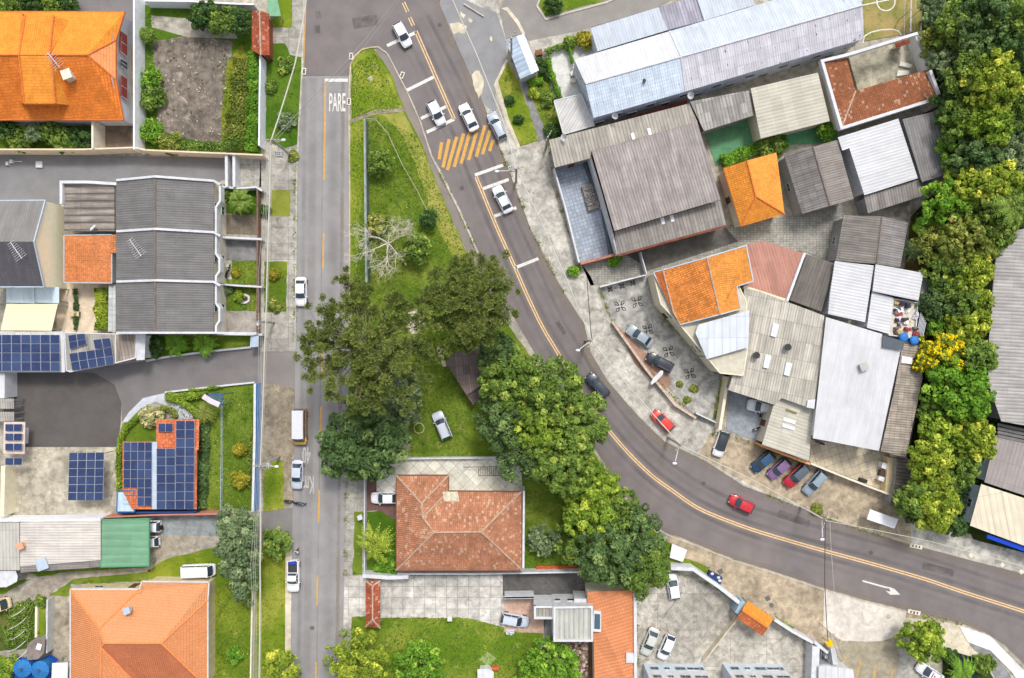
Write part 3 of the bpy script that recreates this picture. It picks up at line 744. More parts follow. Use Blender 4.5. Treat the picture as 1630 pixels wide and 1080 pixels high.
    for s_ in (-1, 1):
        g = []
        for k in range(n + 1):
            t = k / n; xb = X(r0) + (X(f0) - X(r0)) * t; xt = X(r1) + (X(f1) - X(r1)) * t; zz = zt + .05 * math.sin(math.pi * t)
            g.append([(xb, s_ * wb, zb), ((xb + xt) / 2, s_ * (wb + wt) / 2 * 1.015, (zb + zz) / 2), (xt, s_ * wt, zz)])
        sheet(g, 'side_window', gm, s_ < 0)
        pil.tube([fr[0][0 if s_ < 0 else 4], fr[2][0 if s_ < 0 else 4], fr[4][0 if s_ < 0 else 4]], .04, 6)
        pil.tube([re[0][0 if s_ < 0 else 4], re[2][0 if s_ < 0 else 4], re[4][0 if s_ < 0 else 4]], .06, 6)
        m_ = g[n // 2]; pil.tube([m_[0], m_[1], m_[2]], .035, 6); pil.tube([q[2] for q in g], .035, 6)
        if kind in ('wagon', 'suv', 'minivan'): MB().tube([(X(r1) + .2, s_ * wt * .9, zt + .12), (X(f1) - .2, s_ * wt * .9, zt + .14)], .025, 5).build('roof_rail', metalg, root)
        MB().ball((X(f0) - .18, s_ * (w + .08), belt + .02), (.09, .12, .08), 8, 5).build('mirror', pm, root)
        MB().ball((X(.965), s_ * w * .66, belt * .70), (.17, .16, .08), 8, 5).build('headlight', chrome, root)
        MB().ball((X(.018), s_ * w * .76, belt * .82), (.08, .17, .12), 8, 5).build('taillight', plain((150, 20, 18), .3, .05), root)
        for t in (.17, .81):
            r_ = .31 if kind not in ('suv', 'pickup', 'van') else .36
            ty = MB().tube([(X(t), s_ * (w - .20), r_), (X(t), s_ * (w + .012), r_)], r_, 18).build('wheel', rubber, root)
            MB().tube([(X(t), s_ * (w - .02), r_), (X(t), s_ * (w + .02), r_)], r_ * .62, 12).build('rim', metalg, ty)
    sm = MB(); sz_ = belt + .045
    for t in (f0 + .035, max(r0 - .01, .03)) if not boxy else (f0 + .03,): sm.tube([(X(t), -w * .74, sz_ - .03), (X(t) + .1, 0, sz_), (X(t), w * .74, sz_ - .03)], .014, 4)
    for s_ in (-1, 1):
        sm.tube([(X(f0 + .04), s_ * w * .74, sz_ - .03), (X(.95), s_ * w * .60, belt * .86)], .012, 4)
        sm.tube([(X(f0) + .02, s_ * .35, sz_ + .01), (X(f0) + .06, -s_ * .05 + .1, sz_ + .02)], .015, 4)
    sm.build('seam', blackp, root)
    pil.build('pillars', rm_ if kind != 'van' else pm, root)
    MB().box((X(1.0) + .005, 0, .42), (.03, .42, .13)).build('licence_plate', greyw, root)
    MB().box((X(0) - .005, 0, .52), (.03, .42, .13)).build('licence_plate', greyw, root)
    MB().box((X(.99), 0, .36), (.10, Wd * .6, .12)).build('bumper', darkg, root)
    if kind == 'pickup':
        MB().box((X(.205), 0, belt + .0), (L * .345, w * 1.5, .10)).build('cargo_bed', darkg, root)
        q = MB(); zz = belt + .14
        for s_ in (-1, 1): q.box((X(.205), s_ * w * .84, zz - .04), (L * .38, .13, .16))
        q.box((X(.02), 0, zz - .04), (.13, w * 1.55, .16)); q.box((X(.385), 0, zz - .04), (.10, w * 1.55, .16)); q.build('bed_rail', pm, root)
        if extra == 'blue': MB().box((X(.07), .05, belt + .12), (.45, 1.05, .16), .12).build('folded_tarp', plain((36, 66, 190), .6), root)
    if kind == 'van' and extra == 'stripe': 
        for s_ in (-1, 1): MB().box((X(.45), s_ * (w + .004), .78), (L * .8, .03, .30)).build('side_stripe', plain((214, 160, 40), .5), root)
    if extra == 'dot': MB().cyl((X(.42), 0, zt + .08), .16, .03, 12).build('roof_emblem', plain((170, 40, 40), .5), root); MB().box((X(.5), 0, zt + .09), (.12, wt * 1.3, .07)).build('light_bar', darkg, root)
    if extra == 'spare':
        MB().tube([(X(0) - .22, .15, .95), (X(0) - .02, .15, .95)], .36, 16).build('spare_wheel', rubber, root)
    return root
def motorcycle(label, nose, tail, rgb=(40, 50, 110), group='motorcycles', base=0.):
    a = P(nose[0], nose[1], .5 + base); b = P(tail[0], tail[1], .5 + base); c = (a + b) / 2; d = (a - b).xy; L = min(2.1, d.length)
    r = thing('motorcycle', label, 'motorcycle', (c.x, c.y, base), group, rz=math.atan2(d.y, d.x)); WO[r.name] = Vector((0, 0, 0)); h = L / 2
    for x in (-h + .3, h - .3):
        wv = MB().tube([(x, -.06, .3), (x, .06, .3)], .3, 16).build('wheel', rubber, r); MB().tube([(x, -.065, .3), (x, .065, .3)], .19, 12).build('rim', metalg, wv)
    MB().ball((.15, 0, .78), (.30, .15, .14), 10, 6).build('tank', gloss(rgb), r, True)
    MB().ball((-.38, 0, .80), (.38, .13, .07), 10, 5).build('seat', blackp, r, True)
    MB().box((0, 0, .45), (.5, .24, .32)).tube([(-.1, 0, .55), (h - .3, 0, .35)], .04, 6).tube([(h - .3, .09, .3), (h - .52, .09, .95)], .03, 6).tube([(h - .3, -.09, .3), (h - .52, -.09, .95)], .03, 6).tube([(-h + .3, 0, .3), (-.1, 0, .5)], .04, 6).build('frame', darkg, r)
    MB().tube([(h - .62, -.36, 1.02), (h - .5, -.12, .98), (h - .5, .12, .98), (h - .62, .36, 1.02)], .022, 6).build('handlebar', darkg, r)
    MB().ball((h - .38, 0, .86), (.09, .1, .1), 8, 5).build('headlight', chrome, r); MB().ball((h - .3, 0, .62), (.26, .07, .05), 8, 4).build('mudguard', gloss(rgb), r, True)
    MB().tube([(-.6, -.15, .38), (.1, -.15, .3)], .05, 8).build('exhaust', chrome, r); return r

def skin_mesh(name, pts, edges, radii, mat, parent, sub=2, root_i=0):
    me = bpy.data.meshes.new(name); me.from_pydata(pts, edges, []); o = bpy.data.objects.new(name, me); col.objects.link(o); o.parent = parent
    me.skin_vertices.new(name='') if hasattr(me.skin_vertices, 'new') and not me.skin_vertices else None
    m = o.modifiers.new('skin', 'SKIN'); m.use_smooth_shade = True
    if not me.skin_vertices:
        bm = bmesh.new(); bm.from_mesh(me); bm.verts.layers.skin.verify(); bm.to_mesh(me); bm.free()
    for i, r in enumerate(radii): me.skin_vertices[0].data[i].radius = r if isinstance(r, tuple) else (r, r); me.skin_vertices[0].data[i].use_root = (i == root_i)
    s_ = o.modifiers.new('sub', 'SUBSURF'); s_.levels = sub; s_.render_levels = sub; me.materials.append(mat); return o
def person(label, px, py, rz, shirt=(226, 226, 226), trousers=(28, 28, 32), skin=(150, 104, 78)):
    c = P(px, py, 0); r = thing('person', label, 'person', (c.x, c.y, 0), None, rz=rz); WO[r.name] = Vector((0, 0, 0)); sk = plain(skin, .6, .05)
    pts = [(0, 0, .95), (.02, 0, 1.15), (.03, 0, 1.38), (.05, 0, 1.50), (.07, 0, 1.60), (.08, 0, 1.70),     # 0-5 pelvis..head
           (0, .10, .90), (.22, .11, .50), (.10, .11, .10), (.24, .11, .04),                                      # 6-9 left leg forward
           (0, -.10, .90), (-.04, -.11, .50), (-.34, -.11, .16), (-.24, -.11, .06),                            # 10-13 right leg back
           (.03, .19, 1.40), (-.08, .25, 1.12), (.04, .27, .90), (.07, .27, .83),                               # 14-17 left arm
           (.03, -.19, 1.40), (.14, -.25, 1.13), (.34, -.24, 1.02), (.42, -.24, 1.0)]                            # 18-21 right arm
    E = [(0, 1), (1, 2), (2, 3), (3, 4), (4, 5), (0, 6), (6, 7), (7, 8), (8, 9), (0, 10), (10, 11), (11, 12), (12, 13), (2, 14), (14, 15), (15, 16), (16, 17), (2, 18), (18, 19), (19, 20), (20, 21)]
    fing = []; rad = [(.15, .11), (.14, .10), (.16, .10), .055, .085, .095, .09, .065, .045, .035, .09, .065, .045, .035, .06, .042, .03, .03, .06, .042, .03, .03]
    for w_, dr in ((17, Vector((.15, 0, -1)).normalized()), (21, Vector((1, 0, -.2)).normalized())):
        base_ = Vector(pts[w_]); sx = Vector((0, 1, 0)) if w_ == 21 else Vector((1, 0, 0))
        for k, (off, ln) in enumerate(((-.027, .07), (-.009, .08), (.009, .075), (.027, .06), (-.045, .045))):
            i0 = len(pts); p1 = base_ + sx * off + dr * (.04 if k < 4 else 0.0); p2 = p1 + (dr if k < 4 else (dr - sx * .8).normalized()) * ln * .5; p3 = p2 + (dr + Vector((.15, 0, -.25))).normalized() * ln * .5
            pts += [tuple(p1), tuple(p2), tuple(p3)]; E += [(w_, i0), (i0, i0 + 1), (i0 + 1, i0 + 2)]; rad += [.010, .009, .007]
    skin_mesh('body', pts, E, rad, sk, r, 1)
    skin_mesh('shirt', pts[:4] + [pts[14], pts[15], pts[18], pts[19]], [(0, 1), (1, 2), (2, 3), (2, 4), (4, 5), (2, 6), (6, 7)], [(.165, .13), (.16, .12), (.185, .125), .065, .08, .06, .08, .06], plain(shirt, .8), r, 2)
    skin_mesh('trousers', [pts[0], pts[6], pts[7], pts[8], pts[10], pts[11], pts[12]], [(0, 1), (1, 2), (2, 3), (0, 4), (4, 5), (5, 6)], [(.165, .13), .105, .085, .065, .105, .085, .065], plain(trousers, .85), r, 2)
    MB().ball((.06, 0, 1.72), (.10, .088, .09), 12, 7).build('hair', plain((30, 24, 20), .9), r, True)
    fc = MB().ball((.175, 0, 1.66), (.02, .014, .022), 6, 4)
    for s_ in (-1, 1): fc.ball((.165, s_ * .033, 1.685), (.012, .014, .008), 6, 4); fc.ball((.08, s_ * .092, 1.665), (.02, .012, .03), 6, 4)
    fc.ball((.165, 0, 1.625), (.012, .03, .006), 6, 4); fc.build('face', plain((128, 84, 64), .6), r, True)
    for s_, q in ((1, (.24, .11, .04)), (-1, (-.22, -.11, .05))): MB().ball((q[0] - .02, q[1], .05), (.14, .055, .05), 8, 5).build('shoe', blackp, r, True)
    return r
def text_mesh(s_, px0, py0, wpx, hpx, z, mat, parent, rot=0, name='lettering'):
    """road lettering fitted into a box of wpx x hpx photo pixels, centre at px0, py0"""
    cu = bpy.data.curves.new(name, 'FONT'); cu.body = s_; cu.size = 1; cu.extrude = .002; cu.offset = .012
    o = bpy.data.objects.new('tmp', cu); col.objects.link(o); bpy.context.view_layer.update()
    me = bpy.data.meshes.new_from_object(o.evaluated_get(bpy.context.evaluated_depsgraph_get())); bpy.data.objects.remove(o)
    v = np.zeros(len(me.vertices) * 3); me.vertices.foreach_get('co', v); v = v.reshape(-1, 3)
    mn, mx = v.min(0), v.max(0); v[:, 0] = (v[:, 0] - (mn[0] + mx[0]) / 2) / (mx[0] - mn[0]) * wpx * S; v[:, 1] = (v[:, 1] - (mn[1] + mx[1]) / 2) / (mx[1] - mn[1]) * hpx * S
    c = P(px0, py0, 0); ca, sa = math.cos(rot), math.sin(rot); x = v[:, 0] * ca - v[:, 1] * sa + c.x; y = v[:, 0] * sa + v[:, 1] * ca + c.y
    v[:, 0] = x; v[:, 1] = y; v[:, 2] = (v[:, 2] - mn[2]) + z; v -= np.array(WO.get(parent.name, Vector((0, 0, 0))) if parent else (0, 0, 0))
    me.vertices.foreach_set('co', v.ravel()); me.update(); me.materials.clear(); me.materials.append(mat)
    q = bpy.data.objects.new(name, me); col.objects.link(q); q.parent = parent; return q
def pole(label, px, py, h=9.5, cross=90, lamp=None, transformer=None, group='utility poles', top=None, arms=1, lean=None):
    """px, py: where the TOP of the pole is seen. lamp: (px,py) of the lamp head"""
    t = P(px, py, h); r = thing('utility_pole', label, 'utility pole', (t.x, t.y, 0), group)
    MB().tube([(t.x, t.y, 0), (t.x, t.y, h)], [.2, .12], 10).build('shaft', plain((168, 164, 156), .85, .15), r)
    a = R(cross); dv = Vector((math.cos(a), math.sin(a), 0))
    for k in range(arms):
        z = h - .35 - k * .9; q = MB().box((t.x, t.y, z), (2.2, .12, .12), a); q.build('crossarm', plain((150, 142, 130)), r)
        iz = MB()
        for s_ in (-1, -.5, .5, 1): p = Vector((t.x, t.y, z)) + dv * s_; iz.cyl((p.x, p.y, z + .06), .06, .2, 8)
        iz.build('insulators', plain((200, 196, 190)), r)
    if lamp:
        e = P(lamp[0], lamp[1], h - .8); m = Vector((t.x, t.y, h - 1.6)); u = (e - m); u.z = 0; u.normalize()
        arm = MB().tube([m, m + Vector((0, 0, .35)) + u * .8, e - u * .35], .055, 8).build('lamp_arm', plain((206, 208, 210), .5), r)
        MB().ball((e.x, e.y, e.z), (.34, .2, .1), 12, 6).build('lamp_head', plain((214, 218, 222), .4, .05), arm, True)
    if transformer:
        e = P(transformer[0], transformer[1], h - 2.6); q = MB().box((e.x, e.y, h - 3), (.95, .7, 1.0), a).build('transformer', plain((196, 198, 200), .5), r)
        b = MB(); 
        for s_ in (-.28, 0, .28):
            for s2 in (-.15, .15): b.cyl((e.x + dv.x * s_ - dv.y * s2, e.y + dv.y * s_ + dv.x * s2, h - 2.5), .07, .22, 8)
        b.build('bushings', plain((110, 84, 80)), q)
        MB().tube([(t.x, t.y, h - 3), (e.x, e.y, h - 3)], .06, 6).build('bracket', metalg, r)
    return r
def cable(label, pts, r_=.035, z=8.6, mat=None, sag=.5, group='overhead cables', zs=None):
    q = []
    for i in range(len(pts) - 1):
        z0, z1 = (zs[i], zs[i + 1]) if zs else (z, z); a, b = P(*pts[i], z0), P(*pts[i + 1], z1); k = 8
        for j in range(k): t = j / k; p = a.lerp(b, t); p.z -= sag * 4 * t * (1 - t); q.append(p)
    q.append(P(*pts[-1], zs[-1] if zs else z)); o = MB().tube(q, r_, 6).build('overhead_cable', mat or plain((178, 176, 170), .6, .05)); return tag(o, label, 'cable', group)
# ================================================================== GROUND AND ROADS
KB = conc((186, 180, 168), stain=.5, crack=.2)
c_base = conc((182, 176, 162), stain=1.2); c_light = conc((200, 196, 186), stain=1.25); c_cream = conc((206, 196, 174), stain=.6)
c_slab = conc((190, 186, 176), slab=2.6, sl2=2.4, stain=1.1, rot=0); c_slab2 = conc((214, 210, 202), slab=1.65, sl2=1.7, stain=1.0, crack=.3)
c_dirt = conc((160, 148, 128), stain=1.2, crack=0, fine=.25); c_grey = conc((138, 138, 138), stain=.8, dirt=(90, 88, 84)); c_white = conc((212, 212, 208), stain=.35, crack=.3)
c_bluegrey = conc((150, 156, 164), stain=.7); c_dark = conc((96, 94, 92), stain=.8, dirt=(130, 126, 118)); c_yard = conc((208, 202, 190), stain=1.4, crack=1., dirt=(112, 106, 94), slab=5.5)
c_br = conc((184, 168, 144), stain=1.2, crack=.4); c_cobble = conc((170, 168, 160), stain=.9, fine=.3, slab=.5, sl2=.35)
a_left = asph((146, 144, 144), .12); a_right = asph((120, 113, 113), .24); a_drive = asph((120, 116, 116), .22); a_lot = asph((92, 88, 86), .35, (124, 118, 108)); a_lt = asph((138, 138, 140), .45, (168, 162, 152))
g_n = grass(); g_lime = grass((112, 134, 34), (158, 160, 66), (82, 108, 24), .7); g_dk = grass((70, 104, 26), (94, 122, 38), (50, 76, 18), .1); g_dry = grass((134, 142, 58), (168, 162, 86), (100, 114, 38), .7)
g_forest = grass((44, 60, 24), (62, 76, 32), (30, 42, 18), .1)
soil = conc((116, 88, 66), stain=1, crack=0, fine=.3); paver = conc((122, 88, 84), stain=.5, slab=.5, sl2=.3, crack=0); rubb = conc((150, 128, 112), stain=1.4, crack=0, fine=.5)

tag(MB().prism([(-1500, -1500), (1500, -1500), (1500, 1500), (-1500, 1500)], -1.5, -.03).build('ground', c_base), kind='structure')

RB_R = [(705, -30), (701, 10), (708, 26), (737, 88), (768, 161), (797, 238), (825, 311), (844, 363), (870, 415), (898, 467), (930, 516), (940, 561), (966, 605), (1002, 647), (1028, 675), (1059, 704), (1124, 735), (1184, 774), (1220, 787), (1310, 823), (1366, 841), (1443, 865), (1521, 886), (1630, 914), (1700, 932)]
RB_L = [(1700, 1120), (1630, 1057), (1600, 1028), (1568, 1007), (1529, 992), (1443, 971), (1376, 955), (1308, 935), (1220, 906), (1171, 891), (1111, 867), (1062, 849), (1028, 826), (1005, 800), (985, 775), (960, 735), (925, 680), (890, 622), (850, 560), (815, 500), (768, 415), (732, 332), (701, 270), (688, 246), (670, 192), (649, 145), (615, 82), (604, 76), (590, 74), (575, 78), (562, 90), (557, 106), (556, 121), (483, 121), (486, 40), (487, -30)]
roadB = flat('road', RB_R + RB_L, a_right, .0)
RA = [(483, 121.4), (556, 121.4), (555, 200), (556, 280), (557, 400), (558, 550), (555, 650), (552, 750), (551, 800), (549, 900), (545, 1110), (464, 1110), (463, 1030), (463, 940), (465, 860), (466, 800), (468, 650), (471, 550), (474, 270), (478, 200)]
roadA = flat('road', RA, a_left, .0)
# wheel wear, dust and damp
CL = [(700, -30), (712, 30), (745, 105), (775, 190), (800, 262), (822, 330), (850, 400), (880, 465), (910, 520)]
DYc = smooth_pts([(650, 40), (690, 120), (723, 190), (758, 282), (790, 360), (821, 429), (862, 518), (888, 562), (942, 650), (1000, 721), (1070, 781), (1163, 831), (1301, 874), (1417, 906), (1534, 943), (1690, 994)], 4)
w_d = wear((96, 92, 92), .30, .12); w_l = wear((146, 140, 136), .30, .12); w_b = wear((150, 138, 124), .62, .25, .45)
for k, (off, m) in enumerate(((-10, w_d), (-22, w_l), (10, w_d), (24, w_l), (34, w_d))): ribbon('road_wear', DYc, 9, off, m, .002 + k * .0002, roadB)
ribbon('road_dust', smooth_pts(RB_R[:-1], 2), 22, -4, w_b, .0032, roadB); ribbon('road_dust', RB_L[1:18], 10, -3, w_b, .0034, roadB)
w_s = wear((112, 108, 108), .22, .15, .5)
for x, wd, m, z in ((497, 18, w_l, .0022), (531, 30, w_s, .0024), (484, 12, w_s, .0026), (545, 9, w_b, .0028), (513, 3, w_l, .003)): ribbon('road_wear', [(x + 1, 125), (x - 1, 400), (x - 4, 700), (x - 9, 1090)], wd, 0, m, z, roadA)
for k, q in enumerate((((502, 20), (510, 18), (511, 28), (503, 30)), ((500, 42), (509, 41), (510, 52), (501, 53)), ((560, 30), (600, 24), (602, 40), (563, 46)), ((1240, 812), (1290, 830), (1286, 840), (1237, 822)), ((1470, 895), (1520, 908), (1517, 918), (1467, 905)), ((890, 510), (902, 530), (896, 534), (884, 514)))):
    a_, b_, c_, e_ = q; ribbon('road_patch', [((a_[0] + e_[0]) / 2, (a_[1] + e_[1]) / 2), ((b_[0] + c_[0]) / 2, (b_[1] + c_[1]) / 2)], abs(e_[1] - a_[1]) + 3, 0, wear((78, 74, 74), .35, .8, .08), .0036 + k * .0001, roadB)
for k, (x, y) in enumerate(((1120, 770), (1386, 880), (700, 40), (735, 300))): MB().cyl(P(x, y, -.006), .34, .014, 18).build('manhole_cover', plain((92, 88, 86), .7, .2), roadB)
MB().cyl(P(530, 450, -.006), .34, .014, 18).build('manhole_cover', plain((104, 102, 100), .7, .2), roadA); MB().cyl(P(497, 1000, -.006), .34, .014, 18).build('manhole_cover', plain((104, 102, 100), .7, .2), roadA)
# yellow and white paint
DY = smooth_pts([(758, 282), (790, 360), (821, 429), (839, 470), (862, 518), (888, 562), (916, 610), (942, 650), (968, 684), (1000, 721), (1036, 756), (1070, 781), (1111, 809), (1163, 831), (1215, 849), (1301, 874), (1360, 890), (1417, 906), (1475, 923), (1534, 943), (1622, 971), (1690, 994)], 4)
mb = MB(); pline(mb, DY, 1.9, .004, 1.8); pline(mb, DY, 1.9, .004, -1.8)
pline(mb, [(662, 50), (723, 190)], 1.7, .004, 2); pline(mb, [(662, 50), (723, 190)], 1.7, .004, -2)
for a, b in (((642, 4), (649, 19)), ((652, 28), (658, 41))): pline(mb, [a, b], 1.6, .004, 2); pline(mb, [a, b], 1.6, .004, -2)
mb.build('double_yellow_line', plain((226, 190, 138), .75, .18, sc_=2.5), roadB)
mb = MB(); line(mb, (482.5, 118), (486.5, 8), 2.2, .004); mb.build('edge_line', yelm, roadB)
mb = MB(); line(mb, (518, 130), (516, 286), 2.4, .004); mb.build('centre_line', yelm, roadA)
for a, b in (((515, 371), (514, 428)), ((513, 546), (512.5, 600)), ((511, 647), (510, 692)), ((508, 780), (507, 832)), ((505.5, 916), (504.5, 964)), ((503, 1054), (502.5, 1100))):
    line(MB(), a, b, 2.4, .004).build('centre_dash', yelm, roadA)
for i, (a, b) in enumerate((((616, 73), (662, 52)), ((648, 144), (690, 123)), ((670, 189), (710, 170)), ((679, 211), (723, 190)), ((756, 279), (801, 263)), ((768, 301), (810, 286)), ((786, 345), (822, 331)), ((819, 427), (857, 412)))):
    line(MB(), a, b, 5, .004).build('stop_line', whim, roadB)
line(MB(), (517, 128), (554, 128), 5, .004).build('stop_line', whim, roadA)
for a, b in (((703, 227), (699, 254)), ((715, 222), (705, 267)), ((727, 218), (712, 271)), ((738, 213), (723, 266)), ((748, 210), (734, 261)), ((760, 206), (746, 255)), ((772, 200), (758, 250)), ((780, 208), (768, 246)), ((785, 223), (779, 241))):
    line(MB(), a, b, 5.2, .006).build('speed_hump_stripe', yelm, roadB)
text_mesh('PARE', 537, 163, 26, 29, .004, whim, roadA)
lw = plain((186, 185, 181), .8, .3, sc_=4)
text_mesh('40', 488, 725, 13, 27, .004, lw, roadA, math.pi); text_mesh('Km', 491, 772, 17, 28, .004, lw, roadA, math.pi)
mb = MB(); line(mb, (1373, 925), (1413, 936), 2.6, .004); mb.prism(xy([(1412, 934), (1420, 936), (1424, 938), (1433, 947), (1417, 947), (1409, 940), (1415, 942), (1418, 941)]), -.004, .0045); mb.build('lane_arrow', whim, roadB)
# raised pavements with kerbs (0.12 m)
def kerb(pts, wpx=2, z=.13, par=None, m=None):
    mb = MB(); mb.beam([P(a, b, z) for a, b in pts], wpx * S, z + .2); o = mb.build('kerb', m or KB, par)
    if par is None: o['kind'] = 'structure'
    return o
E_OUT = [(1700, 900), (1630, 880), (1560, 862), (1521, 850), (1440, 825), (1400, 805), (1300, 770), (1290, 772), (1190, 740), (1150, 680), (1100, 668), (1040, 600), (975, 520), (940, 440), (925, 420), (905, 375), (880, 300), (860, 235), (830, 238), (806, 180), (790, 140), (802, 95), (806, 66), (795, 20), (780, -30)]
pav = flat('pavement', RB_R + E_OUT, c_light, .05)
kerb([(a + 2, b - 1.5) for a, b in RB_R[7:]], 1.6, .10)
flat('forecourt', [(720, -10), (702, -20), (700, 8), (722, 60), (752, 128), (772, 168), (790, 182), (788, 140), (806, 95), (806, 66), (790, 20), (765, 12)], a_lt, .062)
for k, q in enumerate((((716, 38), (730, 36), (743, 42), (740, 54), (730, 52), (722, 55)), ((733, 18), (741, 24), (738, 30), (733, 26)), ((747, 29), (753, 33), (750, 37), (745, 33)), ((780, 57), (784, 60), (783, 67), (779, 63)), ((757, 113), (763, 113), (770, 128), (768, 148), (762, 158), (755, 140), (751, 120)))):
    flat('concrete_patch', list(q), c_cream, .068 + k * .002)
# footpath along the island
flat('path', [(598, 76), (606, 74), (617, 88), (649, 150), (670, 197), (688, 250), (701, 275), (732, 337), (768, 420), (812, 500), (800, 505), (745, 405), (727, 366), (711, 330), (689, 275), (670, 226), (644, 176), (620, 114), (600, 86)], asph((132, 124, 118), .6), .03)
kerb([(601, 74), (617, 86), (648, 146), (669, 194), (687, 250), (700, 274), (731, 336), (767, 418)], 1.8, .12)
isl = flat('grass_ground', [(559, 135), (560, 100), (566, 88), (578, 79), (594, 76), (600, 86), (620, 114), (644, 176), (670, 226), (689, 275), (711, 330), (727, 366), (745, 405), (800, 505), (850, 575), (890, 630), (925, 690), (960, 745), (1005, 808), (1058, 860), (1075, 868), (1062, 905), (1012, 905), (1012, 940), (930, 940), (925, 910), (835, 908), (834, 780), (818, 728), (640, 728), (600, 760), (556, 765), (556, 640), (560, 500), (560, 280)], g_n, .05)
flat('grass_ground', [(562, 102), (568, 90), (580, 82), (597, 84), (617, 114), (640, 172), (600, 172), (561, 188)], g_lime, .056)
flat('grass_ground', [(596, 183), (642, 178), (668, 228), (687, 277), (709, 332), (725, 368), (742, 405), (755, 430), (722, 410), (690, 350), (672, 290), (640, 215), (610, 184)], g_dry, .058)
flat('grass_ground', [(558, 192), (580, 190), (580, 300), (572, 340), (570, 400), (562, 500), (558, 500), (557, 300)], g_lime, .057)
flat('path', [(559, 191), (575, 183), (600, 175), (645, 172), (646, 178), (600, 182), (575, 190), (559, 196)], c_dirt, .066)
kerb([(556.5, 470), (556.5, 280), (555.5, 190), (556, 135), (558, 104), (564, 90), (576, 79), (590, 75.5), (601, 75)], 2, .13, m=conc((200, 186, 150), stain=.8))
flat('path', [(641, 655), (651, 640), (653, 728), (642, 728)], c_dirt, .064); flat('path', [(639, 655), (641, 655), (642, 728), (640, 728)], c_cream, .09)
flat('sand_patch', [(650, 498), (662, 492), (674, 500), (678, 515), (672, 530), (656, 532), (646, 522), (645, 508)], conc((206, 192, 184), stain=.5, crack=0, fine=.3), .07)
# left pavement strip, from top to bottom
flat('pavement', [(478, -20), (487, -20), (484, 60), (483, 121), (478, 200), (474, 270), (471, 560), (413, 560), (413, 300), (415, 250), (374, 250), (372, 296), (416, 298), (416, 240), (455, 236), (475, 230), (480, 92), (462, 88), (454, 70), (428, 70), (428, 43), (464, 44), (466, -20)], c_slab, .09)
flat('grass_ground', [(432, -20), (465, -20), (465, 44), (430, 43)], g_lime, .10); flat('grass_ground', [(424, 90), (430, 70), (454, 70), (462, 88), (480, 92), (475, 230), (455, 236), (424, 225)], g_dk, .11)
flat('grass_ground', [(432, 303), (462, 303), (463, 344), (432, 345)], g_dry, .105); flat('grass_ground', [(421, 416), (458, 417), (456, 497), (421, 498)], g_n, .105)
kerb([(484, -20), (482.5, 60), (480, 121), (475.5, 200), (472.5, 270), (469.5, 545)], 2, .12)
flat('driveway', [(412, 556), (470, 547), (469, 620), (440, 612), (412, 610)], asph((134, 128, 124), .4), .02)
flat('pavement', [(412, 610), (440, 612), (469, 620), (467, 800), (452, 806), (420, 800), (414, 730)], c_dirt, .08)
flat('grass_ground', [(422, 735), (451, 733), (452, 810), (420, 814)], g_lime, .10)
flat('driveway', [(412, 815), (466, 808), (465, 862), (440, 870), (412, 872)], asph((128, 126, 124), .3), .02)
flat('grass_ground', [(408, 872), (455, 862), (454, 1036), (440, 1110), (404, 1110)], g_lime, .10); flat('pavement', [(455, 862), (465, 860), (463, 1036), (454, 1036)], c_cream, .12)
# right pavement of the left road
flat('pavement', [(556, 765), (582, 765), (580, 917), (548, 917), (551, 800)], c_slab, .09); flat('grass_ground', [(564, 815), (578, 814), (577, 915), (562, 915)], g_n, .10)
flat('pavement', [(548, 917), (583, 917), (583, 982), (547, 982)], c_slab2, .06); flat('pavement', [(547, 982), (560, 982), (558, 1040), (546, 1040)], c_light, .09)
flat('grass_ground', [(560, 982), (604, 982), (606, 1110), (545, 1110), (546, 1040), (559, 1040)], g_n, .08)
flat('driveway', [(583, 765), (632, 757), (632, 830), (625, 825), (600, 812), (583, 814)], paver, .07)
flat('grass_ground', [(584, 815), (608, 814), (632, 830), (634, 914), (582, 914)], g_dk, .08)
flat('courtyard', [(604, 917), (925, 917), (930, 945), (850, 950), (850, 1005), (805, 1000), (770, 990), (745, 984), (604, 984)], c_slab2, .05)
flat('courtyard', [(800, 912), (930, 914), (932, 948), (800, 948)], c_dark, .054); flat('courtyard', [(803, 952), (850, 950), (868, 985), (866, 1008), (803, 1006)], conc((200, 168, 150), stain=.6), .06)
flat('grass_ground', [(606, 984), (745, 984), (770, 990), (805, 1001), (865, 1009), (864, 1110), (600, 1110)], grass((96, 126, 30), (142, 152, 58), (74, 100, 22), .7), .05)
flat('rubble_ground', [(862, 1018), (936, 1018), (936, 1110), (862, 1110)], rubb, .055); flat('courtyard', [(866, 985), (882, 985), (882, 1018), (866, 1018)], c_grey, .06)
flat('terrace', [(600, 765), (598, 745), (616, 730), (812, 728), (830, 745), (832, 784), (600, 784)], conc((214, 212, 200), slab=1.5, rot=.785, stain=.45, crack=.2), .35)
flat('soil_strip', [(936, 1022), (947, 1022), (949, 1110), (935, 1110)], soil, .03)
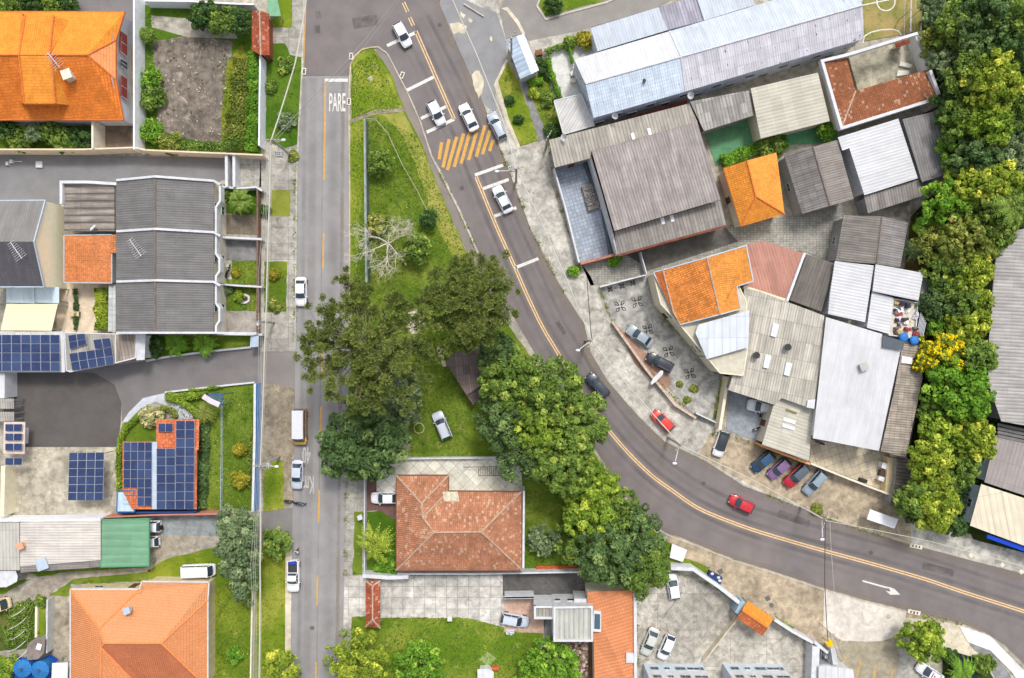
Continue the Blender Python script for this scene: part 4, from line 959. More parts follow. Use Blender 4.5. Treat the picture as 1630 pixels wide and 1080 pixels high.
# bottom-right yards
flat('courtyard', [(1013, 905), (1068, 903), (1105, 905), (1190, 968), (1240, 985), (1305, 1020), (1300, 1110), (1013, 1110)], c_yard, .03)
flat('pavement', [(1058, 858), (1075, 852), (1111, 868), (1171, 892), (1220, 907), (1308, 936), (1376, 956), (1443, 972), (1529, 993), (1500, 1000), (1440, 985), (1434, 1010), (1430, 1110), (1308, 1110), (1300, 1030), (1190, 968), (1150, 935), (1120, 905), (1068, 903), (1075, 870)], c_br, .035)
flat('grass_ground', [(1062, 890), (1088, 888), (1130, 903), (1122, 915), (1102, 902), (1066, 900)], g_n, .06)
flat('pavement', [(1312, 940), (1376, 957), (1443, 973), (1436, 1010), (1400, 1022), (1340, 1020), (1310, 1000)], conc((206, 198, 188), stain=.5, crack=.1), .0385)
flat('car_park', [(1335, 1022), (1380, 1022), (1434, 1018), (1430, 1110), (1340, 1110)], conc((160, 152, 132), stain=.6, crack=.3), .042)
flat('pavement', [(1432, 1030), (1470, 1040), (1478, 1080), (1475, 1110), (1424, 1110), (1430, 1060)], c_light, .05)
flat('pavement', [(1440, 983), (1529, 994), (1560, 1030), (1555, 1048), (1510, 1035), (1445, 1020)], c_cream, .045)
flat('pavement', [(1527, 998), (1540, 1000), (1575, 1012), (1630, 1068), (1690, 1130), (1650, 1130), (1610, 1070), (1575, 1035), (1540, 1022)], c_white, .14)
flat('pavement', [(1540, 1022), (1575, 1035), (1605, 1070), (1620, 1100), (1600, 1110), (1570, 1050), (1550, 1035)], c_grey, .05)
flat('ground', [(1500, 1030), (1560, 1045), (1600, 1110), (1500, 1110)], g_forest, -.0)
tag(MB().prism(xy([(1508, 1034), (1548, 1044), (1565, 1110), (1518, 1110)]), -.3, .006).build('water', plain((30, 36, 36), .15, .1, 0, .5)), kind='structure')
kerb([(1005, 803), (1028, 829), (1062, 852), (1111, 870), (1171, 894), (1220, 909), (1308, 938), (1376, 958), (1443, 974)], 1.8, .10)
for y0, y1, x0, x1 in ((1051, 1100, 1370, 1358), (1058, 1100, 1395, 1385), (1065, 1100, 1421, 1414), (1045, 1062, 1345, 1340)):
    line(MB(), (x0, y0), (x1, y1), 1.8, .05).build('parking_bay_line', yelm, None)['kind'] = 'structure'
# the parcels right of the big road
flat('driveway', [(815, -20), (1100, -20), (1046, 13), (940, 44), (942, 50), (845, 68), (833, 54), (805, 62), (796, 14)], asph((140, 136, 132), .35), .045)
flat('path', [(796, 14), (808, 12), (826, 34), (836, 54), (832, 56), (822, 38), (806, 18)], c_cream, .09)
flat('grass_ground', [(858, 10), (866, -20), (990, -20), (960, 2), (868, 27)], g_n, .07); kerb([(866, -20), (855, 10), (869, 31), (905, 20), (965, 4), (985, -5)], 3, .16)
flat('grass_ground', [(793, 130), (808, 98), (825, 130), (842, 175), (856, 224), (828, 232), (810, 190)], g_lime, .10); flat('pavement', [(806, 94), (809, 98), (793, 130), (810, 190), (829, 236), (824, 236), (803, 190), (786, 135)], c_cream, .12)
flat('path', [(826, 122), (834, 122), (872, 218), (858, 226)], c_grey, .05)
flat('grass_ground', [(838, 130), (858, 118), (872, 125), (884, 160), (898, 218), (872, 222)], g_n, .06)
flat('patio', [(873, 84), (890, 70), (925, 62), (945, 60), (950, 85), (914, 95), (926, 150), (890, 160)], c_white, .055); flat('pavement', [(842, 66), (940, 46), (945, 60), (860, 84), (868, 130), (860, 134)], c_light, .05)
flat('courtyard', [(884, 266), (935, 252), (975, 385), (985, 405), (924, 420)], court((160, 170, 184)), .07)
flat('courtyard', [(1120, 205), (1200, 180), (1330, 190), (1335, 225), (1210, 235), (1140, 265)], conc((94, 156, 112), stain=.3, crack=.1, slab=3.2), .06)
flat('driveway', [(925, 420), (985, 403), (1156, 360), (1250, 345), (1345, 330), (1340, 400), (1330, 420), (1283, 402), (1190, 388), (1035, 435), (1025, 445), (940, 455)], c_cobble, .05)
flat('courtyard', [(995, 405), (1155, 363), (1175, 385), (1030, 432), (1020, 420)], c_dark, .056)
flat('courtyard', [(955, 458), (1028, 438), (1040, 495), (1125, 590), (1160, 600), (1140, 672), (1108, 665), (1040, 590), (975, 512)], conc((186, 184, 178), stain=1.4, dirt=(116, 114, 106)), .07)
flat('forecourt', [(982, 518), (1062, 595), (1070, 612), (1055, 622), (1010, 580)], conc((160, 128, 112), stain=.5), .075)
flat('courtyard', [(1162, 620), (1240, 632), (1215, 705), (1156, 685)], c_bluegrey, .05)
flat('forecourt', [(1130, 690), (1215, 705), (1292, 738), (1420, 790), (1450, 800), (1450, 868), (1366, 842), (1310, 822), (1220, 785), (1110, 728)], c_br, .055)
flat('courtyard', [(1290, 700), (1400, 715), (1422, 728), (1416, 785), (1288, 735)], conc((208, 196, 172), stain=.5, slab=1.2, rot=-.3, crack=0), .20)
flat('soccer_court', [(1374, -20), (1470, -20), (1466, 50), (1376, 66)], grass((134, 134, 74), (170, 150, 100), (108, 122, 56), .6), .05)
mb = MB(); cpt = [(1394 + 14.5 * math.cos(a * .2618), 3 + 14.5 * math.sin(a * .2618)) for a in range(0, 25)]
pline(mb, [(1380 + 0 * x, 0) if 0 else (cpt[i][0] + 16, cpt[i][1]) for i, x in enumerate(cpt)], 1.8, .056); line(mb, (1372, 9), (1424, -2), 1.8, .057)
pline(mb, [(1373, 70), (1376, 58), (1386, 52), (1402, 48), (1420, 47), (1430, 50), (1435, 57)], 1.8, .056); line(mb, (1451, -20), (1449, 52), 1.8, .056); mb.build('court_lines', whim, None)['kind'] = 'structure'
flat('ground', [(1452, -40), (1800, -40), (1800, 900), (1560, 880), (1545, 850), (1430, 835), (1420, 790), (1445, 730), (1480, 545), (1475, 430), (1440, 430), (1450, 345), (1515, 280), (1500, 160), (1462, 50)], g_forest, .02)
flat('grass_ground', [(1450, 345), (1475, 330), (1480, 430), (1440, 430)], grass((96, 92, 40), (130, 110, 70), (60, 74, 24), .6), .04)
# the parcels on the left
flat('driveway', [(-40, 246), (358, 251), (360, 284), (345, 292), (248, 282), (185, 290), (97, 292), (97, 330), (72, 322), (-40, 322)], asph((124, 124, 126), .45, (160, 160, 156)), .02)
flat('garden', [(-40, 189), (145, 192), (145, 238), (-40, 240)], g_dk, .05); flat('garden', [(-40, -20), (118, -20), (118, 20), (-40, 20)], g_dk, .05)
flat('driveway', [(122, -20), (212, -20), (212, 48), (196, 45), (196, 18), (122, 18)], a_drive, .05); flat('courtyard', [(155, 192), (212, 190), (212, 236), (155, 234)], conc((130, 116, 102), stain=1.2), .05)
flat('courtyard', [(198, 44), (212, 44), (212, 192), (198, 190)], conc((170, 150, 112), slab=.8, crack=0), .04)
flat('grass_ground', [(228, 8), (400, 12), (404, 90), (415, 95), (415, 246), (232, 244), (230, 120)], g_dk, .03)
flat('yard', [(241, 66), (300, 58), (372, 66), (368, 100), (362, 150), (360, 200), (356, 230), (300, 222), (252, 208), (248, 130)], conc((148, 136, 124), stain=1.9, dirt=(196, 182, 166), crack=.9, slab=3.2), .045)
flat('path', [(240, 25), (300, 30), (372, 45), (378, 62), (300, 60), (242, 44)], c_base, .05); flat('grass_ground', [(362, 100), (385, 70), (402, 120), (404, 246), (356, 244), (352, 190)], grass((104, 118, 34), (140, 142, 52), (70, 90, 22), .4), .05)
flat('garden', [(350, 301), (411, 299), (411, 342), (349, 341)], g_dk, .05); flat('driveway', [(349, 342), (411, 342), (411, 374), (352, 372)], conc((126, 116, 102), stain=1), .05)
flat('driveway', [(352, 380), (409, 381), (408, 415), (353, 414)], c_grey, .05); flat('garden', [(350, 415), (409, 415), (409, 453), (350, 452)], g_n, .05); flat('path', [(356, 415), (369, 415), (369, 445), (356, 445)], c_light, .06)
flat('garden', [(352, 457), (409, 458), (409, 495), (356, 495)], g_n, .05); flat('driveway', [(350, 495), (408, 496), (408, 530), (346, 530)], conc((164, 158, 150), stain=.8), .05)
flat('courtyard', [(340, 297), (351, 297), (351, 530), (340, 530)], conc((120, 90, 78), stain=.5), .04)
flat('garden', [(232, 535), (398, 535), (398, 553), (262, 568), (232, 574)], g_n, .05)
flat('parking_lot', [(6, 592), (115, 592), (150, 594), (182, 612), (193, 640), (192, 672), (187, 712), (6, 712)], a_lot, .03)
flat('driveway', [(115, 593), (210, 578), (300, 566), (412, 553), (413, 610), (350, 616), (262, 627), (235, 636), (205, 656), (194, 672), (193, 640), (182, 612), (150, 594)], a_drive, .026)
flat('path', [(195, 673), (205, 657), (228, 634), (262, 626), (262, 640), (290, 645), (312, 666), (284, 668), (276, 650), (248, 640), (225, 650), (203, 672)], conc((186, 190, 198), stain=.3, crack=.1), .06)
flat('grass_ground', [(186, 700), (195, 675), (225, 650), (248, 655), (249, 703), (196, 704), (195, 782), (186, 782)], g_n, .05)
flat('grass_ground', [(262, 628), (350, 616), (405, 611), (404, 813), (312, 813), (317, 668), (290, 645), (268, 640)], g_n, .045)
flat('courtyard', [(6, 712), (187, 712), (186, 818), (6, 820)], conc((190, 182, 164), stain=1.2, dirt=(120, 112, 96)), .04)
flat('courtyard', [(237, 824), (400, 822), (398, 850), (338, 854), (262, 852), (240, 850)], conc((146, 152, 154), stain=.9), .04); flat('driveway', [(238, 850), (262, 852), (338, 854), (300, 872), (240, 908), (235, 905)], conc((170, 160, 144), stain=1), .045)
flat('grass_ground', [(236, 908), (262, 892), (345, 870), (405, 860), (404, 1110), (340, 1110), (343, 930), (330, 924), (236, 922)], grass((96, 120, 28), (140, 150, 50), (78, 100, 22), .5), .05)
flat('path', [(-40, 980), (10, 960), (60, 925), (95, 912), (237, 903), (240, 910), (160, 918), (115, 922), (92, 935), (60, 960), (-40, 1000)], conc((170, 160, 146), stain=1), .05)
flat('grass_ground', [(32, 905), (160, 903), (235, 900), (236, 908), (115, 914), (60, 918)], g_n, .04); flat('grass_ground', [(78, 948), (118, 922), (236, 910), (236, 925), (112, 930), (110, 950)], g_n, .055)
flat('grass_ground', [(-40, 925), (28, 925), (50, 922), (10, 944), (-40, 960)], g_n, .045); flat('garden', [(-40, 985), (55, 958), (56, 1030), (-40, 1040)], grass((78, 96, 40), (116, 112, 60), (60, 74, 30), .7), .06)
flat('grass_ground', [(57, 950), (72, 950), (72, 1014), (56, 1014)], g_lime, .07); flat('courtyard', [(74, 950), (112, 948), (112, 1056), (74, 1056)], conc((176, 166, 148), stain=1.3), .05)
flat('courtyard', [(92, 450), (185, 452), (185, 530), (90, 530)], conc((214, 196, 172), stain=.4, crack=.2), .04)
# ================================================================== BUILDINGS
rc_o = plain((214, 120, 60), .8, .2, sc_=3); rc_w = plain((184, 158, 138), .8, .25, sc_=3); rc_g = plain((120, 108, 100), .8, .2)
t_or = tile((220, 126, 52), blotch=.22, var=.16, sc2=(176, 84, 30)); t_or2 = tile((226, 148, 58), blotch=.18, var=.12, sc2=(206, 112, 40)); t_pale = tile((240, 164, 108), blotch=.1, var=.12, sc2=(206, 96, 60))
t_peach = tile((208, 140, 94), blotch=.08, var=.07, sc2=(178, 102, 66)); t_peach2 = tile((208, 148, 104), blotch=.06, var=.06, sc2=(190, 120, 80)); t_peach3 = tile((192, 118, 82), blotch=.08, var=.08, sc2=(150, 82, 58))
t_terra = tile((184, 128, 98), var=.24, blotch=.25, lt=.45, spots=.25, sc2=(130, 84, 66)); t_brown = tile((152, 96, 66), var=.22, blotch=.25, lt=.35, spots=.3, sc2=(86, 56, 42))
t_weather = tile((220, 134, 64), var=.25, blotch=.3, spots=1.0, sc2=(110, 88, 52)); t_wdk = tile((190, 104, 56), var=.2, blotch=.25, spots=.6, sc2=(104, 66, 44)); t_ora2 = tile((222, 144, 58), var=.18, blotch=.15, spots=.25, sc2=(190, 100, 40)); t_brick = tile((214, 118, 76), var=.3, blotch=.2, lt=.2, sc2=(140, 70, 50)); t_gate = tile((176, 92, 66), var=.3, blotch=.3, lt=.4)
f_grey = corr((118, 116, 116), period=.34, var=.06, dirt=.3, sheet=(1.1, 1.2), seam=.18); f_grey2 = corr((160, 154, 150), period=.40, var=.14, dirt=.55, sheet=(1.1, 2.6)); f_lt = corr((176, 172, 164), period=.36, var=.14, dirt=.4, sheet=(1.1, 2.2)); f_brown = corr((176, 164, 152), period=.36, var=.22, dirt=.55, sheet=(1.0, .8), seam=.5)
f_wh = corr((186, 194, 205), period=.40, var=.05, dirt=.18, rust=.35, sheet=(3, 8), dc=(130, 134, 142), seam=.15); f_wh2 = corr((196, 197, 200), period=.45, var=.05, dirt=.10, sheet=(4, 9), dc=(150, 152, 158), seam=.15, rust=.1); f_blue = corr((206, 219, 234), period=.34, var=.10, dirt=.25, rust=.5, sheet=(1.1, .5), dc=(110, 118, 130), seam=.3); f_lil = corr((210, 208, 217), period=.34, var=.12, dirt=.3, rust=1., sheet=(1.1, 1.6), dc=(112, 106, 112))
f_flat = corr((174, 168, 158), period=.5, var=.10, dirt=.5, sheet=(1.1, 9), bump=.2, seam=.3); f_beige = corr((188, 184, 170), period=.5, var=.10, dirt=.18, sheet=(5, 1.6), dc=(150, 144, 130)); f_dkgrey = corr((112, 108, 106), period=.4, var=.18, dirt=.4, sheet=(1.1, 2)); f_patch = corr((196, 190, 178), period=.38, var=.20, dirt=.45, sheet=(1.1, 2.6), seam=.5)
f_green = corr((112, 156, 126), period=1.15, var=.05, dirt=.25, dc=(140, 182, 154), sheet=(9, 4), seam=.1); f_pink = corr((184, 134, 118), period=.42, var=.10, dirt=.3, sheet=(1.2, 3.5), dc=(150, 106, 94)); f_wood = corr((160, 152, 144), period=1.05, var=.15, dirt=.9, dc=(70, 58, 54), sheet=(1.05, 9))
slab_w = plain((204, 206, 210), .7, .12); slab_c = plain((228, 216, 186), .7, .06); slab_b = plain((176, 190, 204), .6, .1); slate = plain((84, 92, 100), .7, .08)

# --- top left: orange house
b1 = building('orange_roof_house', 'large house under a bright orange tiled roof with cross dormer, upper left', 'house',
 [(-40, 19, 4.2), (198, 19, 4.2), (184, 64, 5.2), (184, 127, 5.2), (196, 191, 4.2), (-40, 191, 4.2), (139, 88, 8.2), (-40, 88, 8.2)],
 [([0, 1, 2, 6, 7], t_or2), ([2, 3, 6], t_pale), ([7, 6, 3, 4, 5], t_or)], t_or, wall='white', inset=.25, ridge=rc_o, win=0, base=0, fascia=plain((206, 110, 50), .7))
wp0, wp1 = P(186.5, 128, 5), P(186.5, 64, 5)
for t, wd, m in ((.12, 3.1, plain((150, 66, 58), .6)), (.5, 1.1, glass()), (.9, 3.1, plain((150, 66, 58), .6))):
    c_ = wp0.lerp(wp1, t if t != .12 else -.08) if t != .9 else wp0.lerp(wp1, 1.02)
    o = MB().box((c_.x + .08, c_.y, 3.2), (.12, wd, 1.7)).build('window', m, b1)
    q = MB(); q.box((c_.x + .16, c_.y, 3.2), (.04, .08, 1.7))
    for s_ in (-1, 1): q.box((c_.x + .14, c_.y + s_ * wd / 2, 3.2), (.08, .08, 1.8))
    q.build('frame', white, o)
mb = MB()
def facepx(mb, q):
    p = [P(*v) for v in q]; n = newell(p); a = sum(p[i].x * p[(i + 1) % len(p)].y - p[(i + 1) % len(p)].x * p[i].y for i in range(len(p)))
    if a < 0: p = p[::-1]
    v = Vector((n.x, n.y, 0)).normalized() if n.z < .9999 else Vector((0, 1, 0)); v = (v - n * v.dot(n)).normalized(); u = v.cross(n)
    mb.face(p, [(x.dot(u), x.dot(v)) for x in p])
facepx(mb, [(40, 24, 6.9), (85, 25, 6.9), (78, 88, 8.35), (30, 88, 8.35)]); facepx(mb, [(85, 25, 6.9), (113, 34, 4.9), (78, 88, 8.35)]); facepx(mb, [(40, 24, 6.9), (30, 88, 8.35), (33, 34, 5.2)])
facepx(mb, [(32, 89, 8.35), (82, 89, 8.35), (88, 165, 6.9), (39, 165, 6.9)]); facepx(mb, [(82, 89, 8.35), (115, 168, 4.7), (88, 165, 6.9)]); facepx(mb, [(39, 165, 6.9), (32, 89, 8.35), (34, 165, 5.0)])
facepx(mb, [(40, 24, 6.9), (34, 20, 4.6), (113, 34, 4.9), (85, 25, 6.9)]); facepx(mb, [(39, 165, 6.9), (88, 165, 6.9), (115, 168, 4.7), (34, 168, 4.9)])
mb.build('dormer_roof', t_or2, b1); q = MB(); q.tube([P(85, 25, 6.95), P(78, 88, 8.4), P(82, 89, 8.4), P(88, 165, 6.95)], .14, 6); q.tube([P(40, 24, 6.95), P(30, 88, 8.4), P(39, 165, 6.95), P(88, 165, 6.95)], .12, 6); q.build('ridge_cap', rc_o, b1)
chimney('pale square chimney beside the antenna on the orange roof', 105, 118, 6.6, 1.1, 1.5); antenna('white television antenna on the bright orange roof', 92, 104, 7, 130, 8, 2.6)
# --- the row of three grey roofs
ys = [(287, 281, 288), (368.5, 364.5, 370), (448.5, 446.5, 449), (530, 530, 530)]
for i in range(3):
    a, b = ys[i], ys[i + 1]; g = ('topmost', 'middle', 'lowest')[i]
    r = building('row_house', f'{g} row house of three joined under dark grey corrugated gable roofs', 'house', [(185, a[0], 5.4), (247, a[1], 7.6), (340, a[2], 5.4), (185, b[0], 5.4), (247, b[1], 7.6), (340, b[2], 5.4)],
      [[0, 1, 4, 3], [1, 2, 5, 4]], f_grey, wall='offw', inset=.12, win=1, ridge=rc_g, group='row houses with grey gable roofs')
    MB().beam([P(185, a[0], 5.7), P(247, a[1], 7.9), P(340, a[2], 5.7), P(350, a[2] + 6, 5.3)], .32, .9).build('firewall', white, r)
    if i == 2: MB().beam([P(185, 530, 5.7), P(247, 530, 7.9), P(340, 530, 5.7), P(408, 531, 3)], .3, .9).build('firewall', white, r)
    q = MB(); ya, yb = a[2], b[2]; q.beam([P(343.5, ya + 4, 5.2), P(343.5, ya + 34, 5.2), P(349, ya + 42, 5.2), P(349, ya + 62, 5.2), P(343.5, ya + 70, 5.2), P(343.5, yb, 5.2)] if i else [P(350, ya + 8, 5.2), P(350, ya + 32, 5.2), P(343.5, ya + 42, 5.2), P(343.5, yb, 5.2)], .28, 1.4); q.build('balcony_parapet', white, r)
    for t in (.3, .7): yy = ya + (yb - ya) * t; p = P(343.3, yy, 2); MB().box((p.x - .35, p.y, 4.1), (.1, 1.4, 1.1)).build('window', glass(), r)
antenna('white antenna in the middle of the middle grey roof', 222, 404, 6.4, 125, 9, 2.9)
building('brown_shed', 'lean-to with broad brown corrugated ribs behind the topmost row house', 'shed', [(102, 293, 3.6), (182, 293, 3.9), (182, 368, 3.9), (102, 368, 3.6)], [[0, 1, 2, 3]], f_wood, wall='white', win=0, gdir=(1, 0), inset=.2)
wall_('white parapet angled round the brown corrugated lean-to', [(97, 325), (97, 290), (140, 290), (185, 293)], 4.2, white, .4)
building('orange_lean_to', 'lean-to under weathered orange tiles beside the grey row houses', 'shed', [(102, 375, 3.6), (178, 374, 4.0), (178, 451, 4.0), (102, 450, 3.4)], [[0, 1, 2, 3]], tile((212, 134, 84), var=.25, blotch=.2, spots=.3, th=.3, sc2=(150, 90, 62)), wall='white', win=0, fascia=plain((170, 178, 186), .6), gdir=(1, 0))
building('small_orange_roof', 'narrow strip of orange tiles squeezed against the middle row house', 'shed', [(176, 374, 4.2), (185, 374, 4.4), (185, 403, 4.4), (176, 403, 4.2)], [[0, 1, 2, 3]], tile((212, 134, 84), var=.2), wall='white', win=0, inset=.05)
dish('white satellite dish on the brown corrugated lean-to', 150, 364, 3.9, .55, 130)
# grey roofed house with tall cream gable wall
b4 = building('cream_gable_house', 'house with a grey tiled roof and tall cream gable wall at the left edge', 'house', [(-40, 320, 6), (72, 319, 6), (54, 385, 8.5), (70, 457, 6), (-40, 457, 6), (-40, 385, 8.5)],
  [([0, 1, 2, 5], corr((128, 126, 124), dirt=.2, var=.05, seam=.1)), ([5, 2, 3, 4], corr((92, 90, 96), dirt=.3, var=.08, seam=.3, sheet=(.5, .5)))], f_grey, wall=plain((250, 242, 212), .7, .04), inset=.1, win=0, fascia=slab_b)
antenna('white antenna on the dark roof at the left edge', 32, 408, 7.4, 125, 9, 2.8)
for x0, x1, l in ((10, 55, 'left'), (56, 94, 'right')):
    building('translucent_canopy', f'pale blue translucent canopy, the {l} of two under the cream gable wall', 'canopy', [(x0, 459, 3.1), (x1, 457, 3.1), (x1, 483, 2.8), (x0, 482, 2.8)], [[0, 1, 2, 3]], corr((206, 222, 232), period=.9, var=.05, dirt=.15, sheet=(2, 9), bump=.2, dc=(150, 170, 186)), wall=None, posts=True, th=.05)
building('cream_canopy', 'cream fabric canopy above the solar roof at the left edge', 'canopy', [(10, 484, 3.3), (92, 484, 3.3), (82, 527, 2.8), (1, 526, 2.8)], [[0, 1, 2, 3]], plain((238, 226, 190), .7, .05), wall=None, posts=True, th=.06)
# solar roofs
building('flat_roof_block', 'low white block below a roof full of solar panels at left edge', 'building', [(-40, 529, 4.0), (101, 529, 4.0), (103, 592, 3.6), (-40, 592, 3.6)], [[0, 1, 2, 3]], corr((216, 216, 214), dirt=.2), wall='white', win=0, fascia=white)
solar('solar panel array of two wide rows on the white block at left edge', [(-28, 533), (95, 533), (96, 591), (-28, 591)], 4.1, 8, 4)
building('white_wing', 'white irregular wing carrying tilted solar panels next to driveway', 'building', [(103, 530, 4.2), (184, 532, 4.2), (184, 578, 3.8), (112, 592, 3.8), (106, 590, 3.8)], [[0, 1, 2, 3, 4]], f_lt, wall='white', win=1, fascia=white)
solar('tilted solar panel array of two columns, left part of the white wing', [(108, 534), (135, 531), (138, 548), (111, 557)], 4.5, 2, 2)
solar('tilted solar panel array of five columns at the driveway side of the white wing', [(110, 563), (178, 553), (182, 580), (115, 591)], 4.4, 5, 2)
solar('single pair of tilted solar panels at the top of the white wing', [(148, 541), (175, 538), (178, 552), (151, 556)], 4.5, 2, 1)
building('corrugated_shed', 'small shed with brown-grey ribs between the solar wing and white box', 'shed', [(184, 532, 4.2), (217, 532, 4.2), (216, 570, 3.9), (184, 578, 3.9)], [[0, 1, 2, 3]], corr((168, 156, 146), period=.5, dirt=.7, dc=(104, 90, 80)), wall='white', win=0, fascia=white)
building('white_box_annex', 'narrow white box annex at the head of the fern garden', 'building', [(217, 531, 4.4), (232, 531, 4.4), (230, 573, 4.2), (217, 574, 4.2)], [[0, 1, 2, 3]], slab_w, wall='white', win=0)
# small roofs at far left
for y0, y1, l in ((635, 651, 'upper'), (656, 671, 'lower')): building('corrugated_canopy', f'small grey ribbed canopy at the left edge, the {l} of two', 'canopy', [(-20, y0, 3), (22, y0, 3), (22, y1, 2.8), (-20, y1, 2.8)], [[0, 1, 2, 3]], f_lt, wall=None, posts=True)
building('kiosk', 'small white and brick kiosk roof under solar panels, left edge', 'building', [(6, 672, 3), (40, 672, 3), (39, 723, 2.8), (5, 722, 2.8)], [[0, 1, 2, 3]], plain((216, 196, 186), .7), wall='white', win=0, inset=1.2)
for y0, l in ((675, 'topmost'), (690, 'second'), (706, 'third'), (729, 'lowest')): solar(f'pair of solar panels at left edge, the {l} of four pairs', [(8, y0), (36, y0), (35, y0 + 12), (8, y0 + 12)], 3.25, 2, 1, gx=.04, gy=.05)
wall_('pale strip of wall along the left edge beside the asphalt lot', [(3, 594), (3, 634)], 3, slab_w, .8); wall_('cream strip of wall along the left edge of the concrete yard', [(5, 742), (3, 822)], 2.6, cream, .6)
solar('free-standing solar carport of four by six panels on concrete yard', [(110, 721), (166, 720), (164, 797), (108, 797)], 3.0, 4, 6, legs=True)
b8 = building('solar_house', 'L-shaped brick-tiled house almost covered by blue solar panels', 'house', [(195, 703, 2.9), (249, 703, 2.9), (249, 668, 2.9), (317, 668, 2.9), (316, 717, 2.9), (313, 717, 2.9), (313, 811, 2.9), (210, 811, 2.9), (195, 782, 2.9)], [[0, 1, 2, 3, 4, 5, 6, 7, 8]], t_brick, wall='white', inset=.9, gdir=(0, 1))
MB().beam([P(246, 704, 3.1), P(246, 811, 3.1)], .72, .3).build('roof_gutter', slab_b, b8)
solar('left field of solar panels on the brick-tiled L-shaped house', [(197, 704), (242, 704), (241, 806), (196, 806)], 3.2, 4, 7, skip=((0, 5), (1, 5), (0, 6), (1, 6)))
solar('tall right field of solar panels on the brick-tiled L-shaped house', [(280, 670), (310, 670), (309, 811), (279, 811)], 3.2, 2, 10)
solar('middle field of solar panels on the brick-tiled L-shaped house', [(249, 714), (279, 714), (279, 811), (249, 811)], 3.2, 2, 7); solar('lone pair of solar panels at the upper corner of the L-shaped house', [(252, 674), (275, 674), (275, 688), (252, 688)], 3.2, 2, 1)
building('blue_canopy', 'small light blue canopy with blue edge beside the solar house', 'canopy', [(187, 783, 2.9), (213, 781, 2.9), (214, 815, 2.7), (186, 815, 2.7)], [[0, 1, 2, 3]], corr((186, 206, 218), period=.8, dirt=.15, var=.05, dc=(140, 164, 184)), wall=None, posts=True, fascia=plain((50, 104, 170), .6))
wall_('long blue roadside wall with white inner edge', [(405.5, 611), (405, 700), (402, 815)], 2.5, plain((84, 150, 232), .7, .15), .25, cap=white); 
fence_('thin grey-blue metal fence dividing the lawn beside solar house', [(352, 640), (352, 720), (350.5, 812)], 1.3, slab_b, 3)
r = thing('sign_frame', 'triangular blue steel sign frame with pale panel on the lawn', 'sign', P(345, 635, 0)); mb = MB()
for a, b in (((332, 628), (355, 628)), ((355, 628), (352, 645)), ((332, 628), (352, 645)), ((338, 628), (353, 641)), ((345, 628), (354, 636))): mb.tube([P(*a, 4), P(*b, 4)], .09, 6)
for x, y in ((332, 628), (355, 628), (352, 645)): p = P(x, y, 0); mb.cyl(P(x, y, 4) * 1.0 - Vector((0, 0, 4)), .07, 4, 6)
mb.build('frame', plain((70, 100, 150), .6), r); MB().beam([P(323, 631, 4.1), P(338, 640, 4.1), P(349, 645, 4.1)], .75, .12).build('panel', plain((214, 204, 214), .6, .15), r)
# --- lower left
wall_('broad white parapet roof strip across the lower left yards', [(-40, 830), (60, 829.5), (159, 827)], 3.5, plain((232, 234, 240), .6, .08), .2)
building('long_ribbed_shed', 'long pale ribbed shed roof left of the green canopy', 'shed', [(32, 832, 3.6), (160, 828, 3.6), (160, 892, 3.3), (32, 902, 3.3)], [[0, 1, 2, 3]], corr((204, 198, 190), period=.4, dirt=.3, var=.05, sheet=(9, 3.5), dc=(160, 150, 146)), wall='offw', win=0, gdir=(1, 0))
building('ribbed_lean_to', 'narrow brown-grey ribbed lean-to below the long pale shed', 'shed', [(32, 902, 3.1), (160, 892, 3.1), (160, 903, 2.9), (33, 912, 2.9)], [[0, 1, 2, 3]], corr((160, 152, 148), period=.35, dirt=.6), wall=None, posts=True, gdir=(1, 0))
building('pale_metal_shed', 'pale grey metal shed roof at the left edge above white canopy', 'shed', [(-40, 832, 3.4), (31, 832, 3.4), (31, 908, 3.2), (-40, 908, 3.2)], [[0, 1, 2, 3]], corr((186, 184, 176), period=.5, dirt=.3, var=.04, sheet=(9, 4)), wall='offw', win=0, gdir=(0, 1))
building('green_canopy', 'green ribbed carport roof over two parked white cars', 'canopy', [(160, 828, 3.2), (237, 826, 3.2), (237, 901, 3.0), (160, 903, 3.0)], [[0, 1, 2, 3]], f_green, wall=None, posts=True, fascia=plain((84, 150, 108), .6), gdir=(1, 0))
building('white_canopy', 'faded white sheet canopy with clipped corner at the left edge', 'canopy', [(-20, 909, 2.9), (25, 909, 2.9), (28, 918, 2.8), (27, 926, 2.8), (10, 935, 2.7), (-20, 936, 2.7)], [[0, 1, 2, 3, 4, 5]], slab_w, wall=None, posts=True, th=.05)
wall_('low pink-capped wall between the solar house and grey yard', [(164, 824), (250, 820), (372, 818)], 2.2, plain((190, 128, 112), .8), .22); wall_('blue strip wall at the foot of the solar house', [(187, 817), (312, 815)], 2.2, plain((44, 74, 130), .7), .25)
building('peach_roof_house', 'very large house with smooth peach hipped roof, lower left', 'house',
 [(112, 938, 4), (222, 938, 4), (226, 926, 4), (333, 927, 4), (331, 955, 4), (331, 1095, 4), (112, 1120, 4), (158, 1001, 6.6), (166, 1024, 7.4), (257, 1024, 7.4), (161, 1031, 7.0), (218, 1090, 4.6), (160, 1120, 7.0), (300, 1120, 4)],
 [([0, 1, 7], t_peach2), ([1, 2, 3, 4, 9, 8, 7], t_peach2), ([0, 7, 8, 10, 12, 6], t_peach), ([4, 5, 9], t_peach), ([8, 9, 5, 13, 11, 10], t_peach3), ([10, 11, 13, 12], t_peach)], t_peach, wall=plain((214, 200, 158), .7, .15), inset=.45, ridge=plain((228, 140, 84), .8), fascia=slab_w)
chimney('small blue-white chimney on the peach roof', 201, 973, 6.3, .7, .5, slab_b)
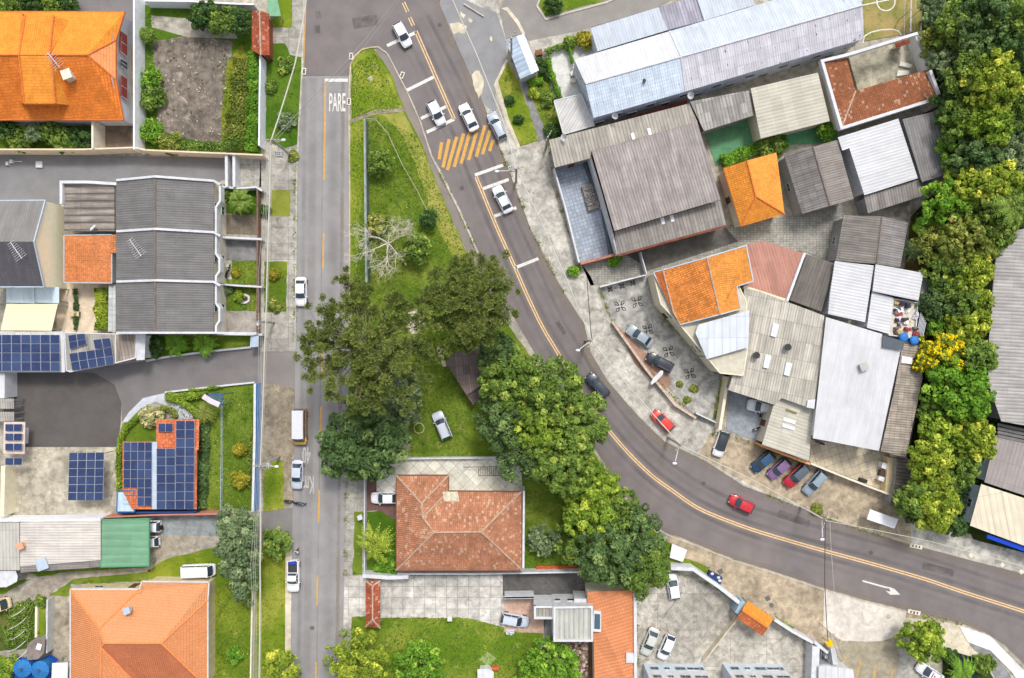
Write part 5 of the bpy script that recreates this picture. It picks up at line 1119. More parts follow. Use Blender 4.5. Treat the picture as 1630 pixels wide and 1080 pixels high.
0 and building('cream_porch', 'flat cream porch roof on the upper side of peach house', 'building', [(116, 926, 3), (224, 925, 3), (224, 938, 3), (116, 939, 3)], [[0, 1, 2, 3]], plain((206, 192, 140), .8, .15), wall='cream', win=0, base=0, inset=.1)
wall_('long white wall along the pavement beside the peach house', [(407, 822), (404, 915), (401, 960), (398, 1110)], 1.6, offw, .2); wall_('low yellowish planter edge in the lower left garden', [(58, 954), (57, 1015)], .5, cream, .35); wall_('grey garden wall left of the peach house', [(75, 955), (74, 1040)], 1.8, slab_w, .2)
r = building('grey_hut', 'small weathered grey hut with patched roof beside blue tanks', 'shed', [(43, 1026, 2.7), (58, 1015, 2.7), (72, 1017, 2.6), (70, 1040, 2.4), (60, 1050, 2.4), (43, 1051, 2.5)], [[0, 1, 2, 3, 4, 5]], conc((140, 128, 122), stain=1), wall='grey', win=0); MB().box(P(62, 1030, 2.75), (.7, .9, .06), -.3).build('skylight', plain((226, 234, 244), .4), r)
building('white_metal_cover', 'white sheet roof beside the blue water tanks at bottom left', 'canopy', [(83, 1056, 2.6), (108, 1055, 2.6), (107, 1100, 2.5), (81, 1100, 2.5)], [[0, 1, 2, 3]], plain((214, 218, 228), .6, .06), wall=None, posts=True)
for x, y, l in ((34, 1066, 'left'), (62, 1068, 'right')):
    p = P(x, y, 2.6); r = thing('water_tank', f'round blue water tank with ribbed lid, the {l} of two', 'water tank', (p.x, p.y, 0), 'blue water tanks'); bt = plain((40, 112, 176), .5, .15)
    MB().tube([(p.x, p.y, 0), (p.x, p.y, 2.3)], [1.15, 1.3], 28).build('tank', bt, r)
    mb = MB(); n = 28
    for k in range(n):
        a0, a1 = 2 * math.pi * k / n, 2 * math.pi * (k + 1) / n; zz = 2.3 + (.05 if k % 2 else 0); mb.face([(p.x, p.y, 2.75), (p.x + 1.35 * math.cos(a0), p.y + 1.35 * math.sin(a0), zz), (p.x + 1.35 * math.cos(a1), p.y + 1.35 * math.sin(a1), 2.35 - (zz - 2.3))])
    mb.build('lid', bt, r); MB().cyl((p.x, p.y, 2.7), .28, .12, 12).build('hatch', plain((60, 84, 110), .5), r)
tag(MB().prism(xy([(16, 1044), (44, 1048), (60, 1052), (80, 1042), (92, 1050), (84, 1062), (80, 1100), (18, 1100)], .6), .55, .62).build('blue_tarpaulin', plain((24, 66, 158), .5, .25)), 'dark blue tarpaulin spread under the two water tanks', 'tarpaulin')

# --- middle
b12 = building('terracotta_house', 'hipped house of old speckled terracotta tiles at the centre bottom', 'house',
 [(631, 757, 3.8), (714, 757, 3.8), (714, 782, 3.8), (830, 783, 3.8), (831, 908, 3.8), (631, 908, 3.8), (671, 802, 5.6), (673, 824, 5.8), (691, 848, 6.6), (766, 847, 6.6)],
 [[0, 1, 6], [0, 6, 7, 8, 5], [1, 2, 7, 6], [2, 3, 9, 8, 7], [3, 4, 9], [8, 9, 4, 5]], t_terra, wall='offw', inset=.5, ridge=rc_w, fascia=plain((126, 84, 66), .7))
wall_('tall white wall flanking the terracotta house on the right', [(834, 782), (833, 905)], 4.0, white, .3)
facepx_o = MB(); c_ = P(712, 797, 4.9)
tag(MB().prism(xy([(704, 784), (728, 783), (731, 797), (722, 812), (709, 808)], 4.6), 4.35, 4.5).build('roof_patch', plain((206, 198, 172), .8, .3, sc_=3)), 'pale rubble patch where tiles are missing on terracotta roof', 'debris')
wall_('white terrace wall behind the terracotta house, by the lawn', [(616, 731), (700, 730), (812, 729)], 1.2, white, .2)
wall_('cream wall between the house garden and the slab courtyard', [(632, 914), (760, 914), (925, 911)], 2.0, slab_w, .22); wall_('white corner wall at the courtyard gate', [(577, 917), (620, 920), (650, 919)], 2.2, white, .55)
wall_('thin white fence wall along the front garden with the palm', [(580, 763), (580, 912)], 1.6, slab_w, .15)
r = thing('stair_rail', 'dark metal stair rail on the white terrace', 'railing', P(775, 752, .35)); mb = MB()
mb.tube([P(738, 744, 1.3), P(790, 743, 1.3), P(795, 757, 1.3)], .05, 5).tube([P(762, 758, 1.3), P(800, 757, 1.3)], .05, 5)
for k in range(9): mb.tube([P(762 + k * 3.4, 744, .5 + k * .02), P(762 + k * 3.4, 757, .5)], .035, 4)
for x, y in ((738, 744), (770, 744), (790, 743), (762, 758), (800, 757)): p = P(x, y, 1.3); mb.cyl((p.x, p.y, .35), .03, .95, 5)
mb.build('rail', plain((90, 82, 76), .6), r)
building('gate_roof', 'narrow tiled gate roof over the slab driveway by the left road', 'gate roof', [(582, 925, 2.7), (593, 933, 3.5), (605, 925, 2.7), (605, 1000, 2.7), (593, 987, 3.5), (582, 998, 2.7)], [[0, 1, 4, 5], [1, 2, 3, 4], [0, 2, 1], [3, 5, 4]], t_gate, wall=None, posts=True, ridge=rc_w)
building('peach_metal_roof', 'long plain peach-orange roof beside white modern annex, bottom centre', 'building', [(935, 942, 4.6), (1008, 940, 4.6), (1009, 1110, 4.6), (947, 1110, 4.0), (945, 1022, 4.0), (935, 1000, 4.0)], [[0, 1, 2, 3, 4, 5]], tile((208, 138, 96), var=.08, blotch=.10, sc2=(190, 112, 72), tw=.5, th=.4), wall='offw', win=0, inset=.1)
wall_('white parapet on the right side of long peach roof', [(1011, 935), (1012, 1110)], 5.0, white, .42)
for q, l in (([(945, 973), (957, 974), (957, 1007), (944, 1006)], 'larger'), ([(997, 1041), (1009, 1041), (1009, 1056), (997, 1056)], 'smaller')):
    p = [P(a, b, 5.1) for a, b in q]; r = thing('roof_skylight', f'{l} white framed skylight box on the long peach roof', 'skylight', (p[0].x, p[0].y, 4.2)); MB().prism([v.xy for v in p], 4.1, 5.0).build('box', white, r)
    c_ = sum((v.xy for v in p), Vector((0, 0))) / 4; MB().prism([c_ + (v.xy - c_) * .72 for v in p], 4.9, 5.04).build('pane', glass((70, 92, 104)) if l == 'larger' else slab_w, r)
def parapet_block(name, label, poly, z, roofm, wallm=slab_w, pw=.3, base=0, ph=.35):
    p = [P(a, b, z) for a, b in poly]; r = thing(name, label, 'building', (p[0].x, p[0].y, base))
    MB().prism([v.xy for v in p], base, z - ph).build('wall', wallm, r); ins = offset_poly([v.xy for v in p], pw * .9)
    mb = MB(); mb.prism(ins, z - ph - .05, z - ph + .03); q = mb.v; uv = [(v[0], v[1]) for v in q]; mb.uv = [[uv[i] for i in f] for f in mb.f]; mb.build('roof', roofm, r)
    lp = [P(a, b, z) for a, b in poly]; cc = offset_poly([v.xy for v in lp], pw / 2); cl = [Vector((v.x, v.y, z)) for v in cc]
    mb = MB()
    for i in range(len(cl)):
        a, b = cl[i], cl[(i + 1) % len(cl)]; dd = (b - a).normalized() * pw / 2; mb.beam([a - dd, b + dd * .98], pw, ph + .06 + .004 * (i % 2)) if i % 2 else mb.beam([a + Vector((0, 0, .004)) - dd, b + Vector((0, 0, .004)) + dd * .98], pw, ph + .06)
    mb.build('parapet', wallm, r); return r
an_ = parapet_block('white_annex', 'white modern annex with ribbed roof inside parapets, bottom centre', [(881, 966), (944, 965), (944, 1022), (881, 1022)], 5.6, corr((188, 188, 180), period=.7, dirt=.4, var=.06, sheet=(1.4, 9)))
parapet_block('white_annex', 'smallest white cube annex with ribbed roof, left of the modern annex', [(850, 965), (882, 965), (882, 986), (850, 986)], 5.0, corr((170, 166, 156), period=.5, dirt=.6))
for x0, x1 in ((884, 894), (904, 919)):
    a_, b_ = P(x0, 965, 5.6), P(x1, 965, 5.6); c_ = (a_ + b_) / 2; o = MB().box((c_.x, c_.y + .02, 3.1), ((b_ - a_).length, .12, .9)).build('window', slab_w, an_); MB().box((c_.x, c_.y + .06, 3.1), ((b_ - a_).length - .2, .1, .7)).build('pane', glass((60, 70, 72)), o)
building('white_link_roof', 'low flat white roof linking the annex to the long peach roof', 'building', [(914, 953, 4.0), (936, 954, 4.0), (936, 964, 4.0), (914, 964, 4.0)], [[0, 1, 2, 3]], slab_w, wall='white', win=0, inset=.1)
parapet_block('white_annex', 'raised white porch wall beside patterned terrace, annex front', [(803, 950), (850, 949), (850, 953), (803, 954)], 2.6, slab_w)
# collapsed dark shed
building('old_shed', 'dark mossy shed roof between the lawn and the big trees', 'shed', [(709, 577, 3.2), (724, 562, 3.4), (766, 552, 3.4), (772, 610, 2.9), (743, 630, 2.8)], [[0, 1, 2, 3, 4]], corr((128, 112, 108), period=.4, var=.3, dirt=.5, sheet=(1.1, 1.4), seam=.6), wall='grey', win=0)
building('old_shed', 'small lower step of the mossy shed towards house', 'shed', [(743, 630, 2.4), (770, 613, 2.4), (775, 622, 2.3), (753, 645, 2.3)], [[0, 1, 2, 3]], corr((112, 98, 94), period=.4, var=.2, dirt=.6), wall='grey', win=0)
# apartments at the bottom
for x0, x1, l in ((1024, 1118, 'left'), (1150, 1243, 'right')):
    a, b = P(x0, 1056, 0), P(x1, 1057, 0); r = thing('apartment_block', f'white three-storey apartment block at the bottom edge, the {l} of two', 'building', ((a.x + b.x) / 2, a.y - 4, 0), 'white apartment blocks')
    MB().prism([(a.x, a.y), (b.x, b.y), (b.x, b.y - 9), (a.x, a.y - 9)], 0, 3.0).build('wall', plain((196, 210, 220), .7, .05), r); MB().prism([(a.x, a.y + .01), (b.x, b.y + .01), (b.x, b.y - 9), (a.x, a.y - 9)], 3.0, 8.8).build('wall', white, r)
    MB().prism([(a.x - .3, a.y + .3), (b.x + .3, b.y + .3), (b.x + .3, b.y - 9.3), (a.x - .3, a.y - 9.3)], 8.8, 9.05).build('roof', slab_w, r)
    for z, ts in ((1.5, (.15, .36, .58, .80, .93)), (4.3, (.14, .36, .60, .86)), (7.0, (.14, .36, .60, .86))):
        for k, t in enumerate(ts):
            wd = (1.0, .7, 1.3, 1.8, .5)[k]; winbox(r, Vector((b.x, b.y)), Vector((a.x, a.y)), 1 - t, wd + .2, z - .1, z + .9, slab_w if k % 2 else metalg, glass((44, 46, 60)))
    for z in (1.5, 4.3):
        for yy in (2.5, 6): winbox(r, Vector((a.x, a.y)), Vector((a.x, a.y - 9)), yy / 9, 1.0, z, z + 1, white, glass())
building('gatehouse', 'white gatehouse roof beside the yellow awning, bottom right', 'building', [(1303, 1061, 3.2), (1316, 1060, 3.2), (1358, 1066, 3.2), (1364, 1110, 3.2), (1303, 1110, 3.2)], [[0, 1, 2, 3, 4]], corr((206, 208, 210), period=.9, dirt=.2, var=.05, sheet=(3, 9)), wall='white', win=0, gdir=(0, 1))
wall_('white wall strip of the gatehouse, left side', [(1299, 1030), (1296, 1110)], 2.6, slab_w, 1.1); wall_('short diagonal white wall above the gatehouse', [(1296, 1022), (1318, 1040)], 2.4, white, .4); wall_('white pillar wall on the right side of the gatehouse utility yard', [(1326, 1032), (1330, 1058)], 2.4, white, .7)
r = thing('yellow_awning', 'small bright yellow awning at the gatehouse', 'awning', P(1320, 1024, 0)); MB().prism(xy([(1313, 1022), (1326, 1018), (1328, 1028), (1319, 1031)], 2.6), 2.45, 2.55).build('sheet', plain((238, 196, 10), .5, .12), r); p = P(1320, 1024, 2.4); MB().cyl((p.x, p.y, 0), .05, 2.45, 6).build('post', metalg, r)
r = thing('lattice_mast', 'fallen-looking grey lattice ladder leaning by the gatehouse', 'ladder', P(1333, 1032, 0)); mb = MB(); A, B = P(1324, 1010, 4.5), P(1341, 1053, 3.2); n_ = (B - A).cross(Vector((0, 0, 1))).normalized() * .28
mb.tube([A + n_, B + n_], .05, 5).tube([A - n_, B - n_], .05, 5)
for k in range(14): q = A.lerp(B, k / 13); mb.tube([q + n_, q - n_], .035, 4)
mb.cyl((B.x, B.y, 0), .06, 3.2, 6).cyl((A.x, A.y, 0), .06, 4.5, 6); mb.build('ladder', metalg, r)
r = thing('gas_cage', 'dark utility cage with white fittings beside the gatehouse', 'utility cage', P(1314, 1045, 0)); mb = MB()
for k in range(6): mb.tube([P(1308 + k * 2.6, 1036, 2), P(1307 + k * 2.6, 1056, 2)], .03, 4)
mb.tube([P(1307, 1036, 2), P(1322, 1036, 2), P(1321, 1056, 2), P(1306, 1056, 2), P(1307, 1036, 2)], .05, 5)
for x, y in ((1307, 1036), (1322, 1036), (1321, 1056), (1306, 1056)): p = P(x, y, 2); mb.cyl((p.x, p.y, 0), .05, 2, 5)
mb.build('cage', metalg, r)
for x, y in ((1311, 1041), (1316, 1047), (1310, 1053)): p = P(x, y, 0); MB().cyl((p.x, p.y, 0), .3, 1.2, 12).build('cylinder', slab_w, r)
MB().prism(xy([(1305, 1034), (1325, 1034), (1323, 1058), (1304, 1058)]), .03, .10).build('floor', darkg, r)
building('gate_roof', 'orange tiled gate roof with light blue side wall, bottom right court', 'gate roof', [(1190, 957, 2.8), (1232, 984, 2.8), (1222, 1000, 3.6), (1181, 972, 3.6), (1214, 1013, 2.8), (1173, 985, 2.8)], [([0, 1, 2, 3], t_ora2), ([3, 2, 4, 5], tile((206, 120, 76), var=.2, tw=.45))], t_ora2, wall=None, posts=True, ridge=rc_o)
wall_('light blue gate pillar wall beside the orange gate roof', [(1184, 958), (1173, 977)], 2.6, plain((150, 176, 190), .7), .7)
wall_('white court wall curving down from trees to the orange gate', [(1068, 905), (1104, 907), (1145, 935), (1183, 965)], 2.4, white, .5); wall_('white court wall between orange gate and gatehouse', [(1233, 987), (1262, 1006), (1295, 1024)], 2.2, slab_w, .4)
for pts, l in (([(1231, 984), (1236, 990)], 'a'),): pass
wall_('thin partition wall crossing the bottom right court diagonally', [(1176, 983), (1150, 1016), (1122, 1052)], 1.4, c_cream, .18)
hedge('narrow green hedge strip outside the court wall', [(1234, 984), (1262, 1002)], 6, .8, 'mid')

# --- top right group
b18 = building('white_warehouse', 'very long warehouse with ridge, north slope white and south slope blue-grey', 'warehouse',
 [(914, 95, 5.6), (1066, 50, 5.6), (1366, -40, 5.6), (1372, 9, 7.2), (1084, 91, 7.2), (932, 134, 7.2), (1375, 62, 5.6), (1091, 146, 5.6), (945, 188, 5.6)],
 [([0, 1, 4, 5], f_wh2), ([1, 2, 3, 4], f_wh), ([5, 4, 7, 8], f_blue), ([4, 3, 6, 7], f_lil)], f_wh, wall=plain((190, 198, 212), .8, .2), inset=.15, ridge=slab_w)
building('white_lean_to', 'pale metal lean-to north of the long warehouse, left one', 'shed', [(940, 45, 4.9), (1048, 12, 4.9), (1063, 48, 5.1), (951, 82, 5.1)], [[0, 1, 2, 3]], f_wh, wall='white', win=0)
building('lilac_lean_to', 'lilac-grey dirty ribbed lean-to north of the long warehouse', 'shed', [(1048, 12, 4.7), (1108, -6, 4.7), (1121, 33, 4.9), (1063, 48, 4.9)], [[0, 1, 2, 3]], corr((172, 170, 184), period=.45, dirt=.6, var=.1, dc=(110, 106, 122)), wall='white', win=0)
building('white_lean_to', 'pale metal lean-to north of the long warehouse at the top edge', 'shed', [(1108, -6, 4.9), (1190, -32, 4.9), (1202, 8, 5.1), (1121, 33, 5.1)], [[0, 1, 2, 3]], f_wh, wall='white', win=0)
chimney('thin metal vent on the blue-grey warehouse slope', 1026, 128, 6.3, .4, .9, vent=True, name='roof_vent')
a_, z_ = P(945, 190, 5.3), P(1376, 64, 5.3); dv = (z_ - a_).xy.normalized(); nv = Vector((dv.y, -dv.x))
MB().beam([P(947, 206, 1.4), P(1094, 161, 1.4)], .5, .5).build('red_ledge', plain((128, 66, 58), .8, .3), b18)
for k in range(16):
    p = a_.xy.lerp(z_.xy, (k + .5) / 16); q = p - nv * .14; zz = 3.4 if k % 2 else 1.6
    fr_ = MB().box((q.x, q.y, zz), (1.5, .12, 1.1), math.atan2(dv.y, dv.x)).build('window', slab_w, b18); MB().box((q.x + nv.x * .03, q.y + nv.y * .03, zz), (1.3, .1, .9), math.atan2(dv.y, dv.x)).build('pane', glass((44, 48, 58)), fr_)
building('garage', 'small blue-white metal garage roof beside the road, top right', 'garage', [(805, 64, 3.0), (822, 58, 3.5), (834, 54, 3.1), (858, 112, 3.1), (846, 118, 3.5), (828, 126, 3.0)], [([0, 1, 4, 5], corr((190, 206, 224), period=.7, dirt=.5, dc=(128, 150, 176))), ([1, 2, 3, 4], corr((222, 228, 238), period=.8, dirt=.15))], f_wh, wall='white', win=0, gdir=None)
building('white_carport', 'white carport roof with black mildew streaks by the green yard', 'canopy', [(882, 161, 3.1), (925, 150, 3.3), (946, 200, 3.1), (897, 214, 2.9)], [[0, 1, 2, 3]], corr((208, 206, 204), period=.4, dirt=.35, var=.04, dc=(130, 124, 120), sheet=(1.1, 9), seam=.1), wall=None, posts=True, fascia=slab_w)
b = building('fibre_cement_hall', 'flat grey-brown hall roof strip between warehouse and big grey shed', 'building', [(874, 223, 4.2), (1097, 165, 4.2), (1110, 194, 4.4), (941, 241, 4.4), (941, 252, 4.4), (883, 267, 4.0)], [[0, 1, 2, 3, 4, 5]], f_flat, wall='grey', gdir=(.25, 1))
for q in ([(1004, 213), (1009, 211), (1012, 222), (1007, 224)], [(1030, 205), (1035, 204), (1038, 214), (1033, 216)]): MB().prism(xy(q, 4.6), 4.3, 4.56).build('skylight', plain((230, 234, 238), .4), b)
building('big_grey_shed', 'big rectangular shed with dense grey corrugation, upper right of road', 'warehouse', [(942, 241, 5.3), (1110, 194, 5.3), (1147, 318, 5.9), (978, 368, 5.9)], [[0, 1, 2, 3]], corr((166, 158, 155), period=.42, dirt=.6, var=.08, sheet=(1.1, 3.2), seam=.2, dc=(86, 78, 76)), wall='brick', win=0, th=.2)
b = building('low_grey_extension', 'low grey extension strip below the big corrugated shed', 'building', [(978, 369, 4.6), (1147, 319, 4.6), (1156, 358, 4.2), (984, 405, 4.2)], [[0, 1, 2, 3]], corr((152, 146, 140), period=.5, var=.1, dirt=.5, bump=.2, sheet=(1.1, 9)), wall='grey')
for x, y in ((1054, 352), (1069, 348)): MB().prism(xy([(x - 3, y - 5), (x + 3, y - 6), (x + 5, y + 4), (x, y + 6)], 4.7), 4.2, 4.62).build('skylight', plain((224, 228, 236), .4), b)
MB().beam([P(984, 407, 4.3), P(1070, 383, 4.3), P(1156, 360, 4.3)], .3, .5).build('red_fascia', plain((120, 68, 56), .8, .3), b)
wall_('white and red wall along the front of the big grey shed', [(938, 245), (956, 305), (984, 405)], 4.0, white, .3); wall_('dark slot wall across the blue-grey paved court', [(930, 258), (958, 330), (972, 405)], 1.2, slate, .25)
wall_('red brick front wall of the blue-grey paved court', [(924, 420), (955, 412), (984, 404)], 2.2, plain((176, 120, 104), .8, .25), .35); wall_('grey street wall of the blue-grey paved court', [(882, 268), (900, 330), (922, 418)], 2.0, slab_w, .25)
p = P(945, 313, 1); r = thing('rock_planter', 'square raised planter full of grey rocks in the paved court', 'planter', (p.x, p.y, 0)); MB().prism(xy([(926, 296), (953, 289), (962, 328), (937, 336)], .9), 0, .8).build('box', plain((140, 132, 124), .9), r)
mb = MB(); rr = random.Random(3)
for k in range(70): u, v = rr.uniform(.08, .92), rr.uniform(.08, .92); q = P(926 + 27 * u + 10 * v, 296 - 7 * u + 39 * v, .9); mb.ball((q.x, q.y, .85), (rr.uniform(.14, .3), rr.uniform(.12, .26), rr.uniform(.1, .35)), 6, 4)
mb.build('rocks', plain((150, 148, 144), .9, .5, sc_=5), r)
building('patched_roof', 'patchwork light and dark grey sheet roof above the green court', 'shed', [(1098, 162, 4.3), (1192, 144, 4.3), (1200, 184, 4.0), (1121, 209, 4.0)], [[0, 1, 2, 3]], corr((172, 168, 162), period=.5, var=.3, dirt=.5, sheet=(.9, 1.5)), wall='grey', win=0)
building('beige_roof_hall', 'wide beige sheet roof beside the patchwork roof and green court', 'building', [(1195, 141, 4.8), (1302, 116, 4.8), (1321, 193, 4.4), (1211, 221, 4.4)], [[0, 1, 2, 3]], f_beige, wall='offw', win=0, gdir=(1, -.25))
b = building('walled_tile_house', 'L-shaped brown tiled roof framed by white parapets around a yard, top right', 'house', [(1311, 97, 5.0), (1347, 89, 4.4), (1362, 145, 4.4), (1481, 110, 4.4), (1495, 154, 5.0), (1340, 202, 5.0)], [[0, 1, 2, 5], [2, 3, 4, 5]], t_brown, wall='offw', win=0, inset=.1, ridge=rc_w)
MB().beam([P(1481, 112, 5.3), P(1497, 155, 5.3), P(1340, 204, 5.3), P(1309, 97, 5.3), P(1350, 87, 5.3), P(1461, 53, 5.3)], .42, 1.0).build('parapet', white, b)
flat('courtyard', [(1345, 88), (1465, 52), (1485, 110), (1362, 148)], conc((190, 184, 164), stain=1.4, dirt=(110, 104, 90)), .9); wall_('white back wall of the yard inside the walled tile house', [(1461, 55), (1482, 111)], 3.4, white, .9)
r = building('brick_oven_roof', 'tiny brick-red tiled roof against the yard wall, top right', 'shed', [(1424, 67, 3.2), (1447, 61, 3.2), (1449, 69, 2.9), (1427, 76, 2.9)], [[0, 1, 2, 3]], t_gate, wall='offw', win=0, base=.9)
for q, l in ((((1434, 97), (1453, 103), (1450, 108), (1432, 104)), 'upper'), (((1430, 112), (1448, 112), (1447, 118), (1428, 121)), 'lower')): tag(MB().prism(xy(q, 1.4), .95, 1.3).build('mattress', plain((214, 212, 204), .8)), f'{l} white board lying in the yard of the walled tile house', 'board')
building('white_metal_hall', 'white ribbed metal roof below the walled tile house', 'building', [(1334, 219, 4.6), (1430, 189, 4.6), (1461, 284, 4.6), (1376, 311, 4.6), (1352, 236, 4.6), (1341, 240, 4.6)], [[0, 1, 2, 3, 4, 5]], f_wh2, wall='white', win=0, gdir=(1, -.3))
building('grey_long_roof', 'tall narrow grey roof next to the forest edge, upper right', 'building', [(1437, 190, 5.0), (1487, 178, 5.0), (1516, 275, 4.8), (1468, 290, 4.8)], [[0, 1, 2, 3]], corr((138, 136, 136), period=.4, var=.06, dirt=.4, sheet=(1.1, 2.2)), wall='grey')
building('grey_lean_to', 'sloping dark ribbed lean-to below the white metal roof', 'shed', [(1375, 313, 4.0), (1462, 286, 4.0), (1472, 311, 3.4), (1382, 340, 3.4)], [[0, 1, 2, 3]], f_grey2, wall='grey', win=0)
building('grey_twin_roof', 'twin grey roof with middle ridge beside the orange hipped house', 'house', [(1248, 247, 4.2), (1294, 234, 5.0), (1333, 223, 4.2), (1359, 317, 4.2), (1321, 328, 5.0), (1277, 341, 4.2)], [([0, 1, 4, 5], corr((128, 124, 122), var=.25, dirt=.5, sheet=(1.0, 1.1), seam=.6)), ([1, 2, 3, 4], corr((146, 138, 132), var=.12, dirt=.4))], f_dkgrey, wall='grey', ridge=rc_g)
building('orange_hipped_house', 'small bright orange hipped roof house among grey roofs', 'house', [(1151, 268, 4.0), (1189, 256, 5.6), (1236, 243, 4.0), (1249, 341, 4.0), (1203, 313, 5.6), (1179, 361, 4.0)], [([0, 1, 4, 5], t_ora2), ([1, 2, 3, 4], tile((228, 156, 72), var=.16, blotch=.15, spots=.3, sc2=(196, 110, 46))), ([5, 4, 3], t_ora2)], t_ora2, wall='offw', ridge=rc_o)
building('grey_barn', 'square grey corrugated barn roof with ridge beside banana plant', 'shed', [(1343, 343, 4.2), (1404, 345, 5.0), (1446, 354, 4.2), (1433, 426, 4.2), (1395, 420, 5.0), (1330, 416, 4.2)], [([0, 1, 4, 5], corr((138, 132, 126), dirt=.6, var=.12)), ([1, 2, 3, 4], corr((148, 144, 142), dirt=.55, var=.1))], f_grey2, wall='grey', ridge=rc_g)
building('pink_roof_house', 'faded pink ribbed roof beside the weathered orange roof', 'house', [(1190, 389, 4.8), (1215, 384, 4.8), (1279, 403, 5.0), (1251, 478, 4.6), (1186, 455, 4.4)], [[0, 1, 2, 3, 4]], f_pink, wall='cream', win=0, gdir=(.3, 1))
wall_('white sloping parapet on the right of the pink roof', [(1281, 403), (1253, 480)], 5.2, white, .35); wall_('cream lower parapet under the pink roof', [(1184, 457), (1251, 479)], 4.7, cream, .5)
building('dark_grey_roof', 'dark stained flat roof between pink roof and white roofs', 'building', [(1284, 405, 4.2), (1330, 420, 4.2), (1307, 496, 4.0), (1257, 478, 4.0)], [[0, 1, 2, 3]], corr((118, 112, 106), period=.5, var=.12, dirt=.5, bump=.3), wall='grey', win=0)
building('white_roof_cluster', 'largest white ribbed roof left of the cluttered terrace', 'building', [(1329, 416, 5.0), (1391, 423, 5.2), (1377, 513, 5.0), (1318, 500, 4.8), (1321, 467, 4.8)], [[0, 1, 2, 3, 4]], f_wh2, wall='white', win=0, gdir=(1, .2))
building('white_roof_cluster', 'white ribbed roof right above the cluttered terrace', 'building', [(1394, 421, 5.6), (1470, 435, 5.4), (1462, 479, 5.2), (1389, 464, 5.4)], [[0, 1, 2, 3]], f_wh2, wall='white', win=0, gdir=(1, .2))
building('white_roof_cluster', 'narrow white roof strip directly left of cluttered terrace', 'building', [(1388, 465, 4.9), (1422, 474, 4.7), (1416, 532, 4.6), (1380, 522, 4.8)], [[0, 1, 2, 3]], f_wh2, wall='white', win=0, gdir=(1, .2))
# rooftop terrace with clutter
parapet_block('roof_terrace', 'cluttered rooftop terrace with laundry and boxes near the blue tanks', [(1422, 475), (1462, 482), (1458, 540), (1414, 534)], 4.4, plain((206, 200, 186), .8, .2, sc_=3), slab_w, .15)
rr = random.Random(11); cols = [(60, 54, 62), (206, 204, 210), (120, 110, 100), (196, 166, 110), (84, 86, 92), (226, 226, 230), (150, 60, 64), (48, 44, 70)]
for i in range(26):
    x, y = rr.uniform(1424, 1458), rr.uniform(480, 532); p = P(x, y, 4.2); s_ = (rr.uniform(.3, 1.1), rr.uniform(.25, .8), rr.uniform(.15, .7)); x += .01 * i; rgb = cols[i % 8]
    nm = {(60, 54, 62): 'dark', (206, 204, 210): 'pale grey', (120, 110, 100): 'brown', (196, 166, 110): 'tan', (84, 86, 92): 'slate', (226, 226, 230): 'white', (150, 60, 64): 'red', (48, 44, 70): 'navy'}[rgb]
    mb = MB(); mb.box((p.x, p.y, 0), s_, rr.uniform(-.4, .2), z0=4.08); mb.box((p.x + .05, p.y, 0), (s_[0] * .7, s_[1] * .7, .12), .5, z0=4.08 + s_[2]); xs, ys_ = int((x - 1424) / 34 * 5), int((y - 480) / 52 * 6); tag(mb.build('storage_box', plain(rgb, .7, .15)), f'{"larger" if s_[0] > .7 else "smaller"} {nm} box on the cluttered rooftop terrace, {("far left", "left", "middle", "right", "far right")[xs]} column, {("top", "upper", "upper middle", "lower middle", "lower", "bottom")[ys_]} row', 'box', 'clutter on the rooftop terrace')
for x, y, l in ((1440, 537, 'left'), (1457, 542, 'right')):
    p = P(x, y, 5.2); r = thing('water_tank', f'small blue rooftop water tank, {l} of the pair at the clutter', 'water tank', (p.x, p.y, 4.0), 'small blue rooftop tanks'); MB().tube([(p.x, p.y, 4), (p.x, p.y, 5)], [.5, .62], 20).build('tank', plain((34, 100, 176), .5, .1), r); MB().tube([(p.x, p.y, 5), (p.x, p.y, 5.15), (p.x, p.y, 5.22)], [.66, .5, .1], 20).build('lid', plain((44, 116, 190), .5, .15), r)
r = thing('pipe_rack', 'bundle of white pipes leaning along the terrace edge', 'pipes', P(1464, 520, 4)); mb = MB()
for k in range(6): mb.tube([P(1466 + k * 1.6, 498 + k * 3, 4.5), P(1458 + k * 2.0, 540, 4.3)], .06, 6)
mb.build('pipes', slab_w, r)
building('grey_step_roof', 'narrow grey ledge roof right of the white cluster', 'building', [(1470, 440, 4.0), (1476, 442, 4.0), (1482, 470, 4.0), (1478, 488, 4.0), (1462, 484, 4.0)], [[0, 1, 2, 3, 4]], c_grey, wall='grey', win=0)
# weathered orange house
b = building('weathered_orange_house', 'house with mossy weathered orange tiles and pale blue gutters by the court', 'house', [(1040, 434, 6.2), (1055, 430, 6.6), (1125, 410, 7.6), (1188, 391, 6.2), (1199, 448, 6.2), (1173, 456, 6.4), (1179, 492, 6.4), (1146, 501, 7.6), (1083, 517, 6.2), (1072, 498, 6.5)],
 [([0, 1, 9, 8], t_wdk), ([1, 2, 7, 8, 9], t_weather), ([2, 3, 4, 5, 6, 7], tile((224, 146, 70), var=.2, blotch=.2, spots=.6, sc2=(150, 110, 52)))], t_weather, wall='cream', inset=.15, ridge=rc_w, fascia=slab_b)
building('cream_base_building', 'long angular cream walled block wrapped around the weathered orange house', 'building', [(1040, 436, 5.7), (1150, 404, 5.7), (1188, 480, 5.7), (1190, 553, 5.7), (1183, 598, 5.7), (1146, 594, 5.7), (1084, 519, 5.7), (1052, 484, 5.7)], [[0, 1, 2, 3, 4, 5, 6, 7]], plain((196, 190, 172), .8, .12), wall=plain((232, 224, 202), .8, .08), inset=.05, fascia=cream)
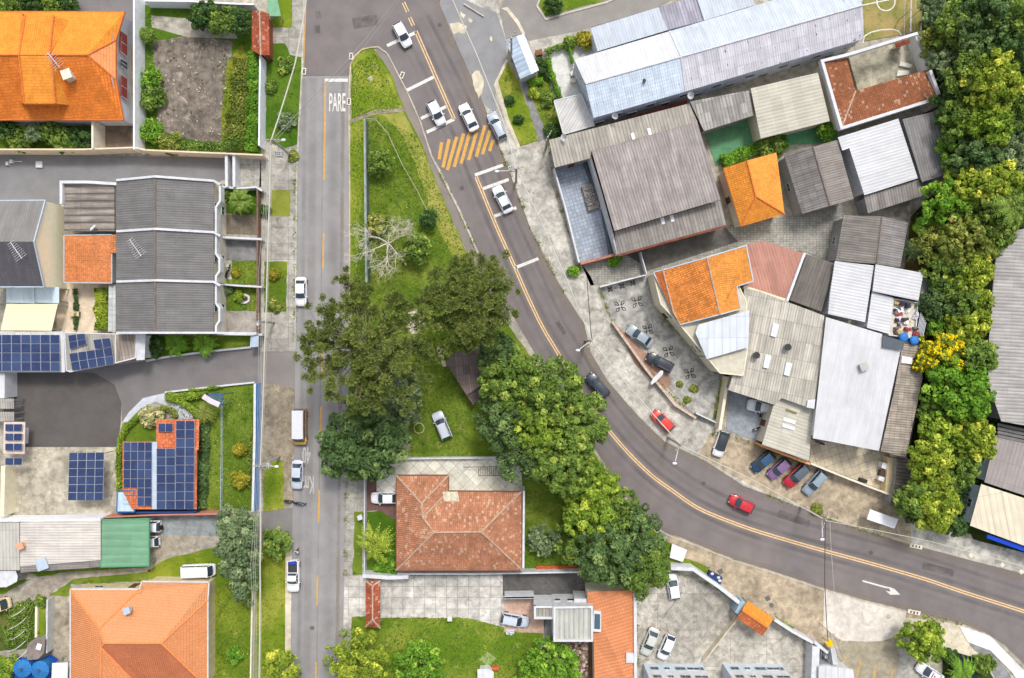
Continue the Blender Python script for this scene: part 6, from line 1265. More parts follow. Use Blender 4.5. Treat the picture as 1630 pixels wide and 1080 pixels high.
building('white_terrace_roof', 'bright white sheet roof over the terrace below the orange tiles', 'canopy', [(1107, 530, 6.7), (1112, 517, 6.8), (1193, 494, 6.8), (1191, 553, 6.6), (1125, 572, 6.4)], [[0, 1, 2, 3, 4]], corr((200, 206, 214), period=1.1, dirt=.1, var=.08, sheet=(2, 3), bump=.2), wall=None, posts=True)
# large grey and white industrial roofs
b = building('patchwork_hall', 'large hall roof of patchwork beige and grey sheets, right centre', 'warehouse', [(1184, 459, 5.2), (1209, 464, 5.2), (1312, 503, 5.4), (1308, 569, 5.4), (1295, 652, 5.4), (1244, 634, 5.0), (1233, 645, 5.0), (1159, 621, 5.0), (1173, 577, 5.0), (1189, 553, 5.0)], [[0, 1, 2, 3, 4, 5, 6, 7, 8, 9]], f_patch, wall='grey', gdir=(-.2, 1))
for x, y in ((1234, 526), (1222, 576), (1255, 588)): MB().prism(xy([(x - 3, y - 11), (x + 6, y - 9), (x + 1, y + 11), (x - 7, y + 9)], 5.45), 5.0, 5.44).build('skylight', plain((216, 228, 238), .4), b)
chimney('round metal vent on the patchwork hall roof, right one', 1255, 553, 5.4, .8, .9, vent=True, name='roof_vent'); chimney('round metal vent on the patchwork hall roof, left one', 1205, 566, 5.3, .8, .9, vent=True, name='roof_vent')
b = building('white_industrial_hall', 'large plain white ribbed metal hall roof, right centre', 'warehouse', [(1315, 505, 6.2), (1404, 532, 6.2), (1407, 553, 6.2), (1434, 556, 6.0), (1399, 718, 5.8), (1294, 698, 5.8)], [[0, 1, 2, 3, 4, 5]], f_wh2, wall='white', gdir=(-.2, 1), win=1)
chimney('small square grey roof unit on the white industrial hall', 1376, 584, 6.1, .9, .7, plain((176, 176, 172))); 
building('slate_box', 'dark slate-grey box roof beside the blue rooftop tanks', 'building', [(1406, 534, 6.6), (1440, 544, 6.6), (1437, 557, 6.6), (1405, 553, 6.6)], [[0, 1, 2, 3]], slate, wall='grey', win=0, base=0)
b = building('brown_lean_to', 'long brown weathered lean-to between white hall and the trees', 'shed', [(1437, 547, 4.6), (1469, 552, 4.2), (1468, 605, 4.2), (1442, 729, 4.2), (1402, 718, 4.6), (1424, 620, 4.6)], [[0, 1, 2, 3, 4, 5]], f_brown, wall='grey', win=0, gdir=(1, .1))
MB().prism(xy([(1436, 567), (1453, 570), (1452, 580), (1435, 578)], 4.8), 4.3, 4.75).build('skylight', plain((228, 230, 236), .4), b)
building('striped_lean_to', 'low dark striped lean-to at the end of the concrete yard', 'shed', [(1428, 728, 3.4), (1455, 732, 3.2), (1450, 765, 3.2), (1428, 806, 3.2), (1417, 804, 3.4), (1426, 765, 3.4)], [[0, 1, 2, 3, 4, 5]], corr((130, 122, 114), period=.5, dirt=.9, dc=(60, 56, 54)), wall='grey', win=0, gdir=(1, .15))
b = building('beige_office_roof', 'beige sheet roof with skylights over the row of parked cars', 'building', [(1244, 634, 4.2), (1294, 652, 4.2), (1288, 734, 4.0), (1213, 708, 4.0), (1231, 646, 4.2)], [[0, 1, 2, 3, 4]], f_beige, wall='offw', gdir=(1, .35))
for q, m in (([(1252, 651), (1269, 657), (1268, 660), (1251, 654)], plain((130, 114, 80))), ([(1248, 665), (1267, 671), (1266, 676), (1247, 670)], plain((232, 234, 238), .4)), ([(1246, 674), (1266, 681), (1265, 686), (1245, 680)], plain((214, 216, 220), .4))): MB().prism(xy(q, 4.35), 4.0, 4.28).build('skylight', m, b)
building('white_awning_box', 'small white box awning at the corner of beige and white roofs', 'building', [(1286, 637, 5.7), (1298, 636, 5.7), (1296, 651, 5.7), (1284, 649, 5.7)], [[0, 1, 2, 3]], slab_w, wall='white', win=0, inset=.05)
wall_('front wall of the beige office with orange coping tiles', [(1211, 709), (1250, 724), (1290, 739)], 3.2, plain((214, 150, 112), .8, .3, sc_=5), .35); wall_('pale street wall of the tiled concrete yard', [(1291, 738), (1350, 762), (1420, 789)], 1.9, offw, .3)
wall_('cream wall on the left of the blue-grey garage court', [(1159, 600), (1153, 640), (1146, 684)], 2.6, cream, .45); wall_('low stone wall edging the parking terrace with two cars', [(975, 513), (990, 534), (1030, 590), (1075, 645), (1108, 666)], 1.1, plain((196, 176, 160), .8, .25, sc_=3), .35); wall_('thin white wall at the head of the flower-patterned court', [(955, 457), (992, 447), (1028, 438)], 1.6, slab_w, .2); wall_('pale stone gate wall between court and garage', [(1108, 658), (1142, 674)], 1.2, slab_w, .2)
wall_('low white fence wall between driveway and grey court', [(1020, 402), (1030, 438)], 1.8, slab_w, .15)
hedge('overgrown green strip on the wall right of the patterned court', [(1150, 604), (1143, 640), (1138, 668)], 6, .5, 'olive', .2, .6)
hedge('thin hedge at the foot of the beige office', [(1204, 707), (1240, 722), (1285, 738)], 5, .9, 'lime', .18)
# right edge
b = building('grey_factory', 'long grey factory roof running down the right edge', 'warehouse', [(1590, 372, 5.6), (1700, 352, 5.6), (1700, 690, 5.6), (1594, 671, 5.2), (1573, 610, 5.2), (1574, 545, 5.2), (1583, 425, 5.4)], [[0, 1, 2, 3, 4, 5, 6]], corr((176, 172, 170), period=.5, var=.08, dirt=.45, sheet=(1.1, 2.4), seam=.2), wall='grey', win=0, gdir=(1, .05))
for k in range(4): tag(MB().beam([P(1588, 676 + k * 6, 3.4 + k * .1), P(1700, 700 + k * 6, 3.4 + k * .1)], .42, .12).build('louvre_beam', plain((120, 118, 116), .8, .15)), f'grey concrete beam over the dark gap, number {("one", "two", "three", "four")[k]} from the top, right edge', 'beam', 'beams over the gap at the right edge')
building('taupe_roof', 'plain taupe roof at the right edge above the beige one', 'building', [(1585, 693, 3.6), (1700, 722, 3.6), (1700, 812, 3.8), (1567, 768, 3.8)], [[0, 1, 2, 3]], corr((152, 144, 142), period=.6, dirt=.2, var=.04, bump=.1, sheet=(3, 3)), wall=plain((206, 222, 238), .7, .08), win=1)
building('beige_roof_shop', 'beige roof with blue awning at the lower right edge', 'building', [(1562, 771, 3.7), (1700, 816, 3.7), (1700, 895, 3.5), (1544, 837, 3.5)], [[0, 1, 2, 3]], corr((214, 204, 182), period=.9, dirt=.15, var=.05, sheet=(2, 9), bump=.3), wall=plain((206, 222, 238), .7, .08), gdir=(.2, 1))
r = thing('blue_awning', 'bright blue shop awning under the beige roof, right edge', 'awning', P(1600, 868, 0)); MB().prism(xy([(1572, 851), (1700, 893), (1700, 903), (1571, 857)], 3.0), 2.8, 3.0).build('sheet', plain((16, 66, 190), .5), r); p = P(1600, 862, 2.8); MB().cyl((p.x, p.y, 0), .05, 2.8, 6).build('post', metalg, r)
r = thing('bus_shelter', 'white flat bus shelter roof on the pavement, right side', 'bus shelter', P(1404, 825, 0)); MB().prism(xy([(1385, 811), (1430, 827), (1424, 842), (1380, 827)], 2.6), 2.45, 2.6).build('roof', plain((228, 230, 234), .5, .05), r)
for x, y in ((1386, 814), (1428, 828), (1407, 821)): p = P(x, y, 2.4); MB().cyl((p.x, p.y, 0), .05, 2.45, 6).build('post', metalg, r)
a_, b__ = P(1388, 822, .4), P(1420, 834, .4); MB().beam([a_, b__], .4, .08).build('bench', wood, r)
# top-left odds
wall_('tall white wall between the orange house drive and the vacant yard', [(213, -20), (213, 238)], 3.3, plain((236, 239, 246), .8, .1), .22)

wall_('cream wall along the upper side of the driveway, left part', [(-40, 238), (130, 238), (213, 235), (232, 239)], 3, plain((226, 206, 180), .8, .1), .22); wall_('cream wall along the upper side of the driveway, right part', [(232, 239), (300, 242), (418, 247)], 2.8, plain((220, 202, 178), .8, .1), .22)
wall_('short tall wall beside the dark garden of the orange house', [(147, 192), (147, 236)], 3.4, offw, .3); wall_('white retaining edge behind the vacant yard', [(229, 1), (300, 2), (372, 6), (404, 7)], 2.4, plain((224, 228, 236), .8, .1), .25)
wall_('white wall along the green verge, right of vacant yard', [(414, 88), (413, 150), (412, 232)], 2.8, plain((226, 230, 238), .8, .1), .22)
building('gate_roof', 'long brick-red gate roof with ridge, top left by the road', 'gate roof', [(401, 18, 2.9), (413, 17, 3.7), (428, 22, 2.9), (429, 88, 2.9), (415, 88, 3.7), (401, 80, 2.9)], [[0, 1, 4, 5], [1, 2, 3, 4]], t_gate, wall='brick', win=0, ridge=rc_w)
r = building('green_shelter', 'small green shelter roof on the lawn at the top edge', 'canopy', [(424, -20, 2.6), (438, -20, 2.6), (447, 26, 2.5), (427, 26, 2.5)], [[0, 1, 2, 3]], plain((122, 168, 136), .7, .12), wall=None, posts=True)
for x, l in ((360, 'left'), (372, 'right')): wall_(f'white gate wall across the driveway, the {l} one', [(x, 247), (x + .5, 298)], 2.4, slab_w, .4)
wall_('white front garden wall above the bushy palm', [(349, 297), (378, 300), (408, 298), (417, 304)], 1.8, white, .28); wall_('white garden wall between upper and middle front gardens', [(342, 371), (356, 378), (417, 381)], 1.8, white, .3); wall_('white garden wall between middle and lower front gardens', [(343, 452), (380, 455), (417, 457)], 1.8, white, .25); wall_('white garden wall under the lower front garden', [(345, 532), (417, 533)], 1.8, white, .3)
wall_('brown front fence wall along the row house gardens', [(409.5, 300), (409.5, 400), (409, 530)], 1.7, plain((124, 96, 84), .8, .2), .2); wall_('white curving kerb wall of the fern garden', [(232, 575), (262, 569), (330, 560), (399, 553)], .5, white, .3); wall_('white kerb wall at the lower side of the driveway', [(262, 625), (330, 617), (405, 609)], .45, white, .25)
building('glass_gate', 'light blue gate shelter beside the driveway entrance', 'canopy', [(399, 535, 2.6), (412, 535, 2.6), (411, 552, 2.5), (398, 553, 2.5)], [[0, 1, 2, 3]], plain((176, 192, 210), .5, .1), wall=None, posts=True)
building('glass_strip_roof', 'narrow translucent strip roof left of the lowest row house', 'canopy', [(173, 455, 3.2), (184, 455, 3.2), (184, 528, 3.2), (172, 528, 3.2)], [[0, 1, 2, 3]], corr((186, 190, 190), period=.8, dirt=.15, sheet=(1.2, 1.2), bump=.1), wall=None, posts=True)
# ================================================================== VEHICLES, PERSON
W_ = (232, 233, 238); SV = (170, 178, 188); DKc = (52, 56, 64); MV = 'cars driving on the curved road'; PK = 'parked cars'
car('white hatchback driving down past the first white line at the top', (653, 79), (628, 32), 'hatch', W_, group=MV)
car('white hatchback stopped between the last two white lines before the yellow stripes', (706, 203), (683, 157), 'hatch', W_, group=MV)
car('white sedan heading up just above the yellow hump stripes', (734, 162), (758, 212), 'sedan', W_, group=MV)
car('silver-grey estate car at the right end of the yellow hump stripes', (780, 178), (802, 224), 'wagon', (168, 180, 194), group=MV)
car('white sedan in the lane beside the lone right-hand double line, below hump', (789, 296), (811, 339), 'sedan', W_, group=MV)
car('dark blue-grey car emerging beside the big trees on the curve', (934, 595), (968, 633), 'wagon', (50, 60, 74), group=MV)
car('red hatchback driving along the outer lane of the curve', (1158, 792), (1203, 813), 'hatch', (196, 40, 52), group=MV)
car('white sedan parked at the left kerb beside the small lawn', (479, 488), (479, 441), 'sedan', W_, group=PK)
car('yellow school van with white roof parked at the left kerb', (478, 711), (478, 648), 'van', (214, 160, 60), roof=(214, 218, 226), sidec=(150, 112, 74), hood=(232, 182, 70), group=PK, name='van', cat='van')
car('silver sedan parked behind the yellow van, beside road lettering', (472, 785), (474, 727), 'sedan', (196, 202, 216), group=PK)
car('white pickup truck with dark bed and blue tarp at the left kerb', (467, 941), (467, 893), 'pickup', W_, group=PK, name='pickup_truck', cat='pickup', extra='blue')
car('silver car parked alone on the central lawn', (694, 655), (713, 700), 'suv', (196, 202, 214), group=PK)
car('white sedan half under the eave of the terracotta house', (590, 793), (637, 793), 'sedan', W_, group=PK)
car('silver hatchback on the pinkish tiled drive by the annex', (843, 992), (796, 983), 'wagon', (196, 204, 220), group=PK)
car('grey sedan parked nearest the tip of the walled terrace', (996, 520), (1041, 551), 'sedan', (150, 162, 172), group=PK)
car('black estate car parked second on the walled terrace', (1029, 566), (1071, 588), 'wagon', (44, 47, 56), group=PK)
car('red hatchback parked on the pavement below the walled terrace', (1037, 653), (1073, 688), 'hatch', (214, 58, 46), group=PK)
car('white hatchback with black panoramic roof on the pavement corner', (1140, 730), (1155, 685), 'hatch', W_, roof=(46, 50, 58), group=PK)
car('white SUV nosing out from under the patchwork hall roof', (1190, 644), (1234, 652), 'suv', W_, group=PK)
car('dark blue car parked first in the row below the beige office', (1198, 750), (1231, 721), 'hatch', (30, 62, 92), roof=(40, 82, 118), group=PK)
car('purple hatchback parked second in the row below the beige office', (1222, 763), (1258, 730), 'hatch', (128, 96, 140), group=PK)
car('red car with grey roof parked third in the row below the office', (1249, 775), (1286, 740), 'suv', (176, 28, 44), roof=(84, 94, 106), group=PK)
car('silver-grey hatchback parked last in the row below the office', (1281, 787), (1313, 751), 'wagon', (140, 156, 168), group=PK)
car('white off-roader with spare wheel, upper one under the green carport', (214, 838), (254, 838), 'suv', W_, group=PK, extra='spare')
car('white hatchback, lower one of two under the green carport', (212, 864), (255, 862), 'hatch', W_, group=PK)
car('long white minivan parked on the lawn above the peach house', (346, 907), (288, 909), 'minivan', (240, 240, 242), group=PK, name='van', cat='van')
car('cream vehicle cut off by the left edge on the dirt path', (12, 960), (-30, 968), 'minivan', (226, 206, 160), group=PK, name='van', cat='van')
car('silver-beige sedan parked by the white wall in the bottom court', (1024, 1048), (1045, 996), 'sedan', (196, 200, 192), group=PK)
car('white compact car parked beside the silver sedan in the bottom court', (1052, 1051), (1069, 1011), 'hatch', W_, group=PK)
car('white car half hidden under the big tree, bottom court', (1068, 912), (1075, 957), 'hatch', W_, group=PK)
car('white taxi with red roof mark at the bottom right corner', (1461, 1060), (1499, 1084), 'sedan', (236, 236, 242), group=PK, extra='dot')
car('dark blue car cut off by the right edge below the grey factory', (1622, 655), (1660, 664), 'hatch', (46, 66, 104), group=PK)
motorcycle('blue motorcycle parked across the kerb behind silver sedan', (487, 803), (466, 800), (46, 56, 130)); motorcycle('black motorcycle with white box on the left pavement verge', (466, 799), (453, 797), (60, 60, 66))
motorcycle('dark purple motorcycle on the pale strip of the middle front garden', (366, 421), (359, 444), (70, 50, 84), base=.06)
motorcycle('white scooter beside the white SUV, left of two', (1205, 650), (1211, 664), W_); motorcycle('white scooter beside the white SUV, right of two', (1216, 651), (1224, 664), W_); motorcycle('dark motorcycle under the edge of the white industrial hall', (1298, 703), (1312, 708), (60, 44, 72), base=.2)
motorcycle('grey scooter in the blue-grey garage court', (1199, 685), (1207, 681), (130, 136, 142))
person('person in white shirt and dark trousers walking on road behind the pickup', 475.5, 875.5, R(60))

# ================================================================== POLES, CABLES, STREET FURNITURE
pole('utility pole with lamp and white box at the grey crossing, left of road', 432, 222, 9.5, 0, lamp=(451, 223), transformer=(443, 245), arms=2)
pole('utility pole with lamp and bushings beside the blue wall', 413, 743, 9.5, 0, lamp=(440, 743), transformer=(423, 742), arms=2)
pole('utility pole with transformer and lamp near the speed hump', 822, 268, 9.5, 15, lamp=(791, 273), transformer=(815, 268))
pole('utility pole with long lamp arm above the curve, by terrace', 942, 543, 9.5, 60, lamp=(920, 558))
pole('utility pole with lamp arm below the red parked car', 1085, 710, 9.5, 40, lamp=(1074, 738)); pole('utility pole with lamp at the outer kerb of the curve, lower right', 1315, 829, 9.5, 70, lamp=(1309, 859))
pole('dark utility pole beside the garage roof, top right', 814, 60, 9, 60); pole('weathered pole among the yard walls above the grey hall', 872, 218, 7, 60); pole('small pole at the lower front gardens', 411, 512, 7.5, 90)
wc = plain((196, 192, 182), .6, .05); dkc = plain((66, 62, 60), .6, .05)
cable('thick pale cable from the top edge to the left crossing pole', [(489, -10), (470, 100), (432, 222)], .10, 8.6, wc, .2, zs=[8.6, 8.4, 8.6])
cable('thick pale cable between the left crossing pole and blue wall pole', [(431, 222), (426, 400), (421, 560), (414, 743)], .10, 8.4, wc, .15); cable('thick pale cable below the blue wall pole to the bottom edge', [(414, 743), (414, 900), (412, 1095)], .10, 8.4, wc, .15)
for k, (dx, c) in enumerate(((-14, 'outermost left'), (-9, 'middle left'), (-5, 'inner left'), (6, 'right'))):
    cable(f'thin grey wire along the left pavement, {c} upper span', [(431 + dx * .35, 222), (423 + dx * .8, 430), (414 + dx * .4, 743)], .022, 9, None, .3); cable(f'thin grey wire along the left pavement, {c} lower span', [(414 + dx * .4, 743), (410 + dx * .8, 900), (411 + dx * .5, 1095)], .022, 9, None, .3)
cable('long thin wire crossing the road junction diagonally, upper one', [(428, 228), (560, 88), (640, -12)], .045, 8.8, plain((150, 146, 144), .6, .05), .2); cable('long thin wire crossing the road junction diagonally, lower one', [(432, 230), (566, 92), (650, -20)], .03, 8.6, plain((150, 146, 144), .6, .05), .2)
cable('thick pale cable along the right pavement down to hump pole', [(716, -10), (760, 90), (800, 190), (822, 268)], .075, 8.6, wc, .15); cable('thick pale cable from the hump pole to the terrace pole', [(822, 268), (860, 350), (900, 440), (942, 543)], .075, 8.6, wc, .15)
cable('thick pale cable from terrace pole past the red parked car', [(942, 543), (1000, 615), (1085, 710)], .075, 8.6, wc, .2); cable('thick pale cable along the outer kerb to the lower right pole', [(1085, 710), (1200, 765), (1315, 829)], .06, 8.6, wc, .2)
cable('thin pale cable from the lower right pole off the right edge', [(1315, 829), (1480, 862), (1640, 905)], .04, 8.6, wc, .3)
cable('dark cable crossing the road down to the gatehouse', [(1314, 830), (1313, 930), (1318, 1022)], .055, 8, dkc, .1, zs=[8.6, 7, 5]); cable('thin wire right of the dark cable crossing the road', [(1321, 832), (1325, 900), (1328, 940)], .03, 8, wc, .1, zs=[8.6, 7.6, 6.5])
cable('dark wire from weathered pole over the driveway mouth', [(1017, 400), (1022, 440)], .03, 4, dkc, .1); cable('dark wire dropping from the terrace corner to the kerb', [(934, 440), (942, 543)], .05, 7, dkc, .2)
green_f = plain((110, 140, 118), .6, .15)
fence_('long grey-green mesh fence running beside the island lawn', [(582, 191), (583, 300), (585, 465)], 2.2, plain((136, 146, 142), .6, .2), 4, mesh=plain((96, 112, 104), .8, .2))
wall_('pale top rail wall of the island fence', [(580, 189), (581, 300), (583, 466)], 1.9, plain((150, 162, 156), .8, .3), .28)
fence_('thin white-posted wire fence on the slope of the island', [(584, 189), (598, 190), (617, 212), (640, 262), (662, 300), (680, 336)], 1.5, plain((176, 172, 150), .7), 3)
fence_('tall wire fence around the soccer court, inner right', [(1452, -20), (1450, 50)], 4, metalg, 4); fence_('tall wire fence right of the soccer court, outer', [(1469, -20), (1466, 48)], 4, metalg, 4)
fence_('thin metal fence with posts along the garage parking front', [(1158, 683), (1196, 702)], 1.5, metalg, 2)
tag(MB().beam([P(738, 6, .3) for _ in (0,)] + [P(770, 26, .3)], .2, .3).build('kerb', KB), kind='structure')
r = thing('banner', 'white surfboard-shaped panel standing on the terrace wall', 'sign', P(1047, 603, 0)); mb = MB(); mb.prism(xy([(1036, 610), (1040, 602), (1052, 590), (1056, 591), (1055, 597), (1043, 609), (1037, 613)], 1.9), 1.7, 1.85); mb.build('panel', white, r); p = P(1046, 602, 1.7); MB().cyl((p.x, p.y, 0), .06, 1.75, 8).build('post', metalg, r)
r = thing('skip_container', 'dark blue rubbish container with white bags by the court wall', 'skip', P(1138, 922, 0)); q = xy([(1131, 910), (1151, 921), (1147, 933), (1126, 922)], 1.2); MB().prism(q, 0, 1.05).build('bin', plain((34, 56, 104), .6, .2), r); mb = MB()
for x, y in ((1146, 925), (1144, 920), (1134, 914)): p = P(x, y, 1.2); mb.ball((p.x, p.y, 1.12), (.28, .22, .16), 8, 5)
mb.build('rubbish_bag', white, r)
r = thing('table', 'white folded market tables under the big tree', 'table', P(1079, 880, 0)); MB().prism(xy([(1070, 866), (1094, 876), (1087, 895), (1066, 888)], .9), .78, .86).build('top', plain((224, 222, 232), .6, .08), r)
for x, y in ((1071, 868), (1092, 877), (1086, 893), (1068, 887)): p = P(x, y, .8); MB().cyl((p.x, p.y, 0), .04, .8, 6).build('leg', metalg, r)
for i, (x, y, l) in enumerate(((1222, 953, 'square, near the orange gate'), (1147, 910, 'dark square, beside the blue container'), (1414, 982, 'round patched, on the pale forecourt'), (1228, 964, 'round, below the square one'), (590, 125, 'round pale, in the island grass'))):
    p = P(x, y, .06); rd = 'round' in l; mb = MB()
    if rd: mb.cyl((p.x, p.y, .05), .36, .03, 18)
    else: mb.box((p.x, p.y, .065), (.7, .7, .03), .5)
    o = mb.build('manhole_cover', plain((104, 102, 98) if 'pale' not in l else (176, 170, 150), .7, .2)); tag(o, f'manhole cover, {l}', 'manhole cover', 'manhole covers')
for i, (x, y, a, l) in enumerate(((1458, 870, -.2, 'outer kerb of the lower right road'), (1455, 975, -.2, 'inner kerb of the lower right road'), (640, 120, 1.2, 'island footpath'), (559, 90, 1.5, 'tip of the island'), (484, 114, 1.5, 'left kerb at the junction'), (555.5, 162, 1.5, 'island kerb beside the road word'))):
    p = P(x, y, .08); r = thing('storm_drain', f'pale concrete storm drain at the {l}', 'drain', (p.x, p.y, 0), 'storm drains'); MB().box((p.x, p.y, .07), (1.9 if i < 2 else 1.0, .6, .14), a).build('slab', offw, r)
    mb = MB()
    for k in (-1, 0, 1): mb.box((p.x + math.cos(a) * k * .5 * (1 if i < 2 else .5), p.y + math.sin(a) * k * .5 * (1 if i < 2 else .5), .142), (.2, .32, .03), a)
    mb.build('grate', darkg, r)
for x, y, l in ((1546, 885, 'first'), (1596, 900, 'second'), (1626, 911, 'third')): p = P(x, y, .2); tag(MB().cyl((p.x, p.y, .04), .42, .1, 4).cyl((p.x, p.y, .14), .14, .06, 8).build('marker_block', offw), f'small white marker block on the right pavement, {l} from the left', 'marker', 'marker blocks')
r = thing('wire_ring', 'pale ring lying on the lawn left of silver car', 'ring', P(667, 682, .05)); MB().tube([P(667 + 8 * math.cos(k * .2618), 682 + 8 * math.sin(k * .2618), .12) for k in range(25)], .07, 5, cap=False).build('hoop', plain((196, 190, 150), .7), r)
for x, y, a, l in ((716, 985, 0, 'white box post on the lower lawn'), (573, 824, .3, 'white box on the front lawn by the left road')): p = P(x, y, .9); r = thing('meter_box', l, 'meter box', (p.x, p.y, 0)); MB().box((p.x, p.y, .6), (.6, .6, .9), a).build('box', offw, r); MB().box((p.x, p.y, 1.08), (.7, .7, .06), a).build('lid', slab_w, r)
tag(MB().prism(xy([(776, 1038), (790, 1048), (778, 1062), (762, 1050)], .1), .055, .075).build('garden_slab', plain((140, 158, 96), .9, .2)), 'greenish square slab on the lower lawn', 'slab')
r = building('white_shed', 'white box roof at the bottom edge beside orange bricks', 'shed', [(760, 1066, 2.2), (778, 1065, 2.2), (786, 1070, 2.2), (785, 1110, 2.2), (760, 1110, 2.2)], [[0, 1, 2, 3, 4]], slab_w, wall='white', win=0)
for x, y, l in ((786, 1064, 'bottom edge, beside the white shed roof'),): p = P(x, y, .3); tag(MB().box((p.x, p.y, .3), (1.6, .5, .5), .05).build('brick_pile', plain((196, 104, 62), .8, .3, sc_=5)), f'pile of orange bricks at {l}', 'bricks')
tag(MB().box(P(886, 905, .3), (6.2, .9, .5), 0).build('tile_stack', plain((176, 92, 50), .85, .4, sc_=6)), 'long stack of spare roof tiles behind the terracotta house', 'tiles')
mb = MB(); rr = random.Random(5)
for k in range(7): p = P(698 + k * 1.6, 557 + k * 4, .2); mb.box((p.x, p.y, .15), (rr.uniform(.5, .8), rr.uniform(.3, .5), .25), rr.uniform(0, 2))
tag(mb.build('stone_row', plain((206, 190, 168), .85, .2)), 'row of pale stones beside the mossy shed', 'stones')
mb = MB()
for k in range(900):
    x, y = rr.uniform(863, 935), rr.uniform(1020, 1085); p = P(x, y, 0); s_ = rr.uniform(.08, .32); mb.box((p.x, p.y, .06 + s_ * .3), (s_ * 1.6, s_, s_ * .8), rr.uniform(0, 3), mi=rr.choice((0, 0, 1, 2)))
tag(mb.build('rubble', [plain((164, 142, 128), .9, .3), plain((206, 198, 190), .9, .2), plain((120, 84, 68), .9, .3)]), 'heap of broken rubble below the white annex', 'rubble', kind='stuff')
mb = MB()
for k in range(60): x, y = rr.uniform(806, 842), rr.uniform(1001, 1010); p = P(806 + rr.random() * 12, y, 0); mb.ball((p.x, p.y, .12), rr.uniform(.06, .2), 6, 4)
tag(mb.build('rubble', white), 'small pile of white rubble at the edge of the lower lawn', 'rubble', kind='stuff')
# inlaid flower pattern of the grey court
fl = MB()
def flower(x, y, s_=11, rot=0., half=False):
    for k in range(4):
        a = rot + k * math.pi / 2 + .6; pts = [(x + math.cos(a + da) * s_ * rr_, y + math.sin(a + da) * s_ * rr_) for rr_, da in ((.18, 0), (.72, -.30), (1.0, 0), (.72, .30), (.18, 0))]
        pline(fl, pts, 1.6, .076)
for x, y, s_ in ((987, 488, 11), (1014, 481, 11), (1031, 525, 10), (1064, 560, 11), (1098, 595, 11), (971, 461, 5), (990, 456, 5), (1007, 451, 5)): flower(x, y, s_)
o = fl.build('inlaid_pattern', plain((62, 60, 58), .8), None); o['kind'] = 'structure'
for x, y, l in ((1104, 619, 'middle'), (1082, 612, 'left'), (1094, 637, 'lower')): bush(f'small weed clump in the patterned grey court, {l} one', x, y, 4 if l != 'middle' else 5, .3, 'olive', leaf=.11)
# small garden props
for x, y, l in ((120, 488, 'upper'), (120, 511, 'lower')):
    p = P(x, y, .4); r = thing('garden_bench', f'dark slatted bench in the sand-coloured yard, {l} one', 'bench', (p.x, p.y, 0), 'garden benches'); mb = MB()
    for k in range(5): mb.box((p.x - .3 + k * .15, p.y, .44), (.09, 1.2, .05))
    mb.build('seat', darkg, r)
    for s_ in (-.45, .45): MB().box((p.x, p.y + s_, .2), (.6, .08, .4)).build('leg', darkg, r)
p = P(118, 500, .7); r = thing('garden_table', 'pale wooden table between the two dark benches', 'table', (p.x, p.y, 0)); MB().box((p.x, p.y, .74), (1.5, .7, .05)).build('top', plain((206, 186, 150)), r)
for a_ in (-.65, .65):
    for b_ in (-.28, .28): MB().box((p.x + a_, p.y + b_, .36), (.06, .06, .72)).build('leg', wood, r)
p = P(388, 476, .4); r = thing('ring_planter', 'white ring planter on the lower front lawn', 'planter', (p.x, p.y, 0)); MB().tube([(p.x + .75 * math.cos(k * .3927), p.y + .6 * math.sin(k * .3927), .2) for k in range(17)], .2, 8, cap=False).build('rim', white, r); MB().cyl((p.x, p.y, 0), .6, .22, 16).build('soil', plain((86, 62, 48), .9), r)
for k, (x, y, l) in enumerate(((912, 117, 'upper'), (913, 128, 'lower'))):
    p = P(x, y, .4); r = thing('patio_chair', f'dark round-backed chair on the white patio, {l} one', 'chair', (p.x, p.y, 0), 'patio chairs'); MB().box((p.x, p.y, .42), (.75, .7, .08), .25).build('seat', offw, r)
    MB().tube([(p.x + .5 * math.cos(a), p.y + .5 * math.sin(a), .7) for a in (-.6 + .25 * j for j in range(14))], .06, 6, cap=False).build('backrest', darkg, r)
    for a_ in (-.3, .3):
        for b_ in (-.3, .3): MB().box((p.x + a_, p.y + b_, .2), (.05, .05, .4)).build('leg', darkg, r)
for x, y, l in ((859, 97, 'first'), (866, 103, 'second'), (863, 113, 'third'), (872, 121, 'fourth')): bush(f'round clipped dark bush beside the garage, {l} from the top', x, y, 4.2, .9, 'deep', leaf=.13, irr=.03)
p = P(858, 83, 1); tag(MB().box((p.x, p.y, .5), (1.0, .8, .8), .2).build('wooden_crate', wood), 'brown wooden crate at the corner of the patio garden', 'crate')
for x, y, l in ((17, 257, 'cluster of white vents on the grey driveway, upper left'),): p = P(x, y, .5); tag(MB().box((p.x, p.y, .25), (.5, .5, .5)).box((p.x + 1, p.y, .3), (1.2, .1, .1)).box((p.x - .6, p.y - .3, .25), (.4, .5, .5)).build('vent_unit', white), l, 'vent')
p = P(62, 262, .3); tag(MB().box((p.x, p.y, .2), (.95, .95, .3)).build('white_cover', white), 'square white cover on the driveway under the orange house', 'cover')
dish('white satellite dish on the pale concrete hall by the yard', 899, 219, 4.4, .55, 200); dish('white satellite dish on the south edge of the long warehouse', 980, 184, 5.0, .5, 230)
dish('satellite dish at the joint of blue and lilac roofs', 1101, 152, 4.6, .55, 200); dish('satellite dish beside the front gardens of the row houses', 409, 515, 2.4, .35, 0); chimney('brick-and-white chimney between two ribbed shed roofs', 31, 870, 3.4, .7, .9, plain((216, 160, 130)))
chimney('white water-heater box on the long ribbed shed', 66, 899, 3.1, 1.4, .5, slab_b)
r = thing('ladder', 'black metal ladder lying along the concrete yard wall', 'ladder', P(1413, 764, .3)); mb = MB(); A, B = P(1411, 778, 1.4), P(1416, 752, 1.4); nn = (B - A).cross(Vector((0, 0, 1))).normalized() * .3; mb.tube([A + nn, B + nn], .04, 5).tube([A - nn, B - nn], .04, 5)
